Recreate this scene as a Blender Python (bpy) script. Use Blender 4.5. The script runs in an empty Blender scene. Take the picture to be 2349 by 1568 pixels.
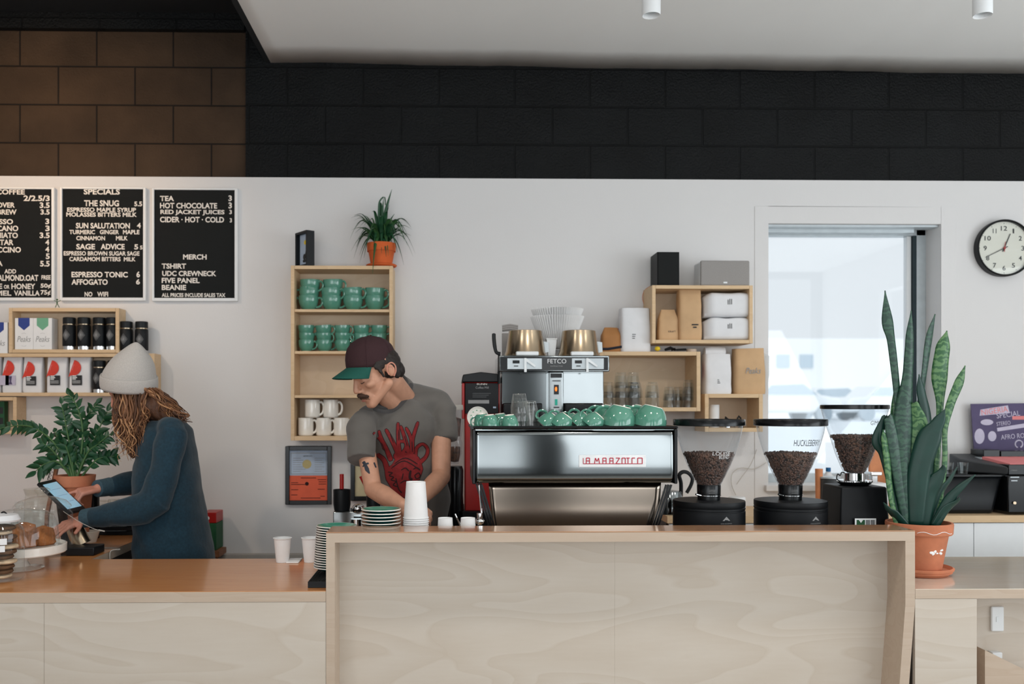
import bpy, bmesh, math, random
from mathutils import Vector, Matrix, Euler, noise
from mathutils.bvhtree import BVHTree
R = math.radians
PI = math.pi
random.seed(7)
SC = bpy.context.scene
COL = SC.collection

# ------------------------------------------------------------------ camera
TH = R(1.2); F = 2100.0; CX = 1082.0; CY = 930.0; ZC = 1.52
cd = bpy.data.cameras.new('camera'); cam = bpy.data.objects.new('camera', cd); COL.objects.link(cam)
cam.location = (0, 0, ZC); cam.rotation_euler = (R(90), 0, -TH)
cd.sensor_width = 36; cd.lens = F * 36 / 2349
cd.shift_x = (1174.5 - CX) / 2349; cd.shift_y = (CY - 784) / 2349
cd.clip_start = 0.05; cd.clip_end = 200
cd.dof.use_dof = True; cd.dof.focus_distance = 3.45; cd.dof.aperture_fstop = 2.6
SC.camera = cam

def P(px, py, Y):
    xc = (px - CX) / F; yc = (CY - py) / F
    t = Y / (math.cos(TH) - xc * math.sin(TH))
    return Vector((t * (math.sin(TH) + xc * math.cos(TH)), Y, ZC + t * yc))
def PX(px, Y): return P(px, CY, Y).x
def PZ(py, Y, px=1200): return P(px, py, Y).z
def S(Y): return Y / F

# ------------------------------------------------------------------ world, daylight, exposure
W = bpy.data.worlds.new('sky'); SC.world = W; W.use_nodes = True
nt = W.node_tree; bg = nt.nodes['Background']
bg.inputs[0].default_value = (0.90, 0.96, 1.0, 1); bg.inputs[1].default_value = 0.90
SC.view_settings.view_transform = 'Standard'; SC.view_settings.look = 'None'
SC.view_settings.gamma = 1.0; SC.view_settings.exposure = 0.0
SC.view_settings.use_curve_mapping = False

def area(name, loc, rot, sx, sy, power, color):
    l = bpy.data.lights.new(name, 'AREA'); l.shape = 'RECTANGLE'; l.size = sx; l.size_y = sy
    l.energy = power; l.color = color
    o = bpy.data.objects.new(name, l); COL.objects.link(o); o.location = loc; o.rotation_euler = rot
    return o
# daylight through the storefront windows behind the camera (they face +Y)
DAY = (0.93, 0.97, 1.0)
area('storefront_daylight', (-1.325, -2.22, 1.75), (R(142), 0, 0), 3.5, 2.9, 92, DAY)
area('storefront_daylight', (1.62, -2.22, 1.75), (R(142), 0, 0), 0.95, 2.9, 25, DAY)
area('storefront_daylight', (3.9, -2.22, 1.75), (R(142), 0, 0), 2.0, 2.9, 52, DAY)
# window in the right hand side wall
area('side_window_daylight', (4.95, 1.2, 1.7), (R(130), 0, R(90)), 3.2, 2.2, 84, (0.88, 0.95, 1.0))

def spot(name, loc, target, power, color, size, blend=0.6, radius=0.05):
    l = bpy.data.lights.new(name, 'SPOT'); l.energy = power; l.color = color
    l.spot_size = R(size); l.spot_blend = blend; l.shadow_soft_size = radius
    o = bpy.data.objects.new(name, l); COL.objects.link(o); o.location = loc
    o.rotation_euler = (Vector(target) - Vector(loc)).to_track_quat('-Z', 'Y').to_euler()
    return o
sl = bpy.data.lights.new('overcast_sun', 'SUN'); sl.energy = 1.1; sl.angle = R(60); sl.color = (0.95, 0.98, 1.0)
so = bpy.data.objects.new('overcast_sun', sl); COL.objects.link(so); so.rotation_euler = (R(35), 0, 0)
spot('ceiling_spot', (-2.9, 3.1, 3.3), (-2.15, 4.9, 2.85), 80, (1.0, 0.66, 0.38), 52, 1.0, 0.04)
spot('ceiling_spot', (-2.7, 2.9, 3.3), (-1.6, 4.9, 1.7), 48, (1.0, 0.80, 0.62), 62, 1.0, 0.04)

# ------------------------------------------------------------------ materials
M = {}
def lin(c):
    return tuple((x / 255 / 12.92) if x / 255 <= 0.04045 else ((x / 255 + 0.055) / 1.055) ** 2.4 for x in c)
def base(name):
    m = bpy.data.materials.new(name); m.use_nodes = True
    n = m.node_tree; b = n.nodes['Principled BSDF']; M[name] = m
    return m, n, b
def mat(name, rgb, rough=0.5, metal=0.0, spec=0.4, var=0.06, vscale=20, bump=0.0, bscale=60, coat=0, sheen=0, emit=None, aniso=0):
    """procedural paint, plastic, metal or cloth with a slight mottling"""
    m, n, b = base(name)
    c = lin(rgb)
    tc = n.nodes.new('ShaderNodeTexCoord'); no = n.nodes.new('ShaderNodeTexNoise'); no.inputs['Scale'].default_value = vscale
    no.inputs['Detail'].default_value = 4
    n.links.new(tc.outputs['Object'], no.inputs['Vector'])
    rp = n.nodes.new('ShaderNodeValToRGB'); rp.color_ramp.elements[0].position = 0.3; rp.color_ramp.elements[1].position = 0.7
    rp.color_ramp.elements[0].color = (*[max(0, x * (1 - var)) for x in c], 1); rp.color_ramp.elements[1].color = (*[min(1, x * (1 + var)) for x in c], 1)
    n.links.new(no.outputs[0], rp.inputs[0]); n.links.new(rp.outputs[0], b.inputs['Base Color'])
    b.inputs['Roughness'].default_value = rough; b.inputs['Metallic'].default_value = metal
    b.inputs['Specular IOR Level'].default_value = spec
    b.inputs['Coat Weight'].default_value = coat; b.inputs['Coat Roughness'].default_value = 0.08
    b.inputs['Sheen Weight'].default_value = sheen
    b.inputs['Anisotropic'].default_value = aniso
    if bump:
        n2 = n.nodes.new('ShaderNodeTexNoise'); n2.inputs['Scale'].default_value = bscale; n2.inputs['Detail'].default_value = 3
        bp = n.nodes.new('ShaderNodeBump'); bp.inputs['Strength'].default_value = bump; bp.inputs['Distance'].default_value = 0.004
        n.links.new(tc.outputs['Object'], n2.inputs['Vector']); n.links.new(n2.outputs[0], bp.inputs['Height']); n.links.new(bp.outputs[0], b.inputs['Normal'])
    if emit:
        b.inputs['Emission Color'].default_value = (*c, 1); b.inputs['Emission Strength'].default_value = emit
    return m
def wood(name, light, dark, rough=0.4, stretch=(1, 6, 6), scale=1.5, rings=9, coat=0.0, fine=0.35):
    """rotary cut plywood: contour lines of a stretched noise field"""
    m, n, b = base(name)
    tc = n.nodes.new('ShaderNodeTexCoord'); mp = n.nodes.new('ShaderNodeMapping'); mp.inputs['Scale'].default_value = stretch
    n.links.new(tc.outputs['Object'], mp.inputs['Vector'])
    no = n.nodes.new('ShaderNodeTexNoise'); no.inputs['Scale'].default_value = scale; no.inputs['Detail'].default_value = 1.5; no.inputs['Distortion'].default_value = 0.3
    n.links.new(mp.outputs[0], no.inputs['Vector'])
    mu = n.nodes.new('ShaderNodeMath'); mu.operation = 'MULTIPLY'; mu.inputs[1].default_value = rings
    fr = n.nodes.new('ShaderNodeMath'); fr.operation = 'FRACT'
    n.links.new(no.outputs[0], mu.inputs[0]); n.links.new(mu.outputs[0], fr.inputs[0])
    mp2 = n.nodes.new('ShaderNodeMapping'); mp2.inputs['Scale'].default_value = tuple(7 * s * s ** 0.5 for s in stretch)
    n3 = n.nodes.new('ShaderNodeTexNoise'); n3.inputs['Scale'].default_value = 2; n3.inputs['Detail'].default_value = 5
    n.links.new(tc.outputs['Object'], mp2.inputs['Vector']); n.links.new(mp2.outputs[0], n3.inputs['Vector'])
    ad = n.nodes.new('ShaderNodeMath'); ad.operation = 'MULTIPLY_ADD'; ad.inputs[1].default_value = fine; 
    n.links.new(n3.outputs[0], ad.inputs[0])
    rp = n.nodes.new('ShaderNodeValToRGB'); e = rp.color_ramp.elements
    e[0].position = 0.0; e[0].color = (1, 1, 1, 1); e[1].position = 1.0; e[1].color = (0.72, 0.72, 0.72, 1)
    x = rp.color_ramp.elements.new(0.1); x.color = (0, 0, 0, 1)
    n.links.new(fr.outputs[0], rp.inputs[0])
    m1 = n.nodes.new('ShaderNodeMath'); m1.operation = 'MULTIPLY'; m1.inputs[1].default_value = 0.55
    n.links.new(rp.outputs[0], m1.inputs[0]); n.links.new(m1.outputs[0], ad.inputs[2])
    mx = n.nodes.new('ShaderNodeMix'); mx.data_type = 'RGBA'
    mx.inputs['A'].default_value = (*lin(light), 1); mx.inputs['B'].default_value = (*lin(dark), 1)
    n.links.new(ad.outputs[0], mx.inputs['Factor']); n.links.new(mx.outputs['Result'], b.inputs['Base Color'])
    b.inputs['Roughness'].default_value = rough; b.inputs['Coat Weight'].default_value = coat; b.inputs['Coat Roughness'].default_value = 0.12
    b.inputs['Specular IOR Level'].default_value = 0.3
    return m
def glass(name, tint=(0.96, 0.98, 0.98), edge=0.35, gloss=0.02, alpha=0.0):
    """thin clear glass or plastic: transparent, a fresnel reflection and denser edges"""
    m = bpy.data.materials.new(name); m.use_nodes = True; n = m.node_tree; n.nodes.clear(); M[name] = m
    out = n.nodes.new('ShaderNodeOutputMaterial')
    tr = n.nodes.new('ShaderNodeBsdfTransparent'); tr.inputs[0].default_value = (*tint, 1)
    df = n.nodes.new('ShaderNodeBsdfDiffuse'); df.inputs[0].default_value = (0.8, 0.84, 0.86, 1)
    gl = n.nodes.new('ShaderNodeBsdfGlossy'); gl.inputs['Roughness'].default_value = gloss
    lw = n.nodes.new('ShaderNodeLayerWeight'); lw.inputs[0].default_value = 0.12; lf = n.nodes.new('ShaderNodeLayerWeight'); lf.inputs[0].default_value = 0.5
    pw = n.nodes.new('ShaderNodeMath'); pw.operation = 'POWER'; pw.inputs[1].default_value = 4.0; n.links.new(lf.outputs['Facing'], pw.inputs[0])
    no = n.nodes.new('ShaderNodeTexNoise'); no.inputs['Scale'].default_value = 9
    mm = n.nodes.new('ShaderNodeMath'); mm.operation = 'MULTIPLY_ADD'; mm.inputs[1].default_value = edge; mm.inputs[2].default_value = alpha
    n.links.new(pw.outputs[0], mm.inputs[0])
    m1 = n.nodes.new('ShaderNodeMixShader'); m2 = n.nodes.new('ShaderNodeMixShader')
    n.links.new(mm.outputs[0], m1.inputs[0]); n.links.new(tr.outputs[0], m1.inputs[1]); n.links.new(df.outputs[0], m1.inputs[2])
    p5 = n.nodes.new('ShaderNodeMath'); p5.operation = 'POWER'; p5.inputs[1].default_value = 5.0; n.links.new(lf.outputs['Facing'], p5.inputs[0])
    f5 = n.nodes.new('ShaderNodeMath'); f5.operation = 'MULTIPLY_ADD'; f5.inputs[1].default_value = 0.45; f5.inputs[2].default_value = 0.045; n.links.new(p5.outputs[0], f5.inputs[0])
    n.links.new(f5.outputs[0], m2.inputs[0]); n.links.new(m1.outputs[0], m2.inputs[1]); n.links.new(gl.outputs[0], m2.inputs[2])
    n.links.new(m2.outputs[0], out.inputs[0])
    return m
def blocks(name, rgb, mortar, bump=0.5, rough=0.65, mix=1.0):
    m, n, b = base(name)
    tc = n.nodes.new('ShaderNodeTexCoord')
    sp = n.nodes.new('ShaderNodeSeparateXYZ'); cb = n.nodes.new('ShaderNodeCombineXYZ')
    n.links.new(tc.outputs['Object'], sp.inputs[0]); n.links.new(sp.outputs[0], cb.inputs[0]); n.links.new(sp.outputs[2], cb.inputs[1])
    mp = n.nodes.new('ShaderNodeMapping'); mp.inputs['Location'].default_value = BLOCK_OFF
    br = n.nodes.new('ShaderNodeTexBrick'); br.inputs['Scale'].default_value = 1.0
    br.inputs['Brick Width'].default_value = 0.406; br.inputs['Row Height'].default_value = 0.2045
    br.inputs['Mortar Size'].default_value = 0.0055; br.inputs['Mortar Smooth'].default_value = 0.6
    c = lin(rgb); br.inputs['Color1'].default_value = (*c, 1); br.inputs['Color2'].default_value = (*[x * 1.12 for x in c], 1); br.inputs['Mortar'].default_value = (*lin(mortar), 1)
    n.links.new(cb.outputs[0], mp.inputs[0]); n.links.new(mp.outputs[0], br.inputs['Vector'])
    no = n.nodes.new('ShaderNodeTexNoise'); no.inputs['Scale'].default_value = 90; no.inputs['Detail'].default_value = 5
    n2 = n.nodes.new('ShaderNodeTexNoise'); n2.inputs['Scale'].default_value = 3.5; n2.inputs['Detail'].default_value = 6
    n.links.new(tc.outputs['Object'], no.inputs['Vector']); n.links.new(tc.outputs['Object'], n2.inputs['Vector'])
    mx = n.nodes.new('ShaderNodeMix'); mx.data_type = 'RGBA'; mx.blend_type = 'MULTIPLY'; mx.inputs['Factor'].default_value = 0.7
    rp = n.nodes.new('ShaderNodeValToRGB'); rp.color_ramp.elements[0].position = 0.35; rp.color_ramp.elements[0].color = (0.45, 0.45, 0.45, 1); rp.color_ramp.elements[1].position = 0.65; rp.color_ramp.elements[1].color = (1, 1, 1, 1)
    n.links.new(n2.outputs[0], rp.inputs[0]); n.links.new(br.outputs['Color'], mx.inputs['A']); n.links.new(rp.outputs[0], mx.inputs['B'])
    n.links.new(mx.outputs['Result'], b.inputs['Base Color'])
    h = n.nodes.new('ShaderNodeMath'); h.operation = 'MULTIPLY_ADD'; h.inputs[1].default_value = -1.6 * mix
    h2 = n.nodes.new('ShaderNodeMath'); h2.operation = 'MULTIPLY_ADD'; h2.inputs[1].default_value = 0.5
    n.links.new(no.outputs[0], h2.inputs[0]); n.links.new(n2.outputs[0], h2.inputs[2])
    n.links.new(br.outputs['Fac'], h.inputs[0]); n.links.new(h2.outputs[0], h.inputs[2])
    bp = n.nodes.new('ShaderNodeBump'); bp.inputs['Strength'].default_value = bump; bp.inputs['Distance'].default_value = 0.012
    n.links.new(h.outputs[0], bp.inputs['Height']); n.links.new(bp.outputs[0], b.inputs['Normal'])
    b.inputs['Roughness'].default_value = rough; b.inputs['Specular IOR Level'].default_value = 0.2
    return m
def striped(name, c1, c2, scale, axis='Z', dist=2.5, rough=0.45):
    """leaf with cross bands"""
    m, n, b = base(name)
    tc = n.nodes.new('ShaderNodeTexCoord'); w = n.nodes.new('ShaderNodeTexWave'); w.bands_direction = axis
    w.inputs['Scale'].default_value = scale; w.inputs['Distortion'].default_value = dist; w.inputs['Detail'].default_value = 3; w.inputs['Detail Scale'].default_value = 2.5
    n.links.new(tc.outputs['Object'], w.inputs['Vector'])
    rp = n.nodes.new('ShaderNodeValToRGB'); rp.color_ramp.elements[0].color = (*lin(c1), 1); rp.color_ramp.elements[1].color = (*lin(c2), 1)
    rp.color_ramp.elements[0].position = 0.3; rp.color_ramp.elements[1].position = 0.8
    n.links.new(w.outputs['Color'], rp.inputs[0]); n.links.new(rp.outputs[0], b.inputs['Base Color'])
    b.inputs['Roughness'].default_value = rough
    return m

_b0 = P(134, 328, 4.93)
BLOCK_OFF = (-_b0.x + 4.06, -_b0.z + 2.045, 0)

mat('white_wall', (222, 220, 219), 0.75, var=0.012, vscale=2, bump=0.08, bscale=160)
mat('ceiling_white', (238, 238, 236), 0.85, var=0.01, vscale=2)
blocks('block_left', (68, 52, 38), (26, 21, 18), 0.45)
blocks('block_right', (13, 15, 16), (13, 15, 16), 1.0, 0.6, 0.35)
mat('black_paint', (22, 24, 26), 0.75)
mat('concrete', (204, 198, 190), 0.5, var=0.12, vscale=3)
wood('birch_panel', (206, 196, 184), (192, 178, 162), 0.45, (0.8, 4, 3.4), 1.2, 13)
wood('birch_edge', (196, 178, 160), (184, 162, 142), 0.4, (1, 8, 9), 2.0, 5)
wood('counter_top', (214, 150, 92), (196, 124, 66), 0.3, (0.7, 7, 7), 2.2, 5, coat=0.6, fine=0.5)
wood('top_painted_sheen', (236, 226, 212), (226, 212, 194), 0.2, (0.7, 7, 7), 2.2, 5, coat=1.0)  # pale tone stands in for window sheen on the wooden right counter
wood('ledge_top', (190, 146, 112), (168, 122, 88), 0.18, (0.7, 7, 7), 2.2, 5, coat=0.7, fine=0.5)
wood('pine', (222, 193, 156), (206, 173, 132), 0.5, (2, 9, 9), 2.0, 5)
wood('shelf_back', (214, 192, 166), (204, 180, 150), 0.55, (2, 5, 3), 2.0, 5)
wood('dark_wood', (150, 100, 70), (120, 76, 50), 0.5, (3, 3, 8), 2.0, 5)
mat('steel_wood_reflection', (150, 138, 126), 0.16, 1.0, var=0.04, vscale=6)  # brown tint paints the wood reflection into the machine's lower panel
mat('steel', (130, 135, 136), 0.10, 1.0, var=0.04, vscale=6)
mat('chrome', (215, 215, 215), 0.08, 1.0)
mat('brass_steel', (178, 160, 136), 0.24, 1.0, var=0.05)
mat('black_plastic', (15, 18, 21), 0.45, spec=0.3)
mat('black_gloss', (12, 14, 16), 0.22, spec=0.3)
mat('black_matte', (10, 13, 17), 0.5, spec=0.3)
mat('dark_grey', (62, 64, 66), 0.5)
mat('grey_fabric', (150, 146, 143), 0.85, var=0.1, vscale=300)
mat('white_plastic', (232, 234, 235), 0.4, var=0.01)
mat('paper_white', (236, 236, 236), 0.8, var=0.02)
mat('white_ceramic', (238, 234, 226), 0.14, coat=0.5)
mat('green_glaze', (82, 140, 120), 0.12, coat=0.7, var=0.05)
mat('inner_glaze', (226, 222, 210), 0.15, coat=0.5)
mat('teal_glaze', (70, 140, 118), 0.12, coat=0.7)
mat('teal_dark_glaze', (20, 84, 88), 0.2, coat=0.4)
mat('terracotta', (190, 118, 86), 0.85, var=0.14, vscale=14, bump=0.15)
mat('terracotta_bright', (206, 96, 44), 0.8, var=0.12, vscale=18)
mat('soil', (52, 38, 30), 0.95, bump=0.8)
mat('kraft', (202, 166, 126), 0.8, var=0.07, vscale=12, bump=0.3, bscale=14)
mat('kraft_dark', (176, 122, 72), 0.75, var=0.1, vscale=12, bump=0.3, bscale=14)
mat('bag_white', (226, 226, 228), 0.7, var=0.03, bump=0.4, bscale=10)
mat('red_print', (214, 62, 46), 0.6, var=0.12, vscale=25)
mat('red_enamel', (168, 30, 26), 0.35)
mat('red_logo', (186, 32, 58), 0.4)
mat('ink', (40, 42, 44), 0.7)
mat('ink_soft', (150, 150, 150), 0.7)
mat('letter_white', (232, 226, 218), 0.5)
mat('felt', (26, 28, 28), 0.95)
mat('blue_print', (44, 66, 140), 0.6)
mat('green_print', (112, 172, 140), 0.6)
mat('purple_print', (80, 70, 104), 0.6, var=0.15, vscale=8)
mat('lilac_print', (196, 188, 208), 0.6)
mat('pink_print', (222, 130, 130), 0.6)
mat('orange_paper', (222, 98, 68), 0.7, var=0.06)
mat('blue_paper', (176, 192, 212), 0.6, var=0.05)
mat('gold_print', (186, 172, 120), 0.6)
mat('cream_paper', (206, 196, 160), 0.7)
mat('skin', (196, 146, 120), 0.5, var=0.07, vscale=30, bump=0.1, bscale=220)
mat('skin_rosy', (200, 138, 118), 0.5, var=0.08, vscale=30, bump=0.1, bscale=220)
mat('lip', (176, 112, 98), 0.45)
mat('hair_dark', (34, 27, 24), 0.6, var=0.2, vscale=60, bump=0.6, bscale=200)
mat('moustache', (66, 44, 34), 0.7, var=0.3, vscale=120, bump=0.8, bscale=300)
mat('cap_maroon', (52, 28, 32), 0.85, var=0.08, vscale=120, bump=0.2, bscale=400)
mat('cap_green', (14, 78, 68), 0.8, var=0.06, vscale=120)
mat('tee_grey', (98, 94, 90), 0.9, var=0.08, vscale=14, bump=0.25, bscale=26, sheen=0.2)
mat('tee_print', (128, 30, 32), 0.8, var=0.2, vscale=60)
mat('tee_ink', (44, 20, 22), 0.85)
mat('tattoo', (44, 48, 58), 0.6)
mat('knit_teal', (22, 50, 64), 0.95, var=0.22, vscale=90, bump=0.5, bscale=22, sheen=0.15)
mat('tee_collar', (74, 72, 72), 0.9, bump=0.3, bscale=300)
mat('knit_cuff', (58, 82, 94), 0.95, var=0.14, vscale=120, bump=0.3, bscale=60)
mat('beanie_grey', (184, 180, 176), 0.95, var=0.07, vscale=200, bump=0.4, bscale=260, sheen=0.3)
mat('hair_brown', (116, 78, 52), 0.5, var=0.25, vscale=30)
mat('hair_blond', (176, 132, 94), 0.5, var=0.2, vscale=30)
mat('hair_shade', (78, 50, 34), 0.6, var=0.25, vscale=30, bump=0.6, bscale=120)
mat('jeans', (38, 42, 54), 0.9)
mat('leaf_dark', (30, 74, 46), 0.35, var=0.2, vscale=14)
mat('leaf_mid', (52, 92, 50), 0.4, var=0.25, vscale=14)
mat('stem_green', (70, 104, 60), 0.5)
striped('sansevieria', (16, 52, 42), (40, 76, 58), 12, dist=11)
striped('sansevieria_light', (36, 84, 46), (84, 122, 76), 12, dist=11)
mat('sansevieria_plain', (18, 54, 46), 0.4, var=0.2, vscale=10)
mat('bean', (84, 54, 38), 0.3, var=0.75, vscale=60, spec=0.6); mat('bean_dark', (26, 17, 13), 0.8)
mat('cake', (150, 92, 50), 0.85, var=0.5, vscale=30, bump=0.8, bscale=50)
mat('cookie', (92, 66, 46), 0.9, var=0.4, vscale=40, bump=0.9, bscale=60)
mat('cookie_pale', (206, 180, 150), 0.9, var=0.3, vscale=40, bump=0.9, bscale=60)
mat('tablet_screen', (150, 196, 220), 0.3, var=0.03, emit=0.35)
mat('neon_orange', (255, 120, 40), 0.3, emit=1.2)
mat('neon_teal', (30, 150, 130), 0.3, emit=0.3)
mat('clock_face', (226, 222, 210), 0.5, var=0.01)
mat('snow', (236, 240, 242), 0.9)
mat('hazed_car_paint', (238, 242, 244), 0.4)  # overexposed haze is put into these pale car, glass, tyre and house colours
mat('hazed_car_glass', (196, 210, 220), 0.2)
mat('hazed_tyre', (170, 182, 190), 0.8)
mat('hazed_house_wall', (250, 252, 252), 0.9)
mat('alu', (196, 204, 208), 0.4, 0.3)
mat('dark_rubber', (30, 48, 54), 0.6)
mat('yellow', (228, 196, 40), 0.6)
mat('blue_cap', (20, 96, 150), 0.5)
mat('crate_green', (28, 84, 50), 0.6)
mat('grey_paint', (186, 180, 172), 0.6)
mat('wood_orange', (214, 140, 96), 0.6, var=0.1)
mat('badge_white', (232, 236, 238), 0.3)
glass('clear_glass', edge=0.2); glass('hopper_plastic', (0.95, 0.97, 0.99), 0.45, 0.04, 0.03)
glass('tumbler_glass', (0.95, 0.95, 0.93), 0.4, 0.02, 0.02)
glass('window_glass', (0.98, 0.99, 1.0), 0.02, 0.01)
glass('filter_paper', (0.9, 0.88, 0.86), 0.5, 0.5, 0.5)

# ------------------------------------------------------------------ mesh builder
class MB:
    def __init__(s): s.v = []; s.f = []; s.m = []; s.mi = 0; s.X = Matrix.Identity(4)
    def add(s, vs, fs):
        o = len(s.v); s.v += [s.X @ Vector(v) for v in vs]; s.f += [[i + o for i in f] for f in fs]; s.m += [s.mi] * len(fs); return s
    def box(s, x0, x1, y0, y1, z0, z1):
        vs = [(x, y, z) for z in (z0, z1) for y in (y0, y1) for x in (x0, x1)]
        return s.add(vs, [(0, 2, 3, 1), (4, 5, 7, 6), (0, 1, 5, 4), (1, 3, 7, 5), (3, 2, 6, 7), (2, 0, 4, 6)])
    def lathe(s, prof, c=(0, 0, 0), n=32, sy=1.0):
        vs = []; fs = []
        c = Vector(c)
        for r, z in prof:
            for k in range(n):
                a = 2 * PI * k / n; vs.append(c + Vector((r * math.cos(a), r * sy * math.sin(a), z)))
        for i in range(len(prof) - 1):
            for k in range(n):
                k2 = (k + 1) % n
                fs.append((i * n + k, i * n + k2, (i + 1) * n + k2, (i + 1) * n + k))
        return s.add(vs, fs)
    def disc(s, r, c, n=32, up=True, sy=1.0):
        vs = [Vector(c) + Vector((r * math.cos(2 * PI * k / n), r * sy * math.sin(2 * PI * k / n), 0)) for k in range(n)]
        return s.add(vs, [tuple(range(n)) if up else tuple(reversed(range(n)))])
    def cyl(s, r, z0, z1, c=(0, 0), n=32, r1=None):
        r1 = r if r1 is None else r1
        return s.lathe([(0.0001, z0), (r, z0), (r1, z1), (0.0001, z1)], (c[0], c[1], 0), n)
    def tube(s, pts, rad, n=8, flat=1.0, closed=False):
        pts = [Vector(p) for p in pts]
        if not hasattr(rad, '__len__'): rad = [rad] * len(pts)
        L = len(pts); vs = []; fs = []; up = None
        for i, p in enumerate(pts):
            if closed: t = pts[(i + 1) % L] - pts[i - 1]
            else: t = pts[min(i + 1, L - 1)] - pts[max(i - 1, 0)]
            if t.length < 1e-9: t = Vector((0, 0, 1))
            t.normalize()
            if up is None:
                up = t.orthogonal().normalized()
            up = (up - t * up.dot(t))
            up = up.normalized() if up.length > 1e-6 else t.orthogonal().normalized()
            sd = t.cross(up)
            for k in range(n):
                a = 2 * PI * k / n
                vs.append(p + up * (math.cos(a) * rad[i]) + sd * (math.sin(a) * rad[i] * flat))
        m = L if closed else L - 1
        for i in range(m):
            for k in range(n):
                k2 = (k + 1) % n; j = (i + 1) % L
                fs.append((i * n + k, i * n + k2, j * n + k2, j * n + k))
        if not closed:
            fs.append(tuple(reversed(range(n)))); fs.append(tuple((L - 1) * n + k for k in range(n)))
        return s.add(vs, fs)
    def prism(s, poly, y0, y1):
        """polygon in XZ extruded along Y"""
        n = len(poly)
        vs = [(x, y0, z) for x, z in poly] + [(x, y1, z) for x, z in poly]
        fs = [tuple(range(n)), tuple(reversed(range(n, 2 * n)))]
        for k in range(n):
            k2 = (k + 1) % n; fs.append((k, k + n, k2 + n, k2))
        return s.add(vs, fs)
    def ell(s, c, r, rot=None, nu=20, nv=12):
        Mx = Matrix.Translation(Vector(c)) @ ((rot or Euler((0, 0, 0))).to_matrix().to_4x4())
        vs = []; fs = []
        for i in range(nv + 1):
            ph = PI * i / nv
            for k in range(nu):
                a = 2 * PI * k / nu
                vs.append(Mx @ Vector((r[0] * math.sin(ph) * math.cos(a), r[1] * math.sin(ph) * math.sin(a), -r[2] * math.cos(ph))))
        for i in range(nv):
            for k in range(nu):
                k2 = (k + 1) % nu; fs.append((i * nu + k, i * nu + k2, (i + 1) * nu + k2, (i + 1) * nu + k))
        return s.add(vs, fs)
    def cap(s, a, b, ra, rb, n=14, f=1.0):
        """tapered limb: tube with ball ends"""
        a = Vector(a); b = Vector(b)
        d = (b - a).normalized()
        pts = []; rr = []
        for q in (-0.999, -0.8, -0.45, 0): pts.append(a + d * q * ra); rr.append(ra * math.sqrt(max(1 - q * q, 0)) + 1e-5)
        for q in (0, 0.45, 0.8, 0.999): pts.append(b + d * q * rb); rr.append(rb * math.sqrt(max(1 - q * q, 0)) + 1e-5)
        return s.tube(pts, rr, n, f)
    def grid(s, fn, nu, nv):
        vs = [fn(i / nu, j / nv) for j in range(nv + 1) for i in range(nu + 1)]
        fs = [(j * (nu + 1) + i, j * (nu + 1) + i + 1, (j + 1) * (nu + 1) + i + 1, (j + 1) * (nu + 1) + i) for j in range(nv) for i in range(nu)]
        return s.add(vs, fs)
    def mesh(s, name, mats, off=Vector((0, 0, 0)), sharp=35):
        me = bpy.data.meshes.new(name)
        me.from_pydata([v - off for v in s.v], [], s.f)
        for m in (mats if isinstance(mats, (list, tuple)) else [mats]): me.materials.append(M[m])
        me.polygons.foreach_set('material_index', s.m)
        me.polygons.foreach_set('use_smooth', [True] * len(s.f))
        b = bmesh.new(); b.from_mesh(me); bmesh.ops.remove_doubles(b, verts=b.verts, dist=1e-5); bmesh.ops.recalc_face_normals(b, faces=b.faces) if s.closed_ok() else None
        b.to_mesh(me); b.free()
        me.set_sharp_from_angle(angle=R(sharp)); me.update()
        return me
    noflip = False
    def closed_ok(s): return not s.noflip
    def build(s, name, mats, parent=None, w=False, bevel=0, solid=0, sub=0, sharp=35, loc=None, seg=2):
        """w: vertices are in world space"""
        off = Vector((0, 0, 0))
        if w:
            if parent is not None: off = wloc(parent)
            else:
                xs = [v.x for v in s.v]; ys = [v.y for v in s.v]; off = Vector(((min(xs) + max(xs)) / 2, (min(ys) + max(ys)) / 2, min(v.z for v in s.v)))
        me = s.mesh(name, mats, off, sharp)
        o = bpy.data.objects.new(name, me); COL.objects.link(o)
        if parent is not None: o.parent = parent
        elif w: o.location = off
        if loc is not None: o.location = loc
        if solid: q = o.modifiers.new('solid', 'SOLIDIFY'); q.thickness = solid
        if sub: q = o.modifiers.new('sub', 'SUBSURF'); q.levels = sub; q.render_levels = sub
        if bevel: q = o.modifiers.new('bevel', 'BEVEL'); q.width = bevel; q.segments = seg; q.limit_method = 'ANGLE'; q.angle_limit = R(40)
        return o
def wloc(o):
    v = Vector(o.location)
    while o.parent: o = o.parent; v += Vector(o.location)
    return v
def tag(o, label=None, cat=None, group=None, kind=None):
    if label: o['label'] = label
    if cat: o['category'] = cat
    if group: o['group'] = group
    if kind: o['kind'] = kind
    return o
def T(name, label, cat, loc=(0, 0, 0), rz=0, group=None):
    o = bpy.data.objects.new(name, None); COL.objects.link(o); o.location = loc; o.rotation_euler = (0, 0, rz); o.empty_display_size = 0.05
    return tag(o, label, cat, group)
def struct(o): o['kind'] = 'structure'; return o
def copy_tree(o, parent=None):
    c = o.copy(); COL.objects.link(c); c.parent = parent
    for ch in list(o.children): copy_tree(ch, c)
    return c
class Proto:
    """the first placement uses the thing itself, later ones copies"""
    def __init__(s, o): s.o = o; s.used = False
    def put(s, loc, rot=(0, 0, 0), label=None, group=None, scale=1):
        o = copy_tree(s.o) if s.used else s.o
        s.used = True
        o.location = loc; o.rotation_euler = rot; o.scale = (scale,) * 3
        if label: o['label'] = label
        if group: o['group'] = group
        return o
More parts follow.
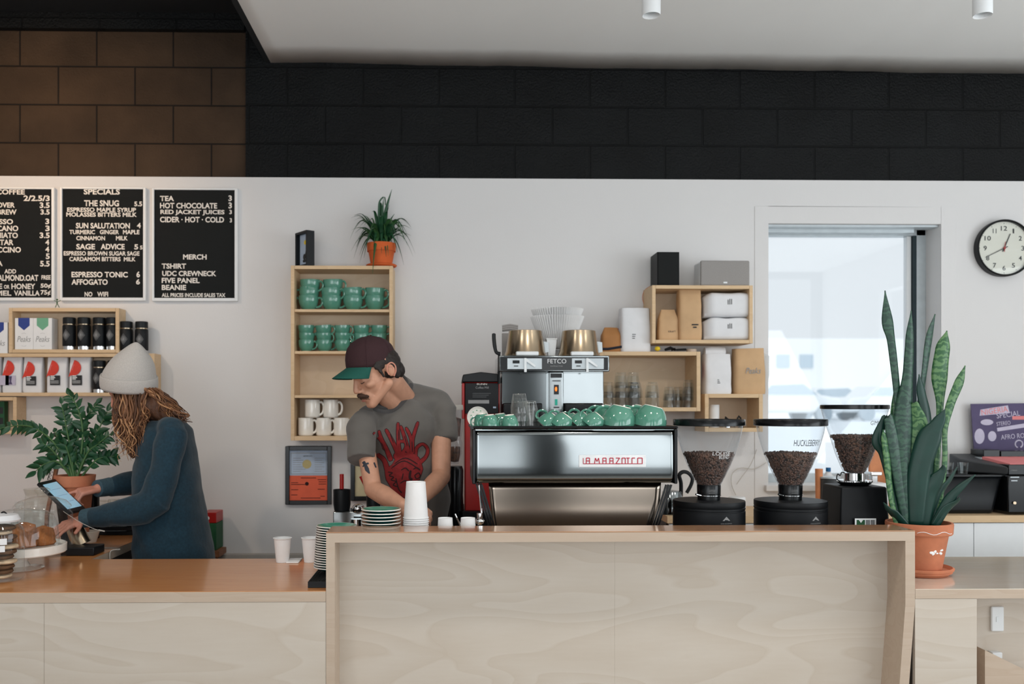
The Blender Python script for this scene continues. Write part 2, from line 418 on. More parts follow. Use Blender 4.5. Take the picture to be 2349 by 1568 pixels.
def cut_text(s, x0, x1, z0, z1, y, mats, name, parent, depth=0.0015, off=0.0, shear=0.0):
    """lettering fitted to a box on a plane facing -Y (world space)"""
    cu = bpy.data.curves.new(name, 'FONT'); cu.body = s; cu.extrude = 0.0; cu.offset = off; cu.resolution_u = 3; cu.shear = shear
    ob = bpy.data.objects.new(name, cu); COL.objects.link(ob)
    bpy.context.view_layer.update()
    dg = bpy.context.evaluated_depsgraph_get()
    me = bpy.data.meshes.new_from_object(ob.evaluated_get(dg))
    bpy.data.objects.remove(ob); bpy.data.curves.remove(cu)
    xs = [v.co.x for v in me.vertices]; ys = [v.co.y for v in me.vertices]
    a, b, c, d = min(xs), max(xs), min(ys), max(ys)
    pw = wloc(parent)
    for v in me.vertices:
        v.co = Vector((x0 + (v.co.x - a) / max(b - a, 1e-6) * (x1 - x0) - pw.x, y - pw.y, z0 + (v.co.y - c) / max(d - c, 1e-6) * (z1 - z0) - pw.z))
    me.materials.clear(); me.materials.append(M[mats])
    o = bpy.data.objects.new(name, me); COL.objects.link(o); o.parent = parent
    return o
def ptext(s, px0, px1, py0, py1, Y, m, parent, name='lettering', off=0.0):
    return cut_text(s, PX(px0, Y), PX(px1, Y), PZ(py1, Y, (px0 + px1) / 2), PZ(py0, Y, (px0 + px1) / 2), Y, m, name, parent, off=off)
def bbx(mb, px0, px1, py0, py1, Y0, Y1, Yr=None):
    """box whose front face (at Yr or Y0) covers the given picture rectangle"""
    Yr = Yr or Y0; m = (px0 + px1) / 2
    return mb.box(PX(px0, Yr), PX(px1, Yr), Y0, Y1, PZ(py1, Yr, m), PZ(py0, Yr, m))
# ================================================================== the room
YW = 4.90                                   # white wall face
ZCUT = PZ(409, YW, 1100)                    # where white turns to black block
XL, XR, YF = -3.3, 5.0, -2.1
m = MB(); m.box(XL, XR, YF, YW + 0.2, -0.05, 0); struct(m.build('floor', 'concrete', w=True))
wx0, wx1 = PX(1762, YW), PX(2158, YW); wz0, wz1 = PZ(1112, YW, 1960), PZ(513, YW, 1960)
m = MB()
m.box(XL, wx0, YW, YW + 0.22, 0, ZCUT); m.box(wx1, XR, YW, YW + 0.22, 0, ZCUT)
m.box(wx0, wx1, YW, YW + 0.22, 0, wz0); m.box(wx0, wx1, YW, YW + 0.22, wz1, ZCUT)
struct(m.build('wall_back', 'white_wall', w=True))
cxb = PX(562, YW)
m = MB(); m.box(XL, cxb, YW + 0.03, YW + 0.22, ZCUT, 4.1); o = struct(m.build('wall_back_block', 'block_left', w=True))
def zero(o):        # keep the block pattern in world coordinates
    for v in o.data.vertices: v.co += o.location
    o.location = (0, 0, 0)
zero(o)
m = MB(); m.box(cxb, XR, YW + 0.012, YW + 0.22, ZCUT, 4.1); o = struct(m.build('wall_back_block_upper', 'block_right', w=True)); zero(o)
m = MB(); m.box(XL, cxb - 0.002, YW - 0.012, YW + 0.05, PZ(68, YW, 300), PZ(30, YW, 300)); struct(m.build('trim_1', 'block_right', w=True))
m = MB(); m.box(XL - 0.15, XL, YF, YW + 0.22, 0, 4.1); struct(m.build('wall_left', 'white_wall', w=True))
# right wall with a window opening
m = MB(); m.box(XR, XR + 0.15, YF, -0.45, 0, 4.1); m.box(XR, XR + 0.15, 2.85, YW + 0.22, 0, 4.1); m.box(XR, XR + 0.15, -0.45, 2.85, 0, 0.55); m.box(XR, XR + 0.15, -0.45, 2.85, 2.85, 4.1)
struct(m.build('wall_right', 'white_wall', w=True))
# storefront wall behind the camera, three glazed bays
m = MB()
bays = [(-3.1, 0.45), (1.13, 2.1), (2.9, 4.92)]
xs = XL
for a, b in bays:
    m.box(xs, a, YF - 0.2, YF, 0, 4.1); m.box(a, b, YF - 0.2, YF, 0, 0.25); m.box(a, b, YF - 0.2, YF, 3.25, 4.1); xs = b
m.box(xs, XR, YF - 0.2, YF, 0, 4.1)
struct(m.build('wall_front', 'dark_grey', w=True))
# ceilings: low white one over the right, dark one over the left
zc0 = PZ(140, YW, 620); cxl = PX(620, YW); zc1 = PZ(168, YW + 0.01, 2349)
m = MB()
def ceil(u, v):
    x = cxl + (XR - cxl) * u; y = YF + (YW + 0.012 - YF) * v
    wav = 0.010 * noise.noise(Vector((x * 2.2, 3.3, 0))) + 0.004 * noise.noise(Vector((x * 9, 1, 0)))
    return (x, y, zc0 + (zc1 - zc0) * min(1, (x - cxl) / (PX(2349, YW) - cxl)) - 0.004 + wav * v ** 8)
m.grid(ceil, 90, 30)
o = m.build('ceiling', 'ceiling_white'); q = o.modifiers.new('solid', 'SOLIDIFY'); q.thickness = 0.25; q.offset = 1 ; struct(o)
m = MB(); m.box(cxl - 0.03, cxl - 0.001, YF, YW + 0.01, zc0 - 0.004, 4.1); struct(m.build('trim_2', 'black_paint', w=True))
m = MB(); m.box(XL, cxl - 0.03, YF, YW + 0.2, 4.1, 4.2); struct(m.build('ceiling_dark', 'black_paint', w=True))
m = MB(); m.box(XL, cxl - 0.034, YW - 0.35, YW - 0.013, PZ(30, YW, 300) , 4.09); struct(m.build('trim_3', 'black_paint', w=True))
# shallow casing line round the window and a rail low on the wall
m = MB(); a0, a1, b1 = PX(1731, YW), PX(2192, YW), PZ(474, YW, 1960)
m.box(a0, wx0, YW - 0.003, YW, 0.95, b1); m.box(wx1, a1, YW - 0.003, YW, 0.95, b1); m.box(wx0, wx1, YW - 0.003, YW, wz1, b1)
struct(m.build('trim_4', 'white_wall', w=True, bevel=0.001))
m = MB(); m.box(PX(310, YW), PX(775, YW), YW - 0.05, YW, PZ(1300, YW, 600), PZ(1268, YW, 600)); struct(m.build('trim_5', 'grey_paint', w=True, bevel=0.002))

# window: frame, mullion, blind head, pane
yo = YW + 0.2
wf = T('window_1', None, None, (0, 0, 0)); del_keys = None
wf['kind'] = 'structure'
m = MB()
for a, b, c, d in [(wx0, wx0 + 0.05, wz0, wz1), (wx1 - 0.055, wx1, wz0, wz1), (wx0, wx1, wz0, wz0 + 0.05), (wx0, wx1, wz1 - 0.035, wz1)]:
    m.box(a, b, yo - 0.045, yo + 0.02, c, d)
m.build('window_frame', 'alu', wf, bevel=0.003)
m = MB(); m.box(wx1 - 0.10, wx1 - 0.075, yo - 0.03, yo + 0.01, wz0 + 0.05, wz1 - 0.035); m.build('mullion', 'white_plastic', wf, bevel=0.002)
m = MB(); m.box(wx1 - 0.073, wx1 - 0.055, yo - 0.05, yo, wz0 + 0.05, wz1 - 0.035); m.build('gasket', 'dark_rubber', wf)
m = MB(); m.box(wx0 + 0.002, wx1 - 0.002, YW + 0.02, YW + 0.1, wz1 - 0.012, wz1 - 0.001)
for k in range(4): m.box(wx0 + 0.004, wx1 - 0.1, YW + 0.09 + 0.02 * k, YW + 0.1 + 0.02 * k, wz1 - 0.03, wz1 - 0.002)
m.build('blind_head', 'alu', wf)
m = MB(); m.box(wx0 + 0.05, wx1 - 0.055, yo - 0.012, yo - 0.008, wz0 + 0.05, wz1 - 0.035); m.build('window_pane', 'window_glass', wf)
m = MB(); m.box(wx0 - 0.02, wx1 + 0.02, YW - 0.03, YW + 0.19, wz0 - 0.03, wz0 + 0.002); struct(m.build('window_sill_1', 'white_wall', w=True, bevel=0.003))

# outside: snowy lot, parked cars, far buildings
m = MB(); m.box(-40, 60, YW + 0.6, 90, 0.8, 0.9); struct(m.build('ground_outside', 'snow', w=True))
def make_car(label, loc, rz):
    t = T('car', label, 'car', loc, rz, 'cars parked outside the window')
    b = MB()
    prof = [(-2.2, .35), (-2.25, .75), (-2.0, .95), (-1.35, 1.0), (-0.85, 1.42), (0.55, 1.47), (1.3, 1.02), (2.1, .9), (2.25, .6), (2.2, .35)]
    b.prism(prof, -0.85, 0.85); b.build('body', 'hazed_car_paint', t, bevel=0.12, seg=3)
    g = MB(); g.prism([(-1.15, 1.03), (-0.8, 1.36), (0.5, 1.41), (1.08, 1.03)], -0.87, 0.87); g.build('windows', 'hazed_car_glass', t)
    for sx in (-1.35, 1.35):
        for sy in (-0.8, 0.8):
            w = MB(); w.tube([(sx, sy - 0.1, .33), (sx, sy + 0.1, .33)], 0.33, 20); w.build('wheel', 'hazed_tyre', t)
    return t
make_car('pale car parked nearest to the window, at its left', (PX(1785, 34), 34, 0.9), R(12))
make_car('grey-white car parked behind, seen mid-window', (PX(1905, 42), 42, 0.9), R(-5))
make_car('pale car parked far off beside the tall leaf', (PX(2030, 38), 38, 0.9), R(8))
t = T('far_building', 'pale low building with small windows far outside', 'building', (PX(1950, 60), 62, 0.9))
b = MB(); b.box(-14, 14, 0, 6, 0, 5.2); b.build('wall', 'hazed_house_wall', t)
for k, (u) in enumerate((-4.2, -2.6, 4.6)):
    w = MB(); w.box(u, u + 0.9, -0.1, 0.05, 3.2, 4.1); w.build('window', 'hazed_car_glass', t)

# ================================================================== counters
YB = 3.15; YL = 3.305; ZB = PZ(1218, YB, 1400); ZL = PZ(1356, YB, 400); YBK = 3.82
bc = T('bar_counter', 'tall birch bar counter with a glossy ledge in front of the espresso machine', 'bar counter', (PX(1400, YB), YB, 0))
xb0, xb1 = PX(748, YB), PX(2099, YB); xi0, xi1 = PX(768, YB), PX(2077, YB); zt = PZ(1242, YB, 1400)
m = MB(); m.box(xb0, xb1, YB, YL, ZB - 0.004, ZB); m.build('ledge', 'ledge_top', bc, w=True, bevel=0.001)
m = MB(); m.box(xb0, xb1, YB + 0.0005, YL, zt, ZB - 0.004); m.build('top_board', 'birch_edge', bc, w=True)
m = MB(); m.box(xb0, xi0, YB, YL - 0.001, 0, zt); m.build('side_panel', 'birch_edge', bc, w=True)
zk = PZ(1385, YB, 2090); dx = -0.062
m = MB(); m.prism([(xi1, zt), (xb1, zt), (xb1, zk), (xb1 + dx, 0), (xi1 + dx, 0), (xi1, zk)], YB, YL - 0.001); m.build('side_panel', 'birch_edge', bc, w=True)
xs_ = PX(1410, YB * 1.042)
m = MB(); m.box(xi0, xs_ - 0.0002, YB * 1.042, YL, 0, zt); m.build('front_panel', 'birch_panel', bc, w=True)
m = MB(); m.box(xs_ + 0.0002, xi1, YB * 1.042, YL, 0, zt); m.build('front_panel', 'birch_panel', bc, w=True)

lc = T('low_counter', 'low birch counter with an orange-brown top, left of the bar', 'counter', (PX(350, YB), YB, 0))
xl0 = XL + 0.002
ze = PZ(1381, YB, 400); XLR = PX(212, 3.84)
m = MB(); m.box(xl0, xb0 - 0.001, YB, YBK, ZL - 0.002, ZL); m.box(xl0, XLR, YBK, YW - 0.055, ZL - 0.002, ZL); m.build('counter_top', 'counter_top', lc, w=True)
m = MB(); m.box(xl0, xb0 - 0.001, YB, YBK, ze, ZL - 0.002); m.box(xl0, XLR, YBK, YW - 0.055, ze, ZL - 0.002); m.build('edge_board', 'birch_edge', lc, w=True)
xq = PX(101, YB)
m = MB(); m.box(xl0, xq - 0.0005, YB + 0.001, YB + 0.02, 0, ze - 0.001); m.build('front_panel', 'birch_panel', lc, w=True)
m = MB(); m.box(xq + 0.0005, xb0 - 0.001, YB + 0.001, YB + 0.02, 0, ze - 0.001); m.build('front_panel', 'birch_panel', lc, w=True)
m = MB(); m.box(xl0, XLR - 0.05, YBK + 0.01, YW - 0.06, 0, ze - 0.001); m.build('cabinet', 'black_matte', lc, w=True)

rc = T('low_counter', 'low birch counter with window sheen coloured into its pale top, under the tall snake plant', 'counter', (PX(2230, YB), YB, 0))
ZR = PZ(1350, YB, 2230); xr1 = 3.3; zre = PZ(1372, YB, 2230)
m = MB(); m.box(xb1 + 0.001, xr1, YB, YBK, ZR - 0.002, ZR); m.build('counter_top', 'top_painted_sheen', rc, w=True)
m = MB(); m.box(xb1 + 0.001, xr1, YB, YBK, zre, ZR - 0.002); m.build('edge_board', 'birch_edge', rc, w=True)
xp = PX(2241, YB)
m = MB(); m.box(xb1 + 0.001, xp, YB + 0.001, YB + 0.02, 0, zre - 0.001); m.build('front_panel', 'birch_panel', rc, w=True)
m = MB(); m.box(xp - 0.02, xp - 0.001, YB + 0.021, YBK, 0, zre - 0.001); m.build('side_panel', 'birch_edge', rc, w=True)
YN = YB + 0.16
m = MB(); m.box(xp, xr1, YN, YN + 0.02, 0, zre - 0.001); m.build('recessed_panel', 'birch_panel', rc, w=True)
m = MB(); m.prism([(PX(2252, YB + .08), PZ(1487, YB + .08, 2250)), (PX(2349, YB + .08) + 0.4, PZ(1532, YB + .08, 2349) - 0.2), (PX(2349, YB + .08) + 0.4, 0), (PX(2252, YB + .08), 0)], YB + 0.06, YN)
m.build('sloped_panel', 'birch_edge', rc, w=True)
t = T('switch_plate', 'white oblong switch plate on the recessed panel under the right counter', 'switch', P(2288, 1448, YN))
m = MB(); bbx(m, 2275, 2304, 1391, 1448, YN - 0.012, YN); m.build('plate', 'white_plastic', t, w=True, bevel=0.005, seg=3)
m = MB(); bbx(m, 2286, 2292, 1414, 1426, YN - 0.014, YN - 0.012); m.build('rocker', 'badge_white', t, w=True)
m = MB(); bbx(m, 2277, 2300, 1496, 1512, YB + 0.13, YN); tag(m.build('power_adapter', 'white_plastic', w=True, bevel=0.003), 'small white adapter below the switch plate, half behind the sloped panel', 'adapter')

# work counter behind the bar
ZK = ZL
kc = T('work_counter', 'dark-topped work counter behind the bar carrying the espresso machine and grinders', 'counter', (PX(1400, 3.5), 3.31, 0))
m = MB(); m.box(xb0 + 0.002, xb1 - 0.002, YL + 0.002, 3.93, ZK - 0.04, ZK); m.build('counter_top', 'birch_edge', kc, w=True)
m = MB(); m.box(xb0 + 0.01, xb1 - 0.01, YL + 0.002, 3.88, 0, ZK - 0.041); m.build('cabinet', 'black_matte', kc, w=True)
# back counters along the wall
YR = 4.45
ZA = 0.86
ka = T('back_counter', 'back counter along the wall behind the barista, below the framed certificate', 'counter', (PX(1100, YR), YR, 0))
m = MB(); m.box(PX(752, YR), PX(1530, YR), YR - 0.17, YW - 0.002, ZA - 0.035, ZA); m.build('counter_top', 'counter_top', ka, w=True)
m = MB(); m.box(PX(756, YR), PX(1530, YR), YR - 0.14, YW - 0.002, 0, ZA - 0.036); m.build('cabinet', 'white_plastic', ka, w=True)
ZD = PZ(1182, YR, 2200)
kb = T('back_counter', 'wood-topped back counter with white doors under the window', 'counter', (PX(2000, YR), YR, 0))
m = MB(); m.box(PX(1531, YR), 4.2, YR, YW - 0.002, ZD - 0.034, ZD); m.build('counter_top', 'pine', kb, w=True)
m = MB(); m.box(PX(1531, YR), 4.2, YR + 0.03, YW - 0.002, 0, ZD - 0.035); m.build('cabinet', 'dark_grey', kb, w=True)
dxs = [1535, 1700, 1965, 2236, 2505]
for a, b_ in zip(dxs, dxs[1:]):
    m = MB(); m.box(PX(a, YR) + 0.002, PX(b_, YR) - 0.002, YR + 0.008, YR + 0.029, 0.08, ZD - 0.038); m.build('door', 'white_plastic', kb, w=True)

# ================================================================== ceiling spots
def lamp(px, label):
    y = 3.55; c = P(px, 36, y); zc = 3.33
    t = T('ceiling_spotlight', label, 'lamp', (c.x, y, c.z), 0, 'white cylinder spotlights')
    m = MB(); m.lathe([(0.031, 0.004), (0.0345, 0.0), (0.036, 0.006), (0.036, 0.15), (0.03, 0.16), (0.0001, 0.16)], n=36); m.lathe([(0.031, 0.004), (0.029, 0.03), (0.0001, 0.03)], n=36); m.build('shade', 'white_plastic', t)
    m = MB(); m.cyl(0.008, 0.155, zc - c.z + 0.01, n=12); m.build('stem', 'white_plastic', t)
    m = MB(); m.cyl(0.025, 0.018, 0.028, n=24); m.build('lens', 'alu', t)
    return t
lamp(1494, 'white cylinder spotlight hanging from the ceiling above the espresso machine')
lamp(2254, 'white cylinder spotlight hanging near the top right of the photo')

for k_, (lx_, ly_, tx_) in enumerate(((-2.2, 2.5, (-1.9, 3.5, .8)), (-.75, 2.3, (-.7, 3.5, .9)), (.75, 2.3, (.8, 3.5, .9)), (2.2, 2.4, (2.1, 3.5, .9)))):  # unseen fixtures added to throw fill light on the counter tops
    y = 3.55; t_ = lamp(1494, 'added fill spotlight on the ceiling in front of the counter, out of view')
    t_.location = (lx_, ly_, t_.location.z)
    spot('added_fill_spot', (lx_, ly_, t_.location.z - .02), tx_, 34, (1.0, 0.93, 0.84), 112, 1.0, .10)

# ================================================================== shelves
def shelf(name, label, x0, x1, y0, y1, Yf, tpx, boards, back=True, mats='pine', tb=None):
    """open box on the wall; picture rectangle at its front, board rows in picture px"""
    t = T(name, label, 'shelf', ((PX(x0, Yf) + PX(x1, Yf)) / 2, YW - 0.001, PZ(y1, Yf, (x0 + x1) / 2)))
    X0, X1 = PX(x0, Yf), PX(x1, Yf); Z0, Z1 = PZ(y1, Yf, (x0 + x1) / 2), PZ(y0, Yf, (x0 + x1) / 2); th = tpx * Yf / F
    e = 0.0006
    for a, b_ in ((X0, X0 + th), (X1 - th, X1)):
        m = MB(); m.box(a, b_, Yf, YW - 0.001, Z0, Z1); m.build('side_board', mats, t, w=True, bevel=0.001)
    m = MB(); m.box(X0 + th + e, X1 - th - e, Yf, YW - 0.001, Z1 - th, Z1); m.build('top_board', mats, t, w=True, bevel=0.001)
    tb = (tb or tpx) * Yf / F
    m = MB(); m.box(X0 + th + e, X1 - th - e, Yf, YW - 0.001, Z0, Z0 + tb); m.build('bottom_board', mats, t, w=True, bevel=0.001)
    zs = [Z0 + tb]
    for py in boards:
        z = PZ(py, Yf, (x0 + x1) / 2); zs.append(z + th * 0.4)
        m = MB(); m.box(X0 + th + e, X1 - th - e, Yf + 0.004, YW - 0.008, z - th * 0.4, z + th * 0.4); m.build('shelf_board', mats, t, w=True, bevel=0.001)
    if back:
        m = MB(); m.box(X0 + th + e, X1 - th - e, YW - 0.008, YW - 0.002, Z0 + tb + e, Z1 - th - e); m.build('back_panel', 'shelf_back', t, w=True)
    return t, X0 + th, X1 - th, zs, Z1
YS = 4.72
cup_shelf = shelf('cup_shelf', 'tall pine wall shelf full of green cups and white mugs', 667, 901, 609, 1010, YS, 8, [712, 808, 909], tb=10)
ls_up = shelf('wall_shelf', 'pine box shelf with black flasks, upper one under the letter boards', 20, 273, 706, 809, 4.80, 8, [])
ls_lo = shelf('wall_shelf', 'long pine box shelf with coffee bags, behind the person in the beanie', -180, 354, 810, 908, 4.79, 8, [])
ls_bt = shelf('wall_shelf', 'small pine box shelf low at the left edge of the photo', -180, 38, 910, 995, 4.79, 8, [])
rs_up = shelf('wall_shelf', 'pine box shelf holding kraft and white coffee bags beside the window', 1496, 1727, 654, 787, 4.68, 8, [])
rs_md = shelf('wall_shelf', 'wide pine box shelf filled with upturned glasses', 1376, 1607, 806, 943, 4.66, 9, [])
rs_lo = shelf('wall_shelf', 'small pine box shelf with metal fittings beside the window', 1617, 1750, 903, 990, 4.70, 9, [])
# ================================================================== letter boards
def board(label, x0, x1, y0, y1, ix0, ix1, iy0, iy1, rows):
    Yf = YW - 0.022
    t = T('letter_board', label, 'menu board', ((PX(x0, Yf) + PX(x1, Yf)) / 2, YW - 0.0005, PZ(y1, Yf, x1)), 0, 'framed letter boards on the wall')
    X0, X1, Z0, Z1 = PX(x0, Yf), PX(x1, Yf), PZ(y1, Yf, (x0 + x1) / 2), PZ(y0, Yf, (x0 + x1) / 2)
    a0, a1, c0, c1 = PX(ix0, Yf), PX(ix1, Yf), PZ(iy1, Yf, (x0 + x1) / 2), PZ(iy0, Yf, (x0 + x1) / 2)
    m = MB(); m.box(X0, a0, Yf, YW - 0.0005, Z0, Z1); m.box(a1, X1, Yf, YW - 0.0005, Z0, Z1); m.box(a0, a1, Yf, YW - 0.0005, Z0, c0); m.box(a0, a1, Yf, YW - 0.0005, c1, Z1)
    m.build('frame', 'white_plastic', t, w=True, bevel=0.002)
    m = MB(); m.box(a0, a1, Yf + 0.010, YW - 0.001, c0, c1)
    n = 96; h = (c1 - c0) / n
    for k in range(n): m.box(a0, a1, Yf + 0.0085, Yf + 0.01, c0 + h * (k + 0.3), c0 + h * (k + 0.75))
    m.build('felt', 'felt', t, w=True)
    for s, p0, p1, q0, q1 in rows:
        ptext(s, p0, p1, q0, q1, Yf + 0.007, 'letter_white', t, 'letters', off=0.03)
    return t
board('black letter board headed COFFEE, cut by the left edge of the photo', -74, 124, 429, 689, -68, 118, 433, 682, [
    ('COFFEE', -9, 57, 434, 446), ('2/2.5/3', 54, 114, 448, 461), ('POUR OVER', -53, 34, 464, 476), ('3.5', 91, 114, 464, 477),
    ('COLD BREW', -55, 38, 480, 492), ('3.5', 93, 114, 480, 492), ('ESPRESSO', -50, 30, 502, 514), ('3', 104, 113, 501, 514),
    ('AMERICANO', -56, 42, 517, 530), ('3', 104, 114, 517, 530), ('MACCHIATO', -55, 41, 533, 546), ('3.5', 91, 114, 533, 546),
    ('GIBRALTAR', -54, 31, 549, 562), ('4', 104, 113, 549, 562), ('CAPPUCCINO', -58, 48, 566, 579), ('4', 104, 113, 565, 578),
    ('LATTE', -56, -12, 582, 594), ('5', 105, 114, 581, 594), ('MOCHA', -56, 6, 598, 610), ('5.5', 92, 114, 598, 611),
    ('ADD', 10, 37, 617, 627), ('ALMOND.OAT', -5, 88, 630, 644), ('FREE', 95, 116, 631, 641), ('MAPLE', -60, 5, 650, 662), ('OR', 9, 22, 653, 662),
    ('HONEY', 26, 81, 650, 663), ('50¢', 93, 117, 650, 662), ('CARAMEL', -62, 26, 666, 678), ('VANILLA', 32, 91, 666, 678), ('75¢', 93, 116, 665, 678)])
board('black letter board headed SPECIALS, the middle one of three', 137, 334, 429, 689, 142, 328, 433, 682, [
    ('SPECIALS', 192, 275, 433, 446), ('THE SNUG', 193, 273, 459, 473), ('5.5', 308, 326, 462, 473), ('ESPRESSO MAPLE SYRUP', 154, 312, 476, 486),
    ('MOLASSES BITTERS MILK', 152, 314, 487, 497), ('SUN SALUTATION', 174, 298, 511, 524), ('4', 314, 323, 511, 523),
    ('TURMERIC', 159, 218, 527, 537), ('GINGER', 229, 273, 527, 537), ('MAPLE', 282, 320, 527, 537), ('CINNAMON', 175, 241, 541, 551), ('MILK', 266, 293, 541, 551), ('SAGE', 175, 218, 559, 572), ('ADVICE', 231, 286, 559, 572),
    ('5', 308, 317, 560, 572), ('5', 321, 327, 563, 572), ('ESPRESSO BROWN SUGAR SAGE', 146, 320, 576, 586), ('CARDAMOM BITTERS  MILK', 159, 311, 589, 599),
    ('ESPRESSO TONIC', 164, 293, 623, 636), ('6', 313, 321, 622, 636), ('AFFOGATO', 164, 247, 640, 653), ('6', 312, 321, 640, 652), ('NO', 194, 212, 669, 680), ('WIFI', 223, 248, 669, 680)])
board('black letter board listing TEA and MERCH, rightmost of three', 348, 545, 431, 690, 353, 538, 435, 683, [
    ('TEA', 367, 399, 449, 461), ('3', 524, 532, 448, 461), ('HOT CHOCOLATE', 367, 498, 465, 478), ('3', 524, 532, 464, 478),
    ('RED JACKET JUICES', 368, 515, 481, 494), ('3', 526, 532, 481, 491), ('CIDER · HOT · COLD', 367, 514, 497, 510), ('3', 527, 532, 500, 510),
    ('MERCH', 420, 474, 583, 595), ('TSHIRT', 371, 427, 604, 616), ('UDC CREWNECK', 372, 496, 621, 633), ('FIVE PANEL', 371, 458, 637, 649),
    ('BEANIE', 371, 427, 653, 665), ('ALL PRICES INCLUDE SALES TAX', 371, 517, 672, 681)])
# green wire figure on the shelf
m = MB(); Yg = 4.83; q = lambda x, y: P(x, y, Yg)
m.tube([q(127, 705), q(131, 695), q(131, 690)], 0.002, 6); m.tube([q(136, 705), q(131, 695)], 0.002, 6); m.tube([q(124, 689), q(131, 692), q(139, 689)], 0.0018, 6); m.ell(q(131, 687), (0.005, 0.005, 0.005))
m.ell(q(131, 693.5), (0.0035, 0.0035, 0.007))
tag(m.build('figurine', 'leaf_mid', w=True), 'tiny green figure standing on top of the upper flask shelf', 'figurine')

# ================================================================== cups
def cup(name, label, rp, h, hb=0.012, kind='green', group=None, scale=1.0):
    t = T(name, label, 'cup', (0, 0, 0), 0, group)
    if kind == 'green':
        outer = [(0.0001, 0.002), (rp * .50, 0.002), (rp * .53, 0.0), (rp * .56, 0.003), (rp * .68, h * .10), (rp * .88, h * .34), (rp * .985, h * .62), (rp, h * .85), (rp * .99, h)]
        inner = [(rp * .99, h), (rp * .94, h * .99), (rp * .94, h * .8), (rp * .90, h * .5), (rp * .7, h * .17), (rp * .4, h * .08), (0.0001, h * .07)]
        mats = ['green_glaze', 'inner_glaze']
    elif kind == 'mug':
        outer = [(0.0001, 0.003), (rp * .8, 0.003), (rp * .84, 0.0), (rp * .97, 0.004), (rp, 0.01), (rp, h * .96), (rp * .98, h)]
        inner = [(rp * .98, h), (rp * .93, h * .97), (rp * .92, h * .1), (rp * .8, h * .06), (0.0001, h * .06)]
        mats = ['white_ceramic', 'inner_glaze']
    b = MB(); b.mi = 1 if kind == 'green' else 0; b.lathe(outer[:4] if kind == 'green' else outer[:2], n=36); b.mi = 0; b.lathe(outer[3:] if kind == 'green' else outer[1:], n=36); b.mi = 1; b.lathe(inner, n=36); b.build('body', mats, t, sharp=60)
    g = MB()
    if kind == 'green':
        pts = [(rp * .93, 0, h * .80), (rp * 1.22, 0, h * .86), (rp * 1.44, 0, h * .66), (rp * 1.38, 0, h * .4), (rp * 1.12, 0, h * .24), (rp * .78, 0, h * .2)]
        rr = [0.0042, 0.004, 0.004, 0.004, 0.0042, 0.0045]
    else:
        pts = [(rp * .97, 0, h * .84), (rp * 1.25, 0, h * .86), (rp * 1.5, 0, h * .68), (rp * 1.5, 0, h * .42), (rp * 1.3, 0, h * .24), (rp * .97, 0, h * .16)]
        rr = [0.006] * 6
    g.tube(smooth_path(pts, 3), [rr[0] * (rp / .052)] * ((len(pts) - 1) * 3 + 1), 8, 1.5); g.build('handle', mats[0], t)
    return t
def smooth_path(pts, k=4):
    """Catmull-Rom"""
    pts = [Vector(p) for p in pts]; out = []
    n = len(pts)
    for i in range(n - 1):
        p0 = pts[max(i - 1, 0)]; p1 = pts[i]; p2 = pts[i + 1]; p3 = pts[min(i + 2, n - 1)]
        for j in range(k):
            t = j / k
            out.append(0.5 * ((2 * p1) + (p2 - p0) * t + (2 * p0 - 5 * p1 + 4 * p2 - p3) * t * t + (3 * p1 - p0 - 3 * p2 + p3) * t ** 3))
    out.append(pts[-1]); return out
ORD = ['leftmost', 'second', 'third', 'fourth', 'fifth', 'sixth']
big = Proto(cup('latte_cup', 'green cup', 0.0525, 0.074))
zs = cup_shelf[3]        # bottom board top, then board tops top-down
Yc = YS + 0.072
zr1, zr2, zr4 = zs[1], zs[2], zs[0]
for i, (px, n) in enumerate(((712, 3), (765, 3), (814, 2), (864, 2))):
    for k in range(n):
        lv = ['bottom', 'second', 'top'][k] if n == 3 else ['bottom', 'top'][k]
        tilt = 0 if k == 0 else R(random.uniform(-7, 7)); rz = R(random.uniform(-25, 10)) if not (i == 0 and k == 1) else R(170)
        dx = 0.008 if k == 2 else 0
        big.put((PX(px - 4, Yc) + dx, Yc + 0.002 * k, zr1 + 0.001 + k * 0.043), (0 if k == 0 else R(3), tilt * 0.5, rz), '%s green cup of the %s stack on the highest cup shelf, %s' % (lv, ORD[i], ['above flat small cups', 'under the shelf top', 'below the hanging plant', 'below the plant pot'][i]), 'large green cups stacked on the highest cup shelf')
sm = Proto(cup('cappuccino_cup', 'green cup', 0.0415, 0.060))
for i, px in enumerate((703, 744, 786, 830, 870)):
    for k in range(3):
        if k == 0 and i > 3: pass
        lv = ['bottom', 'middle', 'top'][k]
        rz = R(random.uniform(-30, 20)) if i < 3 or k != 1 else R(200)
        sm.put((PX(px, Yc), Yc, zr2 + 0.001 + k * 0.0395), (0 if k == 0 else R(6), (0 if k == 0 else R(random.uniform(-3, 4))), rz), '%s small green cup of the %s stack on the second cup shelf' % (lv, ORD[i]), 'small green cups stacked on the second cup shelf')
mug = Proto(cup('diner_mug', 'white mug', 0.040, 0.093, kind='mug'))
for i, px in enumerate((702, 743, 783, 824)):
    mug.put((PX(px, Yc), Yc, zr4 + 0.0005), (0, 0, R(-12)), '%s white diner mug in the lower row of the mug shelf' % ORD[i], 'white mugs on the bottom shelf')
for i, px in enumerate((717, 759)):
    mug.put((PX(px, Yc), Yc, zr4 + 0.0945), (0, 0, R(-12)), '%s white diner mug of the two standing on other mugs' % ('left' if i == 0 else 'right'), 'white mugs on the bottom shelf')

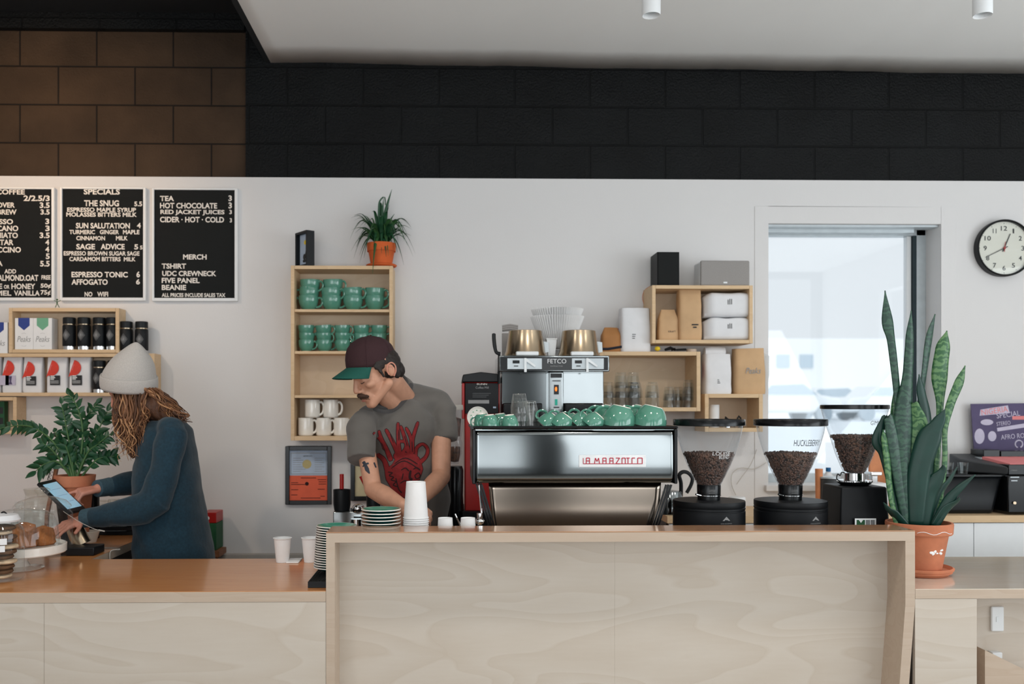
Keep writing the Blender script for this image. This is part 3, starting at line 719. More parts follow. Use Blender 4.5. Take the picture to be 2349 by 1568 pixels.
# picture frame on the shelf, turned
Zt_ = cup_shelf[4]
t = T('picture_frame', 'black box frame turned sideways on top of the cup shelf', 'picture frame', (PX(699, 4.79), 4.79, Zt_), R(-38))
w_, h_, d_ = 0.125, 0.185, 0.045; fr = 0.012
m = MB(); m.box(-w_ / 2, -w_ / 2 + fr, -d_ / 2, d_ / 2, 0, h_); m.box(w_ / 2 - fr, w_ / 2, -d_ / 2, d_ / 2, 0, h_); m.box(-w_ / 2 + fr, w_ / 2 - fr, -d_ / 2, d_ / 2, 0, fr); m.box(-w_ / 2 + fr, w_ / 2 - fr, -d_ / 2, d_ / 2, h_ - fr, h_); m.build('frame', 'black_plastic', t, bevel=0.001)
t.rotation_euler = (0, 0, R(-52))
m = MB(); m.box(-w_ / 2 + fr, w_ / 2 - fr, 0, 0.004, fr, h_ - fr); pr = m.build('print', 'blue_paper', t)
m = MB(); m.ell((0.0, -0.002, 0.055), (0.014, 0.002, 0.016)); m.ell((0.0, -0.002, 0.035), (0.018, 0.002, 0.008)); m.cap((0.012, -0.002, 0.06), (0.018, -0.002, 0.085), 0.004, 0.002); m.build('drawing', 'ink', t)
m = MB(); m.ell((0.008, -0.002, 0.13), (0.012, 0.002, 0.012)); m.build('sticker', 'yellow', t)

# ================================================================== plants
def pot(t, rt, h, mats, saucer=None, rim=0.25, dirty=False):
    m = MB(); rb = rt * 0.68; rh = h * rim
    m.lathe([(0.0001, 0.002), (rb, 0.002), (rb, 0), (rb + (rt * .9 - rb) * .0, 0.0), (rt * .90, h - rh), (rt * .985, h - rh), (rt, h - rh + 0.004), (rt * 1.03, h - 0.004), (rt * 1.01, h), (rt * .9, h), (rt * .86, h - 0.03), (0.0001, h - 0.03)], n=40)
    m.build('pot', mats, t, sharp=30)
    m = MB(); m.lathe([(rt * .86, h - 0.029), (rt * .5, h - 0.022), (0.0001, h - 0.02)], n=24); m.build('soil', 'soil', t)
def leaf_strip(m, pts, wid, cup_=0.15, side=None, nu=4):
    """leaf blade along pts with half widths wid"""
    pts = [Vector(p) for p in pts]; L = len(pts); vs = []; fs = []
    for i, p in enumerate(pts):
        t = (pts[min(i + 1, L - 1)] - pts[max(i - 1, 0)]).normalized()
        s = Vector(side) if side is not None else t.cross(Vector((0, 0, 1)))
        s = (s - t * s.dot(t)); s = s.normalized() if s.length > 1e-4 else t.orthogonal().normalized()
        nn = t.cross(s)
        for j in range(nu + 1):
            u = -1 + 2 * j / nu
            vs.append(p + s * (u * wid[i]) + nn * (abs(u) ** 1.5 * wid[i] * cup_))
    for i in range(L - 1):
        for j in range(nu): fs.append((i * (nu + 1) + j, i * (nu + 1) + j + 1, (i + 1) * (nu + 1) + j + 1, (i + 1) * (nu + 1) + j))
    m.add(vs, fs)
# spider plant
Yp = 4.80
t = T('spider_plant', 'spiky green plant in an orange terracotta pot on the cup shelf', 'plant', (PX(875, Yp), Yp, Zt_ ))
m = MB(); m.lathe([(0.0001, 0), (0.062, 0), (0.078, 0.008), (0.081, 0.014), (0.074, 0.018), (0.06, 0.012), (0.0001, 0.010)], n=36); m.build('saucer', 'terracotta_bright', t)
m = MB(); rt = 0.074; h = 0.115
m.lathe([(0.0001, 0.013), (rt * .74, 0.013), (rt * .92, h - 0.03), (rt, h - 0.03), (rt * 1.04, h + 0.012), (rt * .92, h + 0.012), (rt * .88, h - 0.01), (0.0001, h - 0.01)], n=40); m.build('pot', 'terracotta_bright', t, sharp=30)
rnd = random.Random(3)
def blade(ang, out, up, drop, w=0.008, n=12, base=(0, 0, 0.115)):
    pts = []
    for i in range(n + 1):
        u = i / n
        r = 0.02 + out * (u ** 1.15); z = up * math.sin(min(u * 1.9, 1.6)) - drop * u * u * u
        pts.append(Vector((math.cos(ang) * r, math.sin(ang) * r, z)) + Vector(base))
    return pts, [w * (0.5 + 0.9 * math.sin(min(PI * (0.15 + 0.85 * i / n), PI))) * (1 - 0.85 * (i / n) ** 3) for i in range(n + 1)]
LV = [(5, .14, .13, .04, .007), (30, .13, .17, .09, .007), (350, .15, .10, .16, .008), (330, .12, .08, .19, .008), (200, .13, .16, .04, .006), (180, .14, .09, .12, .008), (170, .13, .12, .18, .008),
      (215, .11, .07, .17, .008), (250, .09, .08, .24, .010), (275, .06, .10, .15, .008), (290, .07, .06, .13, .008), (235, .12, .12, .2, .008), (310, .12, .1, .15, .008), (150, .11, .17, .0, .007), (100, .04, .24, .0, .008)]
for k in range(44): LV.append((rnd.uniform(140, 400), rnd.uniform(.05, .16), rnd.uniform(.08, .19), rnd.uniform(.0, .17), rnd.uniform(.007, .010)))
for a, o_, u_, d_, w_ in LV:
    m = MB(); m.noflip = True; pts, wd = blade(R(a), o_, u_, d_, w_); leaf_strip(m, pts, wd, 0.4)
    m.build('leaf', 'leaf_mid' if rnd.random() < 0.4 else 'leaf_dark', t)
for (tx, ty, w_) in ((899, 434, .010), (880, 452, .008), (893, 470, .006), (868, 505, .009), (905, 490, .008)):
    m = MB(); m.noflip = True; e = P(tx, ty, Yp) - Vector(t.location); b0 = Vector((e.x * 0.1, 0, 0.115))
    n = 12; pts = [b0.lerp(e, i / n) + Vector((-e.x * .25 * math.sin(PI * i / n), 0, 0)) for i in range(n + 1)]
    leaf_strip(m, pts, [w_ * (0.7 + 0.3 * math.sin(PI * i / n)) * (1 - 0.9 * (i / n) ** 4) for i in range(n + 1)], 0.4, side=(1, 0.3, 0)); m.build('leaf', 'leaf_dark', t)
m = MB(); m.noflip = True; pts = smooth_path([P(868, 555, Yp), P(869, 480, Yp), P(872, 460, Yp), P(882, 452, Yp), P(884, 470, Yp)], 4)
leaf_strip(m, [p - Vector(t.location) for p in pts], [.006 * (1 - .6 * i / len(pts)) for i in range(len(pts))], .3, side=(1, .3, 0)); m.build('leaf', 'leaf_dark', t)

# ================================================================== flasks, boxes, bags on the left shelves
def flask():
    t = T('flask', 'black flask', 'flask')
    m = MB(); m.lathe([(0.0001, 0.018), (0.0325, 0.018), (0.034, 0.021), (0.034, 0.125), (0.031, 0.131), (0.0001, 0.131)], n=32); m.build('body', 'black_matte', t)
    m = MB(); m.cyl(0.0305, 0, 0.0175, n=32); m.build('base', 'chrome', t)
    m = MB(); m.cyl(0.0295, 0.1315, 0.1365, n=32); m.build('neck_ring', 'brass_steel', t)
    m = MB(); m.lathe([(0.0001, 0.137), (0.032, 0.137), (0.0325, 0.14), (0.0325, 0.168), (0.030, 0.171), (0.0001, 0.171)], n=32); m.build('lid', 'black_plastic', t)
    d = MB()
    def cyl_pt(x, z, r=0.0343): a = x / r; return (r * math.sin(a), -r * math.cos(a), z)
    for s_, w_ in ((1.0, 0.0008), (0.72, 0.0014), (0.5, 0.0014), (0.3, 0.0014)):
        hw, hh = 0.0205 * s_, 0.029 * s_
        cor = [(0, hh), (hw, 0), (0, -hh), (-hw, 0)]
        pts = []
        for i in range(4):
            a, b_ = cor[i], cor[(i + 1) % 4]
            for j in range(5): u = j / 5; pts.append(cyl_pt(a[0] + (b_[0] - a[0]) * u, 0.076 + a[1] + (b_[1] - a[1]) * u))
        d.tube(pts, w_ * 0.85, 4, closed=True)
    d.ell(cyl_pt(0, 0.076), (0.003, 0.001, 0.008)); d.build('emblem', 'ink_soft', t)
    return t
fl = Proto(flask())
ZU = ls_up[3][0] + 0.0005; ZLo = ls_lo[3][0] + 0.0005
for i, px in enumerate((159, 193, 228, 258)):
    fl.put((PX(px, 4.835), 4.835, ZU), (0, 0, R(-8)), '%s black flask of the front row in the upper left box shelf' % ORD[i], 'black flasks on the left shelves', 0.98)
for i, px in enumerate((147, 181, 216)):
    fl.put((PX(px, 4.868), 4.8635 + 0.02, ZU), (0, 0, 0.5), '%s black flask of the back row in the upper left box shelf' % ORD[i], 'black flasks in the back row', 0.3 if False else 0.93) if False else None
for i, px in enumerate((290, 325)):
    fl.put((PX(px, 4.835), 4.835, ls_lo[4] + 0.0005), (0, 0, R(-8 + 6 * i)), '%s black flask standing right of the upper box shelf' % ['left', 'right'][i], 'black flasks on the left shelves', 0.985)
for i, px in enumerate((228, 262)):
    fl.put((PX(px, 4.84), 4.84, ZLo), (0, 0, R(-10)), '%s black flask of the pair in the lower left shelf beside the beanie' % ['left', 'right'][i], 'black flasks on the left shelves', 0.98)

def carton(label, x0, x1, y0, y1, Y0, Z0, prt, col):
    t = T('coffee_box', label, 'box', ((PX(x0, Y0) + PX(x1, Y0)) / 2, Y0, Z0), 0, 'white boxes of coffee with coloured pennants')
    h = PZ(y0, Y0, 60) - PZ(y1, Y0, 60)
    w2 = (PX(x1, Y0) - PX(x0, Y0)) / 2
    m = MB(); m.box(-w2, w2, 0, 0.07, 0, h); m.build('carton', 'paper_white', t, bevel=0.001)
    m = MB(); c = w2 * 0.62; m.prism([(-c, h + .0003), (c, h + .0003), (c, h * .76), (0, h * .61), (-c, h * .76)], -0.0008, 0.0); m.build('pennant', col, t)
    pw = Vector(t.location)
    cut_text('Peaks', pw.x - w2 * .75, pw.x + w2 * .75, Z0 + h * .24, Z0 + h * .42, Y0 - 0.0006, 'ink_soft', 'lettering', t, shear=0.3)
    m = MB()
    for s_ in (0.5, 0.12): m.tube([(-w2 * .25, -.0004, h * s_), (0, -.0004, h * s_ - 0.004 * (1 if s_ < .3 else -1)), (w2 * .25, -.0004, h * s_)], 0.0006, 4)
    m.build('flourish', 'ink_soft', t)
carton('white coffee box with a dark blue pennant in the upper left shelf', 34, 76, 725, 797, 4.815, ZU, None, 'blue_print')
carton('white coffee box with a pale green pennant in the upper left shelf', 76.5, 119, 725, 797, 4.815, ZU, None, 'green_print')
carton('white coffee box with blue pennant at the left edge of the photo', -26, 17, 732, 803, 4.80, ls_lo[4] + 0.0005, None, 'blue_print')

def soft_bag(name, label, cat, c, w, d, h, mats, top='fold', pinch=0.5, lean=0, group=None, seed=0, rz=0, back=0.0):
    """paper or foil bag: rounded box that narrows into its folded or crimped top"""
    t = T(name, label, cat, c, rz, group)
    m = MB(); nu, nv = 28, 16; vs = []; fs = []
    for j in range(nv + 1):
        v = j / nv
        if top == 'fold': kd = 1 - pinch * max(0, (v - 0.55) / 0.45) ** 1.5; kw = 1 - 0.05 * v
        elif top == 'point': kd = 1 - 0.93 * max(0, (v - 0.62) / 0.38) ** 1.1; kw = 1 - 0.06 * v - 0.3 * max(0, (v - 0.7) / 0.3)
        else: kd = 1 - 0.12 * abs(2 * v - 1) ** 4; kw = 1 - 0.08 * abs(2 * v - 1) ** 4
        if v < 0.06: kd *= 0.95; kw *= 0.97
        for k in range(nu):
            a = 2 * PI * k / nu; ca, sa = math.cos(a), math.sin(a)
            e = 0.32
            x = math.copysign(abs(ca) ** e, ca) * w / 2 * kw; y = math.copysign(abs(sa) ** e, sa) * d / 2 * kd
            q = Vector((x * 14 + seed, y * 14, v * h * 14)); f = noise.noise(q) * 0.05 * min(1, v * 5)
            zz = v * h
            if top == 'fold' and v > .93: zz += 0.0
            vs.append((x * (1 + f) + lean * v * h, y * (1 + f * 1.4) + back * v, zz + (0.004 * noise.noise(q * 0.7 + Vector((9, 9, 9))) if v > 0.5 else 0)))
    for j in range(nv):
        for k in range(nu):
            k2 = (k + 1) % nu; fs.append((j * nu + k, j * nu + k2, (j + 1) * nu + k2, (j + 1) * nu + k))
    fs.append(tuple(reversed(range(nu)))); fs.append(tuple(nv * nu + k for k in range(nu)))
    m.add(vs, fs); m.build('bag', mats, t, sharp=50)
    return t
for i, (x0, x1, y0, lab) in enumerate(((-32, 1, 815, None), (5, 50, 815, 'shiny lilac label'), (52, 97, 819, 'black label'), (107, 154, 815, 'black label'), (158, 208, 814, 'black label'))):
    Yb = 4.83; c = ((PX(x0, Yb) + PX(x1, Yb)) / 2, Yb + 0.02, ZLo); w_ = PX(x1, Yb) - PX(x0, Yb)
    txt = ['white coffee bag with red disc, cut off by the left edge of the photo', 'white coffee bag with a red disc and shiny lilac label on the left shelf', 'white coffee bag with red disc and black label, leftmost of three with black labels',
           'white coffee bag with red disc and black label, middle one of three', 'white coffee bag with red disc and black label, rightmost beside the black flasks'][i]
    h_ = PZ(y0, Yb, 60) - ZLo
    t = soft_bag('coffee_bag', txt, 'coffee bag', c, w_, 0.055, h_, 'bag_white', 'fold', 0.55, group='white coffee bags with red discs', seed=i * 5)
    m = MB(); r_ = 0.041; cx_ = -w_ / 2 + 0.026; cz = h_ * 0.66; pts = []
    for k in range(25):
        a = -1.9 + 3.3 * k / 24 + 0.0
        x = cx_ + r_ * math.cos(a); pts.append((max(x, -w_ / 2 + .002), cz + r_ * math.sin(a)))
    pts = [(-w_ / 2 + 0.002, cz - r_ * 1.2)] + pts
    m.prism(pts, -0.0315, -0.0300); m.build('disc_print', 'red_print', t)
    m = MB(); m.tube([(cx_ - 0.004, -0.0318, cz - .012), (cx_, -0.0318, cz + .004), (cx_ + 0.006, -0.0318, cz + 0.018)], 0.0016, 5); m.build('highlight_print', 'pink_print', t)
    lx = PX([0, 15, 62, 117, 167][i], Yb) - c[0]; m = MB(); m.box(lx, lx + 0.052, -0.0325, -0.0315, h_ * .2, h_ * .46); m.build('label', 'ink' if i > 1 else 'lilac_print', t)
    if i > 1:
        m = MB()
        for k, ww in enumerate((.02, .024, .018)): m.box(lx + .003, lx + .003 + ww, -0.0329, -0.0325, h_ * .43 - k * .008, h_ * .43 - k * .008 + .005)
        for k in range(3): m.box(lx + .003, lx + .045, -0.0329, -0.0325, h_ * .25 + k * .006, h_ * .25 + k * .006 + .0015)
        m.build('lettering', 'white_plastic', t)
    elif i == 1:
        m = MB(); m.prism([(lx + .016, h_ * .22), (lx + .036, h_ * .22), (lx + .03, h_ * .3), (lx + .034, h_ * .44), (lx + .018, h_ * .44), (lx + .022, h_ * .3)], -.033, -.0325); m.build('emblem', 'purple_print', t)
# dark packs in the lowest left box
zb = ls_bt[3][0] + 0.0005
for i, (x0, x1, hh) in enumerate(((-40, -14, .15), (-13, 10, .15))):
    Yb = 4.84; m = MB(); m.box(PX(x0, Yb), PX(x1, Yb), Yb, Yb + 0.04, zb, zb + hh - .02 * (1 - i)); m.mi = 1
    for k in range(2): m.box(PX(x0, Yb) + .006, PX(x1, Yb) - .006, Yb - .0008, Yb, zb + .03 + .055 * k, zb + .065 + .055 * k)
    tag(m.build('tea_packet', ['crate_green', 'ink'], w=True), ['dark green packet in the low left box shelf, hidden behind leaves', 'dark green packet beside the front edge of the low left box shelf'][i], 'packet', 'dark packets in the low left shelf')

# ================================================================== right hand shelves
Yb = 4.76
def bagat(name, label, x0, x1, y0, y1z, d, mats, top, Yb=4.77, **k):
    c = ((PX(x0, Yb) + PX(x1, Yb)) / 2, Yb, y1z); return soft_bag(name, label, 'coffee bag', c, PX(x1, Yb) - PX(x0, Yb), d, PZ(y0, Yb, (x0 + x1) / 2) - y1z, mats, top, **k)
zru = rs_up[3][0] + .0005
t = bagat('coffee_bag', 'small kraft paper bag at the left inside the upper right shelf', 1508, 1555, 710, zru, .06, 'kraft', 'point', seed=3)
ptext('1lb KRAFT'[4:], 1533, 1550, 758, 762, 4.739, 'ink', t)
t = bagat('coffee_bag', 'tall kraft paper bag standing in the upper right shelf', 1553, 1606, 664, zru, .10, 'kraft', 'fold', seed=8, pinch=.35)
m = MB(); o0 = wloc(t)
m.box(PX(1587, 4.72) - o0.x, PX(1602, 4.72) - o0.x, -.0525, -.0515, PZ(745, 4.72) - o0.z, PZ(742, 4.72) - o0.z); m.box(PX(1590, 4.72) - o0.x, PX(1598, 4.72) - o0.x, -.0525, -.0515, PZ(751, 4.72) - o0.z, PZ(748, 4.72) - o0.z); m.build('stamp', 'ink', t)
h1 = PZ(729, 4.72, 1660) - zru
for i, (y0, zb_, hh, tx) in enumerate(((729, zru, .118, 'white coffee bag lying flat, lower of two in the upper right shelf'), (671, zru + .1195, .128, 'white coffee bag lying flat, upper of two in the upper right shelf'))):
    t = T('coffee_bag', tx, 'coffee bag', (PX(1665, 4.77), 4.77, zb_), 0, 'white coffee bags lying in the shelf')
    m = MB(); w_ = PX(1720, 4.72) - PX(1610, 4.72); vs = []; fs = []; nu, nv = 24, 14
    for j in range(nv + 1):
        v = j / nv
        k_ = 1 - 0.35 * max(0, (0.12 - v) / .12) - 0.16 * max(0, (v - .85) / .15)
        for k in range(nu):
            a = 2 * PI * k / nu; ca, sa = math.cos(a), math.sin(a); e = .4
            y = math.copysign(abs(ca) ** e, ca) * .075 * k_; z = hh / 2 + math.copysign(abs(sa) ** e, sa) * hh / 2 * (k_ if sa > 0 else 1)
            q = Vector((v * 4 + i * 7, y * 12, z * 12)); z += noise.noise(q) * .006 * (1 if sa > 0.2 else 0)
            vs.append((-w_ / 2 + v * w_, y, max(0, z)))
    for j in range(nv):
        for k in range(nu):
            k2 = (k + 1) % nu; fs.append((j * nu + k, j * nu + k2, (j + 1) * nu + k2, (j + 1) * nu + k))
    fs.append(tuple(range(nu))); fs.append(tuple(nv * nu + k for k in reversed(range(nu))))
    m.add(vs, fs); m.build('bag', 'bag_white', t, sharp=50)
    m = MB()
    for k in range(3): m.box(-.012 + .009 * k, -.009 + .009 * k, -.0768, -.0755, hh * .5, hh * .72 - .004 * (k == 0))
    m.build('stamp', 'ink', t)
# speakers
t = T('speaker', 'black bookshelf speaker on top of the right wall shelf', 'speaker', P(1533, 653, 4.72)); t.location.z = rs_up[4]
m = MB(); hs = PZ(576, 4.70, 1533) - rs_up[4]; w_ = (PX(1560, 4.70) - PX(1509, 4.70)); m.box(-w_ / 2, w_ / 2, 0, .16, 0, hs); m.build('cabinet', 'black_matte', t, bevel=.002)
m = MB(); m.box(-w_ / 2 + .003, w_ / 2 - .003, -.008, 0, .003, hs - .003); m.build('grille', 'felt', t, bevel=.003)
t = T('speaker', 'grey rounded speaker on the right wall shelf beside the window', 'speaker', P(1661, 653, 4.72)); t.location.z = rs_up[4]
m = MB(); hs = PZ(597, 4.70, 1660) - rs_up[4]; w_ = (PX(1718, 4.70) - PX(1605, 4.70)); m.box(-w_ / 2, w_ / 2, -.02, -.003, 0, hs); m.build('grille', 'grey_fabric', t, bevel=.012, seg=4)
m = MB(); m.box(-w_ / 2 + .001, w_ / 2 - .001, -.003, .12, 0, hs); m.build('cabinet', 'white_plastic', t, bevel=.012, seg=4)
m = MB(); m.box(-.0095, .0105, -.0215, -.020, .013, .021); m.build('badge', 'badge_white', t, bevel=.003)
# bags and bits on the wide shelf
zm = rs_md[4] + .0005
t = bagat('coffee_bag', 'tall white coffee bag standing left of the upper right shelf', 1420, 1490, 708, zm, .11, 'bag_white', 'fold', seed=12, pinch=.3)
m = MB()
for k in range(3): m.box(-.022, -.008 + .002 * k, -.0575, -.0565, .07 + .010 * k, .073 + .010 * k)
m.build('stamp', 'ink', t)
t = bagat('coffee_bag', 'small brown paper bag standing beside the steel brew baskets', 1378, 1424, 751, zm, .07, 'kraft_dark', 'point', seed=15)
m = MB(); m.box(PX(1371, 4.72), PX(1427, 4.72), 4.70, 4.80, zm, zm + .004)
m = MB(); m.tube([P(1374, 800, 4.69), P(1395, 800, 4.685), P(1426, 795, 4.69)], .004, 6, 2); tag(m.build('strap', 'jeans', w=True), 'dark cloth strap lying in front of the small brown bag', 'strap')
m = MB(); m.box(PX(1418, 4.83), PX(1427, 4.83), 4.83, 4.85, zm, PZ(752, 4.83, 1420)); tag(m.build('red_packet', 'red_enamel', w=True, bevel=.003), 'thin red packet peeking between brown and white bag', 'packet')
m = MB(); m.ell(P(1508, 799.5, 4.70), (.0145, .0145, .0125)); tag(m.build('yellow_ball', 'yellow', w=True), 'small yellow ball on the wide right shelf', 'ball')
m = MB(); m.tube([P(1525, 802, 4.72), P(1538, 798, 4.72), P(1549, 802, 4.74)], [.006, .009, .006], 8); m.tube([P(1540, 803, 4.75), P(1549, 799, 4.75)], .005, 8); tag(m.build('tool', 'black_matte', w=True), 'dark curved tool lying beside the yellow ball', 'tool')
m = MB(); m.tube([P(1551, 802, 4.70), P(1574, 801, 4.70)], [.005, .006], 8); tag(m.build('brush', 'black_plastic', w=True), 'short black brush lying under the upper right shelf', 'brush')
c = P(1586, 806, 4.72); m = MB(); m.cyl(.026, zm, zm + .016, (c.x, 4.72)); tag(m.build('wooden_puck', 'birch_edge', w=True, bevel=.002), 'small round wooden disc on the wide right shelf', 'disc')
m = MB(); m.box(PX(1433, 4.7), PX(1597, 4.7), 4.84, 4.86, zm, zm + .02)
# bags on the small shelf
zq = rs_lo[4] + .0005
t = bagat('coffee_bag', 'white coffee bag with a rolled top beside the wide right shelf', 1612, 1674, 812, zq, .10, 'bag_white', 'fold', seed=21, pinch=.15)
m = MB(); o0 = wloc(t); hh = PZ(812, 4.77, 1640) - zq
m.lathe([(.0001, -.066), (.026, -.064), (.03, -.03), (.031, .03), (.026, .06), (.0001, .066)], n=20); 
m.v = [Vector((v.z * .85 - .008, v.y * 1.0, v.x + hh + .010 + .006 * noise.noise(v * 30))) for v in m.v]; m.build('rolled_top', 'bag_white', t)
m = MB()
for k in range(3): m.box(-.008, .006 - .003 * k, -.0525, -.0515, .055 + .008 * k, .058 + .008 * k)
m.build('stamp', 'ink', t)
t = bagat('coffee_bag', 'kraft bag with cursive print in a clear wrap beside the window', 1680, 1751, 800, zq, .11, 'kraft', 'fold', seed=27, pinch=.3)
cut_text('Peaks', wloc(t).x - .03, wloc(t).x + .05, zq + .105, zq + .135, 4.77 - .0575, 'ink_soft', 'lettering', t, shear=.3)
m = MB(); m.tube([(.05, 0, .2), (.084, 0, .19), (.088, 0, .1), (.08, 0, .0)], [.012, .01, .008, .006], 8, 3); m.build('clear_wrap', 'filter_paper', t)
m = MB(); m.box(PX(1606.5, 4.70), PX(1610, 4.70), 4.74, 4.80, PZ(868, 4.7, 1608), PZ(832, 4.7, 1608)); tag(m.build('red_tag', 'red_enamel', w=True), 'small red tag between the wide shelf and white bag', 'tag')
# small shelf contents
zz = rs_lo[3][0] + .0005
m = MB(); c = P(1641, 985, 4.78); m.cyl(.026, zz, zz + .12, (c.x, 4.80)); tag(m.build('paper_roll', 'paper_white', w=True, bevel=.002), 'white paper roll standing in the small right shelf', 'roll')
t = T('portafilter', 'dark metal portafilter in the small right shelf', 'portafilter', (PX(1668, 4.76), 4.76, zz))
m = MB(); m.cyl(.02, 0, .018); m.build('basket', 'chrome', t); m = MB(); m.tube([(-.01, 0, .012), (-.005, 0, .05), (.02, .01, .03), (.045, .01, .006)], [.008, .010, .009, .006], 10); m.build('handle', 'black_plastic', t)
t = T('grinder_part', 'funnel-like metal fitting in the small right shelf', 'fitting', (PX(1700, 4.76), 4.76, zz))
m = MB(); m.lathe([(.0001, 0), (.015, 0), (.009, .012), (.009, .03), (.022, .038), (.022, .043), (.0001, .043)], n=24); m.build('stem', 'steel', t); m = MB(); m.tube([(-.02, 0, .045), (-.012, 0, .06), (.0, 0, .046)], .005, 8); m.build('clip', 'black_plastic', t)
m = MB()
for k in range(7): m.ell((PX(1716 + 4 * k, 4.75), 4.745 + .01 * (k % 2), zz + .011 + .003 * (k % 3)), (.010, .011, .011))
# power cable hanging
m = MB(); m.tube(smooth_path([P(1482, 706, 4.88), P(1474, 685, 4.885), P(1479, 665, 4.885), P(1494, 655, 4.88)], 5), .0016, 6); tag(m.build('cable', 'wood_orange', w=True), 'thin pale cable looping left of the upper right shelf', 'cable')

# ================================================================== glasses
def tumbler():
    t = T('glass_tumbler', 'glass', 'glass')
    m = MB(); rt, rb, h = .040, .028, .088
    nf = 36
    m.lathe([(rt, 0), (rt, .004), (rt * .99, .03), (rb * 1.15, h * .8), (rb, h), (rb * .8, h), (rb * .7, h - .006), (.0001, h - .007)], n=nf)
    for i, v in enumerate(m.v):
        r = math.hypot(v.x, v.y)
        if .012 < v.z < h * .9 and r > .01:
            a = math.atan2(v.y, v.x); f = 1 - .035 * (1 + math.cos(9 * a)); v.x *= f; v.y *= f
    m.build('bowl', 'tumbler_glass', t, sharp=60)
    m = MB(); m.lathe([(rt - .003, 0.0005), (rb * .98, h - .02), (.0001, h - .022)], n=nf); m.build('inner_wall', 'clear_glass', t)
    return t
gl = Proto(tumbler())
zg = rs_md[3][0] + .0005; Yg_ = 4.75
cols = [(1394, 2, 0), (1424, 3, .0), (1452, 3, 0), (1464, 2, .07), (1496, 2, 0), (1535, 2, 0), (1560, 2, .05), (1578, 3, -.01)]
nm = ['leftmost, against the brewer', 'second from the left', 'third from the left', 'behind the third from the left', 'single, in the middle', 'left of the right cluster', 'middle of the right cluster', 'right of the right cluster']
for i, (px, n, dy) in enumerate(cols):
    sc = .92 if i < 5 else .80
    for k in range(n):
        gl.put((PX(px, Yg_), Yg_ + dy, zg + k * (.050 if i < 5 else .036)), (0, 0, random.random()), '%s upturned glass, stack %s in the wide shelf' % (['bottom', 'second', 'third'][k], nm[i]), 'upturned glasses in the wide shelf', sc)

# ================================================================== clock
t = T('wall_clock', 'round black-rimmed wall clock at the right edge of the photo', 'clock', (PX(2296, YW), YW - .0005, PZ(571, YW, 2296)))
def facing(mb):   # lathe made round Z turned to face -Y
    mb.v = [Vector((v.x, -v.z, v.y)) for v in mb.v]; return mb
r0 = 66 * 4.86 / F
m = MB(); m.lathe([(.0001, 0), (r0 * .985, 0), (r0, .01), (r0, .042), (r0 * .965, .047), (r0 * .93, .04), (r0 * .93, .026), (.0001, .026)], n=72); facing(m).build('rim', 'black_plastic', t)
m = MB(); m.lathe([(r0 * .93, .0265), (.0001, .0265)], n=72); facing(m).build('dial', 'clock_face', t)
m = MB(); m.lathe([(r0 * .93, .040), (r0 * .6, .043), (.0001, .044)], n=48); facing(m).build('glass_cover', 'clear_glass', t)
cw = wloc(t)
for k in range(1, 13):
    a = R(30 * k); rr = r0 * .70; s_ = str(k); hw = .0085 * len(s_) if k not in (1, 11) else (.004 if k == 1 else .010); hh = .0125
    cx_, cz_ = cw.x + rr * math.sin(a) * .96, cw.z + rr * math.cos(a)
    cut_text(s_, cx_ - hw, cx_ + hw, cz_ - hh, cz_ + hh, YW - .0285, 'ink', 'numeral', t, off=.01)
m = MB()
for k in range(60):
    a = R(6 * k); m.ell((r0 * .87 * math.sin(a), -.0272, r0 * .87 * math.cos(a)), ((.0022,) * 3 if k % 5 == 0 else (.0008,) * 3), nu=6, nv=4)
m.build('minute_marks', 'ink', t)
def hand(ang, L, w, y, mt, tail=.02):
    m = MB(); s, c = math.sin(R(ang)), math.cos(R(ang)); m.prism([(-s * tail - c * w, -c * tail + s * w), (-s * tail + c * w, -c * tail - s * w), (s * L + c * w * .6, c * L - s * w * .6), (s * L - c * w * .6, c * L + s * w * .6)], y - .001, y); m.build('hand', mt, t)
hand(23, r0 * .55, .0032, -.030, 'ink'); hand(244, r0 * .76, .0022, -.032, 'ink'); hand(5, r0 * .22, .0022, -.034, 'red_enamel')
m = MB(); m.cyl(.006, .026, .036, n=16); facing(m).build('hub', 'red_enamel', t)

# ================================================================== framed certificate
def frame(name, label, x0, x1, y0, y1, tw, Yf=YW - .025):
    t = T(name, label, 'framed certificate', ((PX(x0, Yf) + PX(x1, Yf)) / 2, YW - .0005, PZ(y1, Yf, x0)))
    X0, X1, Z0, Z1 = PX(x0, Yf), PX(x1, Yf), PZ(y1, Yf, x0), PZ(y0, Yf, x0); w_ = tw * Yf / F
    m = MB(); m.box(X0, X0 + w_, Yf, YW - .0005, Z0, Z1); m.box(X1 - w_, X1, Yf, YW - .0005, Z0, Z1); m.box(X0 + w_, X1 - w_, Yf, YW - .0005, Z0, Z0 + w_); m.box(X0 + w_, X1 - w_, Yf, YW - .0005, Z1 - w_, Z1); m.build('frame', 'black_gloss', t, w=True, bevel=.002)
    return t
t = frame('framed_certificate', 'black frame with a pale certificate above an orange one, under the cup shelf', 654, 760, 1023, 1157, 9.5)
Yc2 = YW - .012
m = MB(); bbx(m, 663, 751, 1032, 1090, Yc2, YW - .002); m.build('upper_document', 'blue_paper', t, w=True)
m = MB(); bbx(m, 663, 751, 1090.3, 1148, Yc2, YW - .002); m.build('lower_document', 'orange_paper', t, w=True)
m = MB()
for a in ((667, 749, 1038, 1039.2), (667, 749, 1086, 1087.2), (667, 668, 1038, 1087), (748, 749, 1038, 1087)): bbx(m, *a, Yc2 - .001, Yc2)
for k in range(7): bbx(m, 672, 690 + 6 * (k % 3), 1050 + 5 * k, 1050.8 + 5 * k, Yc2 - .001, Yc2); bbx(m, 722, 744 - 5 * (k % 2), 1050 + 5 * k, 1050.8 + 5 * k, Yc2 - .001, Yc2)
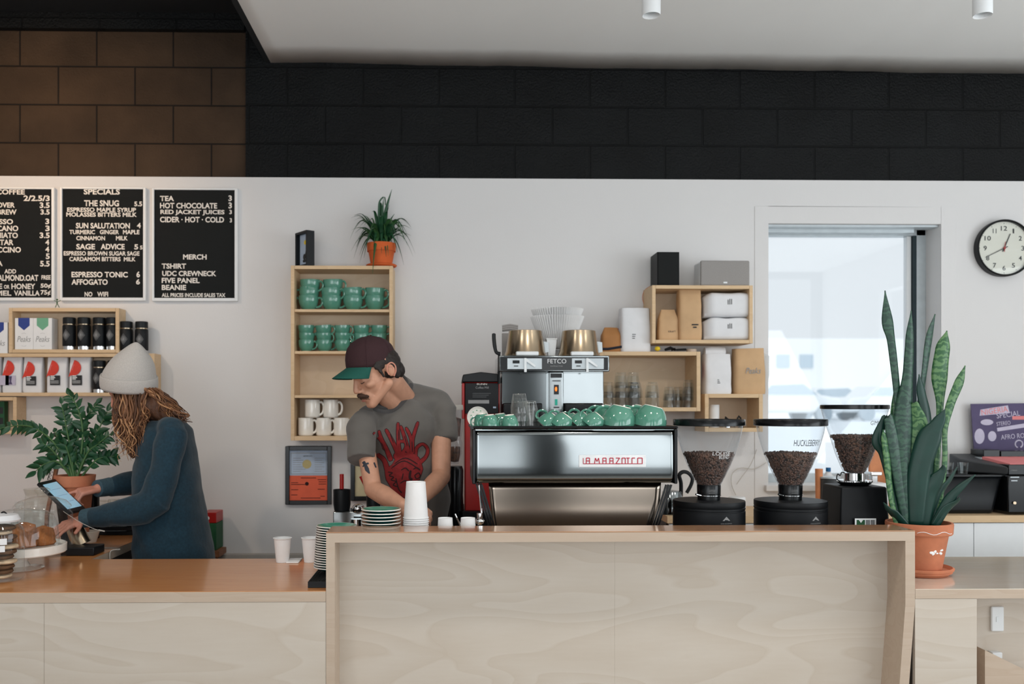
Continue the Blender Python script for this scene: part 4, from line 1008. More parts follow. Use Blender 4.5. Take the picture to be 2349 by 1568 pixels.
m.build('border_print', 'ink_soft', t, w=True)
m = MB(); c = P(704, 1064, Yc2); m.lathe([(.024, 0), (.0001, 0.001)], n=20); m.v = [Vector((v.x + c.x, c.y - v.z - .0006, v.y + c.z)) for v in m.v]; m.build('seal', 'gold_print', t, w=True)
m = MB()
for (a, b_, y) in ((668, 684, 1106), (668, 700, 1110), (729, 748, 1099), (731, 748, 1104), (731, 748, 1109), (668, 684, 1122), (668, 682, 1134), (690, 725, 1095), (729, 745, 1121), (690, 735, 1141), (735, 745, 1137)): bbx(m, a, b_, y, y + 1.3, Yc2 - .001, Yc2)
m.ell(P(704, 1109, Yc2), (.010, .001, .010)); m.build('lettering', 'tee_ink', t, w=True)
ptext('CERTIFICATE', 695, 716, 1044, 1047, Yc2 - .001, 'ink', t)
t = frame('framed_certificate', 'dark frame with a cream document, half hidden behind the barista arm', 804, 870, 1054, 1148, 10)
m = MB(); bbx(m, 812, 862, 1062, 1140, Yc2, YW - .002); m.build('document', 'cream_paper', t, w=True)
# ================================================================== espresso machine
YM0, YM1 = 3.46, 3.90
t = T('espresso_machine', 'wide stainless espresso machine with a red-lettered badge on its back panel', 'espresso machine', (PX(1320, YM0), 3.68, ZK))
def xz(px, py, Y=YM0): return (PX(px, Y), PZ(py, Y, px))
# back panel bent sheet: front face, slightly bowed
m = MB(); X0, X1 = PX(1091, YM0), PX(1546, YM0); Z0, Z1 = PZ(1107, YM0, 1320), PZ(986, YM0, 1320)
def pan(u, v):
    return (X0 + (X1 - X0) * u, YM0 + 0.004 * (2 * v - 1) ** 4 + 0.0025 * math.sin(PI * u * 3.1 + .6) * 0.6, Z0 + (Z1 - Z0) * v)
m.grid(pan, 60, 10); o = m.build('back_panel', 'steel', t, w=True); q = o.modifiers.new('s', 'SOLIDIFY'); q.thickness = .003; q.offset = -1
m = MB(); m.box(X0 + .002, X1 - .002, YM0 + .012, YM1, Z0 + .004, Z1 - .002); m.build('body', 'black_matte', t, w=True)
# black end caps and top rails
m = MB()
xa0, xa1 = PX(1083.5, YM0), PX(1091, YM0)
m.box(xa0, xa1 - .0003, YM0 - .004, YM1, Z0 - .004, Z1 + .004)
m.build('end_frame', 'black_gloss', t, w=True, bevel=.003)
m = MB(); m.box(X1 + .0003, PX(1554, YM0), YM0 - .004, YM1, Z0 - .004, Z1 + .004); m.build('end_frame', 'black_gloss', t, w=True, bevel=.003)
ztp = PZ(980, YM0, 1320)
m = MB(); m.tube([(xa0 + .004, YM0, ztp), (PX(1552, YM0), YM0, ztp)], .006, 10); m.tube([(xa0 - .002, YM0, ztp), (xa0 - .002, YM1, ztp)], .006, 10); m.tube([(PX(1552, YM0), YM0, ztp), (PX(1552, YM0), YM1, ztp)], .006, 10); m.tube([(xa0 - .002, YM1, ztp), (PX(1552, YM0), YM1, ztp)], .006, 10)
m.build('cup_rail', 'black_gloss', t, w=True)
m = MB(); m.box(X0, X1, YM0 + .004, YM1 - .004, Z1 - .0015, Z1 + .002); m.build('cup_tray', 'steel', t, w=True)
# splayed legs and lower sheet
m = MB(); zl1, zl0 = Z0 - .004, PZ(1203, YM0 + .1, 1320)
def lowp(u, v):
    a0, a1 = PX(1121, YM0 + .06), PX(1519, YM0 + .06); b0, b1 = PX(1131, YM0 + .14), PX(1500, YM0 + .14)
    x0 = b0 + (a0 - b0) * v; x1 = b1 + (a1 - b1) * v
    return (x0 + (x1 - x0) * u, YM0 + .078, ZK + .07 + (zl1 - ZK - .07) * v)
m.grid(lowp, 30, 10); o = m.build('lower_panel', 'steel_wood_reflection', t, w=True); q = o.modifiers.new('s', 'SOLIDIFY'); q.thickness = .003; q.offset = -1
for sx, (a, b_) in enumerate(((1094, 1128), (1536, 1500))):
    for yy in (YM0 + .03, YM1 - .06):
        m = MB(); pa = P(a, 1110, YM0 + .05); pb = P(b_, 1215, YM0 + .05); d = (pb - pa); k = (ZK + .012 - pa.z) / d.z; pe = pa + d * k
        pa.y = pe.y = yy
        for o_ in (-.010, 0, .010):
            m.tube([pa + Vector((o_ + .008 * (1 if sx == 0 else -1), 0, 0)), pe + Vector((o_, 0, 0))], .0046 if o_ else .006, 4)
        m.tube([pe + Vector((0, 0, .004)), pe - Vector((0, 0, .012))], .014, 16)
        m.build('leg', 'black_gloss', t, w=True)
m = MB(); pa = P(1099, 1112, YM0 + .02); m.tube([pa, P(1103, 1160, YM0), P(1105, 1185, YM0)], [.004, .0035, .003], 10); m.tube([P(1105, 1165, YM0), P(1106, 1190, YM0 - .004)], .0022, 8); m.build('steam_wand', 'chrome', t, w=True)
m = MB(); pa = P(1101, 1195, YM0 - .01); m.ell(pa, (.018, .018, .014)); m.tube([P(1101, 1192, YM0 - .01), P(1101, 1176, YM0 - .01)], .012, 14); m.tube([P(1094, 1190, YM0 - .01), P(1098, 1203, YM0 - .02)], .005, 8); m.build('group_head', 'chrome', t, w=True)
m = MB(); m.box(PX(1128, YM0 + .16), PX(1502, YM0 + .16), YM0 + .16, YM1 - .02, ZK + .02, ZK + .075); m.build('drip_tray', 'steel', t, w=True, bevel=.004)
# badge
bd = MB(); bbx(bd, 1328, 1482, 1043, 1071, YM0 - .004, YM0 + .0005, YM0 - .004); badge = bd.build('badge', 'badge_white', t, w=True, bevel=.0015)
def seglet(m, pts, w=.0009, th=.0008):
    """lettering strokes on the badge, px coordinates"""
    for a, b_ in zip(pts, pts[1:]):
        A = P(a[0], a[1], YM0 - .0048); B = P(b_[0], b_[1], YM0 - .0048); m.tube([A, B], w, 6)
m = MB(); B_ = 1063; T_ = 1050; MDL = 1056.5
def L(x, pts): seglet(m, [(x + a * .95, T_ + (B_ - T_) * b_) for a, b_ in pts], .0017)
seglet(m, [(1338, T_), (1338, B_), (1474, B_)], .0013)
L(1342, [(3, 1), (3, 0), (11, 0), (11, 1)]); L(1342, [(3, .5), (11, .5)])
L(1361, [(3, 1), (5, 0), (9, .6), (13, 0), (15, 1)])
L(1380, [(3, 1), (3, 0), (11, 0), (11, 1)]); L(1380, [(3, .5), (11, .5)])
L(1396, [(3, 1), (3, 0), (11, 0), (11, 1)]); L(1396, [(3, .5), (11, .5)])
L(1410, [(3, 0), (12, 0), (3, 1), (12, 1)])
L(1424, [(3, 1), (3, 0), (11, 0), (11, 1)])
L(1435, [(2, 0), (10, 0)]); L(1435, [(6, 0), (6, 1)])
L(1447, [(10, 0), (3, 0), (3, 1)])
L(1460, [(3, 1), (3, 0), (14, 0), (14, 1)])
m.build('lettering', 'red_logo', t, w=True)

# cups on the machine
zt_ = Z1 + .0025
esp = Proto(cup('espresso_cup', 'green cup', .0335, .054))
for i, (px, dy, rz, tx) in enumerate(((1122, .04, 190, 'small green espresso cup upturned at the left end of the machine, front'), (1168, .04, 195, 'small green espresso cup upturned beside the clear glasses, front'), (1104, .13, 200, 'small green espresso cup behind, at the left end of the machine'), (1146, .13, 175, 'small green espresso cup behind, between the two front ones'))):
    esp.put((PX(px, YM0 + dy), YM0 + dy, zt_ + .056 + (.0 if dy < .1 else .004)), (R(180 + (0 if dy < .1 else 0)), R(7), R(rz - 180 + 180)), tx, 'small green cups on the espresso machine')
cap_ = Proto(cup('cappuccino_cup', 'green cup', .042, .060))
# leaning cups: rim against the tray, base tilted up right
for i, (px, dy, tl, tx) in enumerate(((1284, .05, 38, 'green cup leaning on its side, nearest to the clear glasses'), (1256, .07, 40, 'green cup leaning behind, left of the leaning row'), (1358, .05, 42, 'green cup leaning on its side, just left of the big cups'), (1330, .08, 44, 'green cup leaning in the middle of the row on the machine'), (1308, .16, 30, 'green cup with raised handle behind the leaning row'))):
    cap_.put((PX(px, YM0 + dy) + .030, YM0 + dy, zt_ + .052), (0, R(180 - tl + 70), 0) if False else (0, R(180 + tl), R(0)), tx, 'green cups leaning on the espresso machine')
lat = Proto(cup('latte_cup', 'green cup', .0655, .086))
for i, (px, dy, tx) in enumerate(((1420, .075, 'large green cup upturned on the machine, second from the right end'), (1492, .075, 'large green cup upturned at the right end of the machine'), (1400, .21, 'large green cup behind the front pair, left one'), (1470, .215, 'large green cup behind the front pair, right one'))):
    lat.put((PX(px, YM0 + dy) + (.012 if i % 1 == 0 else 0), YM0 + dy, zt_ + .088), (R(180), R(-14), 0) if False else (0, R(180 + 14), R(0)), tx, 'large green cups on the espresso machine')
g2 = Proto(tumbler())
for i, (px, dy, k, tx) in enumerate(((1192, .055, 0, 'clear tumbler at the bottom of the front stack on the machine'), (1191, .055, 1, 'clear tumbler in the middle of the front stack'), (1190, .055, 2, 'clear tumbler on top of the front stack'), (1218, .10, 0, 'clear tumbler, lower one of the leaning stack behind'), (1213, .10, 1, 'clear tumbler, upper one of the leaning stack behind'))):
    g2.put((PX(px, YM0 + dy) + (.006 * k if i > 2 else 0.002 * k), YM0 + dy, zt_ + .001 + .030 * k), (0, R(-2 if i < 3 else -7), .3 * i), tx, 'clear tumblers on the espresso machine', .86)
# white logo plate standing at the left end
t = T('white_plate', 'white speckled plate standing on edge behind the small green cups', 'plate', (PX(1096, YM0 + .25), YM0 + .25, zt_))
m = MB(); m.lathe([(.0001, .004), (.03, .003), (.036, .004), (.043, .009), (.0435, .007), (.036, 0), (.0001, 0)], n=40); m.v = [Vector((v.x, -v.z, v.y + .0436)) for v in m.v]; m.build('dish', 'white_ceramic', t)
m = MB()
for k in range(11): a = 2 * PI * k / 11; m.ell((.028 * math.cos(a), -.0055, .0436 + .028 * math.sin(a)), (.003, .0008, .002), nu=8, nv=5)
m.build('speckles', 'green_print', t)

# ================================================================== grinders
YG = 3.60
def beans(t, prof, name, label, n, seed):
    """coffee beans: a bed of bean bodies over a dark core"""
    rn = random.Random(seed)
    o_ = T(name, label, 'coffee beans', t, 0)
    core = MB(); core.lathe([(.0001, prof[0][1])] + [(max(r - .009, .001), z) for r, z in prof] + [(.0001, prof[-1][1] - .003)], n=32)
    core.build('bean_mass', 'bean_dark', o_)
    m = MB()
    segs = []; tot = 0
    for (r0, z0), (r1, z1) in zip(prof, prof[1:]):
        a = math.hypot(r1 - r0, z1 - z0) * (r0 + r1); tot += a; segs.append((tot, r0, z0, r1, z1))
    rt, zt2 = prof[-1]
    top_share = 0.30
    for k in range(n):
        ang = rn.uniform(0, 2 * PI)
        if rn.random() < top_share:
            r = rt * math.sqrt(rn.random()); z = zt2 + rn.uniform(-.004, .004); c = (r * math.cos(ang), r * math.sin(ang), z)
        else:
            ang = rn.uniform(-PI * 1.02, 0.06)
            q = rn.uniform(0, tot)
            for s_ in segs:
                if q <= s_[0]: break
            u = rn.random(); r = s_[1] + (s_[3] - s_[1]) * u - .0042; z = s_[2] + (s_[4] - s_[2]) * u; c = (r * math.cos(ang), r * math.sin(ang), z)
        m.ell(c, (.0060, .0042, .0033), Euler((rn.uniform(0, 6), rn.uniform(0, 6), rn.uniform(0, 6))), nu=7, nv=5)
    q = m.build('beans', 'bean', o_, sharp=180); q['kind'] = 'stuff'
    return o_
def ppz(py, px): return PZ(py, YG, px) - ZK
def grinder(px, label, prof, topbean, lidw, lidy, word, markx, sd):
    s = YG / F
    t = T('coffee_grinder', label, 'coffee grinder', (PX(px, YG), YG, ZK), 0, 'black drum grinders with conical hoppers')
    X_ = t.location.x
    rb = .1395; zb = ppz(1146, px)
    m = MB(); m.lathe([(.0001, 0), (rb * .96, 0), (rb * .965, .012), (rb, .014), (rb, zb - .040), (rb * .985, zb - .038), (rb * .985, zb - .034), (rb, zb - .032), (rb, zb - .026), (rb * .985, zb - .024), (rb, zb - .020), (rb, zb - .004), (rb * .99, zb), (rb * .3, zb + .001), (.0001, zb + .001)], n=72); m.build('drum', 'black_matte', t)
    c0, c1 = ppz(1139, px), ppz(1110, px)
    m = MB(); m.lathe([(.0001, zb), (.044, zb + .001), (.044, c0 + .008), (.0455, c0 + .01), (.0465, c1 - .004), (.045, c1), (.0001, c1)], n=40); m.build('collar', 'black_gloss', t)
    m = MB(); m.lathe([(.0475, c0 + .006), (.0475, c0 + .0085), (.046, c0 + .0085)], n=40); m.tube([(-.04, -.03, c0 + .008), (-.062, -.04, c0 + .014)], .004, 10); m.build('lever', 'chrome', t)
    m = MB()
    for k in range(3): m.box(-.014, .012, -.0482, -.0472, c0 + .018 + k * .006, c0 + .019 + k * .006)
    m.build('scale_marks', 'ink_soft', t)
    m = MB(); m.lathe([(r * s, ppz(py, px)) for r, py in prof], n=64); m.build('hopper', 'hopper_plastic', t, sharp=60)
    l0, l1 = ppz(lidy + 14, px), ppz(lidy, px)
    m = MB(); m.lathe([(lidw * s * .96, l0 - .002), (lidw * s, l0), (lidw * s, l1 - .002), (lidw * s * .99, l1), (lidw * s * .93, l1), (lidw * s * .92, l1 - .006), (.0001, l1 - .006)], n=64); m.build('lid', 'black_gloss', t, sharp=50)
    # triangle mark and wording on the drum
    m = MB()
    def on(dx, z, r=rb + .0006): return Vector((dx, -math.sqrt(r * r - dx * dx), z))
    zc_ = ppz(1182, px); dx0 = (markx - px) * s
    tri = [on(dx0 - .0155, zc_ - .004), on(dx0 + .0155, zc_ - .004), on(dx0, zc_ + .012)]
    m.noflip = True; m.add(tri + [v + Vector((0, .0005, 0)) for v in tri], [(0, 1, 2), (5, 4, 3)]); m.build('triangle_mark', 'ink_soft', t)
    m = MB()
    Xw = X_ + dx0
    tx = cut_text('GRIND ON DEMAND', Xw - .023, Xw + .023, ZK + zc_ - .0165, ZK + zc_ - .0128, t.location.y - rb, 'ink_soft', 'lettering', t)
    for v in tx.data.vertices: v.co.y = -math.sqrt((rb + .0006) ** 2 - v.co.x ** 2)
    for (wd, wx0, wx1, wy0, wy1, wm) in word:
        o = cut_text(wd, PX(wx0, YG), PX(wx1, YG), PZ(wy1, YG, px), PZ(wy0, YG, px), t.location.y, wm, 'lettering', t)
        for v in o.data.vertices:
            # push each point onto the cone
            zz_ = v.co.z; pr = [(r * s, ppz(py, px)) for r, py in prof]
            rr = pr[-1][0]
            for (r0, z0), (r1, z1) in zip(pr, pr[1:]):
                if min(z0, z1) <= zz_ <= max(z0, z1): rr = r0 + (r1 - r0) * (zz_ - z0) / (z1 - z0)
            rr += .0012; v.co.y = -math.sqrt(max(rr * rr - v.co.x ** 2, 1e-6))
    pr = [(max(r * s - .003, .002), ppz(py, px)) for r, py in prof if py >= topbean]
    a_, b_ = [q for q in prof if q[1] >= topbean][-1], [q for q in prof if q[1] < topbean][0]
    u = (a_[1] - topbean) / (a_[1] - b_[1]); pr.append(((a_[0] + (b_[0] - a_[0]) * u) * s - .004, ppz(topbean, px)))
    return t, pr
K_ = 1.0
pf = [(r * K_, y) for r, y in [(27, 1111), (36, 1093), (48, 1068), (58, 1043), (66, 1018), (73, 992), (77, 970)]]
t, pr = grinder(1626, 'black drum coffee grinder with a hopper of beans, nearest to the espresso machine', pf, 1040, 81 * K_, 961, [('LOUISE', 1618, 1660, 1033, 1041, 'white_plastic'), ('BLEND', 1633, 1658, 1041, 1049, 'white_plastic')], 1643, 1)
beans(Vector(t.location), pr, 'coffee_beans', 'dark coffee beans in the hopper of the grinder beside the machine', 1500, 1)
t, pr = grinder(1813, 'black drum coffee grinder marked HUCKLEBERRY, the middle of three', pf, 1040, 82 * K_, 961, [('HUCKLEBERRY', 1797, 1861, 1006, 1020, 'ink'), ('JAMES', 1848, 1868, 1041, 1048, 'white_plastic')], 1842, 2)
beans(Vector(t.location), pr, 'coffee_beans', 'dark coffee beans in the HUCKLEBERRY hopper, middle grinder', 1500, 2)
# third grinder
px = 1960; Y3 = 3.62; s3 = (Y3 + .0) / F
t = T('coffee_grinder', 'tall black grinder with a square tapering body and green-white label, beside the snake plant', 'coffee grinder', (PX(px, Y3), Y3, ZK))
def z3(py): return PZ(py, Y3, px) - ZK
k3 = 1.0
m = MB()
def ring(wl, wr, y0, y1, z): return [(wl, y0, z), (wr, y0, z), (wr, y1, z), (wl, y1, z)]
zt3 = z3(1112)
R1 = ring(-.088, .088, -.08, .10, 0); R2 = ring(-.112 * 1.0, .114, -.10, .12, 0); R3 = ring(-.088, .076, -.07, .09, zt3)
R2 = ring(-60 * s3, 62 * s3, -.10, .12, 0); R3 = ring(-51 * s3, 53 * s3, -.085, .10, zt3)
m.add(R2 + R3, [(3, 2, 1, 0), (4, 5, 6, 7), (0, 1, 5, 4), (1, 2, 6, 5), (2, 3, 7, 6), (3, 0, 4, 7)]); m.build('body', 'black_matte', t, bevel=.008, seg=3)
m = MB(); m.lathe([(.0001, zt3), (.052, zt3), (.064, zt3 + .010), (.066, zt3 + .014), (.0001, zt3 + .014)], n=48); m.build('neck', 'black_gloss', t)
m = MB(); m.lathe([(.066, zt3 + .0145), (.067, zt3 + .0155), (.066, zt3 + .02), (.04, zt3 + .022), (.04, z3(1084)), (.0001, z3(1084))], n=60)
for k in range(60): a = 2 * PI * k / 60; m.box(.0665 * math.cos(a) - .0006, .0665 * math.cos(a) + .0006, .0665 * math.sin(a) - .0006, .0665 * math.sin(a) + .0006, zt3 + .0145, zt3 + .0195)
m.build('adjustment_ring', 'chrome', t)
m = MB(); m.tube(smooth_path([(-.068, -.02, zt3 + .018), (-.082, -.025, zt3 + .028), (-.078, -.025, zt3 + .046), (-.066, -.02, zt3 + .04), (-.06, -.02, zt3 + .052), (-.048, -.02, zt3 + .05)], 4), .0022, 8); m.build('hook', 'black_gloss', t)
prof3 = [(24, 1083), (30, 1070), (42, 1040), (54, 1000), (66, 965), (73, 938)]
m = MB(); m.lathe([(r * s3 * k3, z3(py)) for r, py in prof3], n=64); m.build('hopper', 'hopper_plastic', t, sharp=60)
m = MB(); r_ = 75 * s3 * k3; m.lathe([(r_ * .97, z3(938)), (r_, z3(937)), (r_, z3(929)), (r_ * .98, z3(928)), (r_ * .9, z3(929)), (r_ * .9, z3(932)), (.0001, z3(932))], n=64); m.build('lid', 'black_gloss', t)
for wd, a, b_, c_, d_ in (('GIMME', 1968, 1999, 964, 973), ('DECAF', 1982, 2007, 986, 994)):
    o = cut_text(wd, PX(a, Y3), PX(b_, Y3), PZ(d_, Y3, px), PZ(c_, Y3, px), Y3, 'ink_soft', 'lettering', t)
    pr = [(r * s3 * k3, z3(py)) for r, py in prof3]
    for v in o.data.vertices:
        for (r0, z0), (r1, z1) in zip(pr, pr[1:]):
            if z0 <= v.co.z <= z1: rr = r0 + (r1 - r0) * (v.co.z - z0) / (z1 - z0)
        rr += .0012; v.co.y = -math.sqrt(max(rr * rr - v.co.x ** 2, 1e-6))
pr = [(r * s3 * k3 - .003, z3(py)) for r, py in prof3[:4]]
beans(Vector(t.location), pr, 'coffee_beans', 'dark coffee beans in the hopper of the tapering grinder', 1200, 3)
lb = T('label_plate', None, None)
bpy.data.objects.remove(lb)
Yl = t.location.y - .1045
m = MB(); bbx(m, 1961, 2010, 1188.5, 1209, Yl, Yl + .0015); o = m.build('label_plate', 'badge_white', t, w=True, bevel=.0006)
m = MB()
def pp(pts): return [(PX(a, Yl), PZ(b_, Yl, px)) for a, b_ in pts]
for poly in (pp([(1965, 1192), (1965, 1204), (1984, 1204), (1984, 1192), (1980, 1192), (1975, 1199), (1970, 1192)]),):
    m.prism(poly, Yl - .0008, Yl)
m.build('logo', 'crate_green', t, w=True)
m = MB()
for k in range(5): a = 1986.5 + k * 1.9; m.prism(pp([(a, 1192), (a + 1.1, 1192), (a + 1.1, 1204), (a, 1204)]), Yl - .0008, Yl)
for k in range(5): a = 1997.5 + k * 1.9; m.prism(pp([(a, 1192), (a + 1.1, 1192), (a + 1.1, 1204), (a, 1204)]), Yl - .0008, Yl)
m.build('logo', 'ink', t, w=True)

# ================================================================== saucers, paper cups
def saucer(R_=.0745):
    t = T('saucer', 'saucer', 'saucer')
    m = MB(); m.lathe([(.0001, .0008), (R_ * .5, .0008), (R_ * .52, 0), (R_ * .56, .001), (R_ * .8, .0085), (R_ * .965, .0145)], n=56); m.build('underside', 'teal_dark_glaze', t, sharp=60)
    m = MB(); m.lathe([(R_ * .965, .0145), (R_ * .995, .0150), (R_, .0168), (R_ * .985, .0184), (R_ * .955, .0182)], n=56); m.build('rim', 'white_ceramic', t, sharp=60)
    m = MB(); m.lathe([(R_ * .955, .0182), (R_ * .8, .0125), (R_ * .6, .006), (R_ * .42, .0045), (R_ * .4, .0030), (.0001, .0028)], n=56); m.build('well', 'teal_glaze', t, sharp=60)
    return t
sau = Proto(saucer())
YQ = 3.405
cA = (PX(874, YQ), YQ + .0)
dzs = .0122; nS = 12
topz = PZ(1167, YQ, 874) - .016
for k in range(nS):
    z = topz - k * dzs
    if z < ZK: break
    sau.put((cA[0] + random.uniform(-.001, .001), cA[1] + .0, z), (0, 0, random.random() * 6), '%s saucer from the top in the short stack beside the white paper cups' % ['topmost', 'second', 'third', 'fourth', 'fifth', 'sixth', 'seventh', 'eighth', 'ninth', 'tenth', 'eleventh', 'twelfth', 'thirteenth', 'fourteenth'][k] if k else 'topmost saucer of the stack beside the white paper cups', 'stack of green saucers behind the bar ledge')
lastz = z if z >= ZK else z + dzs
m = MB(); m.box(cA[0] - .07, cA[0] + .21, YQ - .075, YQ + .08, ZK + .0005, lastz - .0005); tag(m.build('cup_riser', 'dark_wood', w=True), 'low wooden riser under the saucer stack, behind the bar', 'riser')
# left stack on the counter
YS2 = 3.335; cB = (PX(716, YS2) + .0745, YS2)
m = MB()
X0, X1, Y0, Y1 = PX(706, 3.2), xb0 - .001, 3.20, 3.44
m.box(X0, cB[0] + .072 if cB[0] + .072 < X1 else X1, Y0, Y1, ZL + .0005, ZL + .022)
for k in range(14): m.box(X0 + .004 + k * .0055, X0 + .006 + k * .0055, Y0 + .006, Y1 - .006, ZL + .022, ZL + .025)
tag(m.build('bar_mat', 'black_plastic', w=True, bevel=.001), 'black ribbed rubber mat under the tall saucer stack on the low counter', 'mat')
nB = 18; zB0 = ZL + .0265; zBt = PZ(1209, YS2, 760); dB = (zBt - .018 - zB0) / (nB - 1)
nums = ['lowest', 'second', 'third', 'fourth', 'fifth', 'sixth', 'seventh', 'eighth', 'ninth', 'tenth', 'eleventh', 'twelfth', 'thirteenth', 'fourteenth', 'fifteenth', 'sixteenth', 'seventeenth', 'eighteenth', 'nineteenth', 'topmost']
sau2 = Proto(saucer(.075))
yB = 3.39
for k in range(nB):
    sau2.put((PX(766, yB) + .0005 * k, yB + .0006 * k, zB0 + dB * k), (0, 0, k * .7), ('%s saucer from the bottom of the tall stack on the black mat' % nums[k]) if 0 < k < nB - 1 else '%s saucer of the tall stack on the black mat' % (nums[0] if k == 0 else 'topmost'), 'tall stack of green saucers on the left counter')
def paper_cup(rt, rb, h):
    """upright paper cup, base at z = 0"""
    t = T('paper_cup', 'paper cup', 'paper cup')
    m = MB(); m.lathe([(.0001, .004), (rb * .95, .004), (rb, 0), (rt, h), (rt * .985, h), (rb * .97, .006), (.0001, .006)], n=48); m.build('body', 'paper_white', t, sharp=50)
    m = MB(); m.lathe([(rt, h - .003), (rt + .0022, h - .003), (rt + .003, h - .001), (rt + .0015, h + .0005), (rt - .001, h)], n=48); m.build('rolled_rim', 'paper_white', t, sharp=60)
    return t
YP = 3.40
c1_ = PX(954, YP); hcup = (1187 - 1104) * YP / F
pc = Proto(paper_cup(.0455, .0355, hcup))
zt = PZ(1104, YP, 954); k = 0
while zt - hcup - k * .0078 > lastz + .001:
    pc.put((c1_ + .0004 * (k % 3), YP, zt - k * .0078), (R(180), 0, k * 1.1), '%s white paper cup from the top of the upturned nested stack' % (nums[k].replace('lowest', 'topmost')) if k else 'topmost white paper cup of the upturned nested stack', 'nested stack of white paper cups behind the bar ledge'); k += 1
zr2_ = PZ(1187, YP, 1020) - .072
m = MB(); m.box(cA[0] + .2105, cA[0] + .39, YQ - .07, YQ + .06, ZK + .0005, zr2_ - .0005); tag(m.build('cup_box', 'kraft', w=True), 'cardboard box under the two small upturned paper cups, behind the ledge', 'box')
ec = Proto(paper_cup(.0305, .0265, .072))
ec.put((PX(1021.5, YP), YP, PZ(1187, YP, 1020)), (R(180), 0, 0), 'small upturned white paper cup behind the ledge, left of the pair', 'small upturned paper cups')
ec.put((PX(1073.5, YP), YP, PZ(1187, YP, 1020)), (R(180), 0, 0), 'small upturned white paper cup behind the ledge, right of the pair', 'small upturned paper cups')
m = MB(); m.tube([P(1044, 1178, 3.47), P(1054, 1200, 3.47), P(1060, 1215, 3.47)], .0032, 8); tag(m.build('spoon', 'chrome', w=True), 'steel spoon handle sticking up between the two small paper cups', 'spoon')
# water cups on the low counter
wc = Proto(paper_cup(.0350, .0255, .099))
YW1 = .64 * F / (1291 - CY)
wc.put((PX(647, YW1), YW1 + .01, ZL + .0005), (0, 0, 0), 'white paper cup standing alone on the low counter', 'upright white paper cups')
wc.put((PX(711, YW1), YW1 + .012, ZL + .0005), (0, 0, 1), 'white paper cup half hidden by the tall saucer stack', 'upright white paper cups')
m = MB(); m.box(PX(664, 3.78), PX(692, 3.78), 3.70, 3.80, ZL + .0005, ZL + .006); tag(m.build('napkin_stack', 'paper_white', w=True, bevel=.001), 'small flat stack of pale paper between the two white cups', 'paper')
# ================================================================== batch brewer
YF2 = 4.30
t = T('coffee_brewer', 'twin stainless batch coffee brewer with steel baskets on top, behind the espresso machine', 'coffee brewer', (PX(1270, YF2), YF2 + .15, ZA))
def bx2(name, mt, x0, x1, y0, y1, Y0=YF2, Y1=YF2 + .3, bev=.002, par=None, Yr=None):
    m = MB(); bbx(m, x0, x1, y0, y1, Y0, Y1, Yr); return m.build(name, mt, par or t, w=True, bevel=bev)
hd = bx2('header', 'steel', 1145, 1398, 815, 852, YF2 - .06, YF2 + .32, .004)
bx2('face_plate', 'black_gloss', 1148, 1395, 818.5, 849, YF2 - .062, YF2 - .0605, 0, Yr=YF2 - .062)
bx2('control_panel', 'alu', 1164, 1243, 821.5, 846, YF2 - .0635, YF2 - .0625, 0)
bx2('control_panel', 'alu', 1312, 1385, 821.5, 846, YF2 - .0635, YF2 - .0625, 0)
bx2('name_plate', 'dark_grey', 1243.5, 1311.5, 819.5, 848, YF2 - .0635, YF2 - .0625, 0)
ptext('FETCO', 1256, 1299, 823, 833, YF2 - .065, 'white_plastic', t)
ptext('EXTRACTOR', 1263, 1291, 838, 841, YF2 - .065, 'ink_soft', t)
for x in (1176, 1319):
    bx2('display', 'black_gloss', x, x + 16, 826, 833, YF2 - .0655, YF2 - .0637, .001)
    m = MB()
    bbx(m, x + 3, x + 13, 838, 840, YF2 - .0655, YF2 - .0637); m.build('legend', 'ink', t, w=True)
for x, sl in ((1205, 1), (1347, 1)):
    m = MB(); Y_ = YF2 - .07
    m.prism([(PX(a, Y_), PZ(b_, Y_, 1270)) for a, b_ in ((x - 2.5, 853), (x + 3, 853), (x + 3, 829), (x + 22, 842), (x + 24, 838), (x + 2, 821), (x - 2.5, 821))], Y_ - .003, Y_); m.build('tape_mark', 'badge_white', t, w=True)
bx2('body', 'steel', 1150, 1262, 852.5, 965, YF2 + .06, YF2 + .30, .004, Yr=YF2 + .06)
bx2('body', 'steel', 1290, 1385, 852.5, 965, YF2 + .06, YF2 + .30, .004, Yr=YF2 + .06)
m = MB(); bbx(m, 1152, 1383, 966, 1216, YF2 + .12, YF2 + .30); m.build('lower_column', 'dark_grey', t, w=True)
bx2('switch_column', 'steel', 1259, 1293, 853, 1010, YF2 - .01, YF2 + .2, .003)
bx2('switch_plate', 'alu', 1264, 1288, 868, 938, YF2 - .0125, YF2 - .0105, 0)
bx2('switch', 'black_gloss', 1271, 1282, 882, 904, YF2 - .0165, YF2 - .0126, .001)
m = MB(); m.ell(P(1275.5, 892, YF2 - .018), (.0055, .003, .011)); m.build('indicator_lamp', 'neon_orange', t, w=True)
bx2('switch', 'neon_teal', 1273, 1279, 915, 929, YF2 - .0165, YF2 - .0126, .001)
bx2('column_label', 'dark_grey', 1263, 1289, 856, 866, YF2 - .0125, YF2 - .0105, 0)
bx2('vent', 'ink', 1267, 1286, 872, 874, YF2 - .014, YF2 - .0126, 0); bx2('vent', 'ink', 1270, 1283, 932.5, 935, YF2 - .014, YF2 - .0126, 0)
for x0, x1 in ((1154, 1244), (1296, 1384)):
    bx2('basket_holder', 'black_gloss', x0, x1, 924, 966, YF2 - .03, YF2 + .11, .006)
    bx2('base', 'black_gloss', x0, x1, 1150, 1216, YF2 - .03, YF2 + .12, .006)
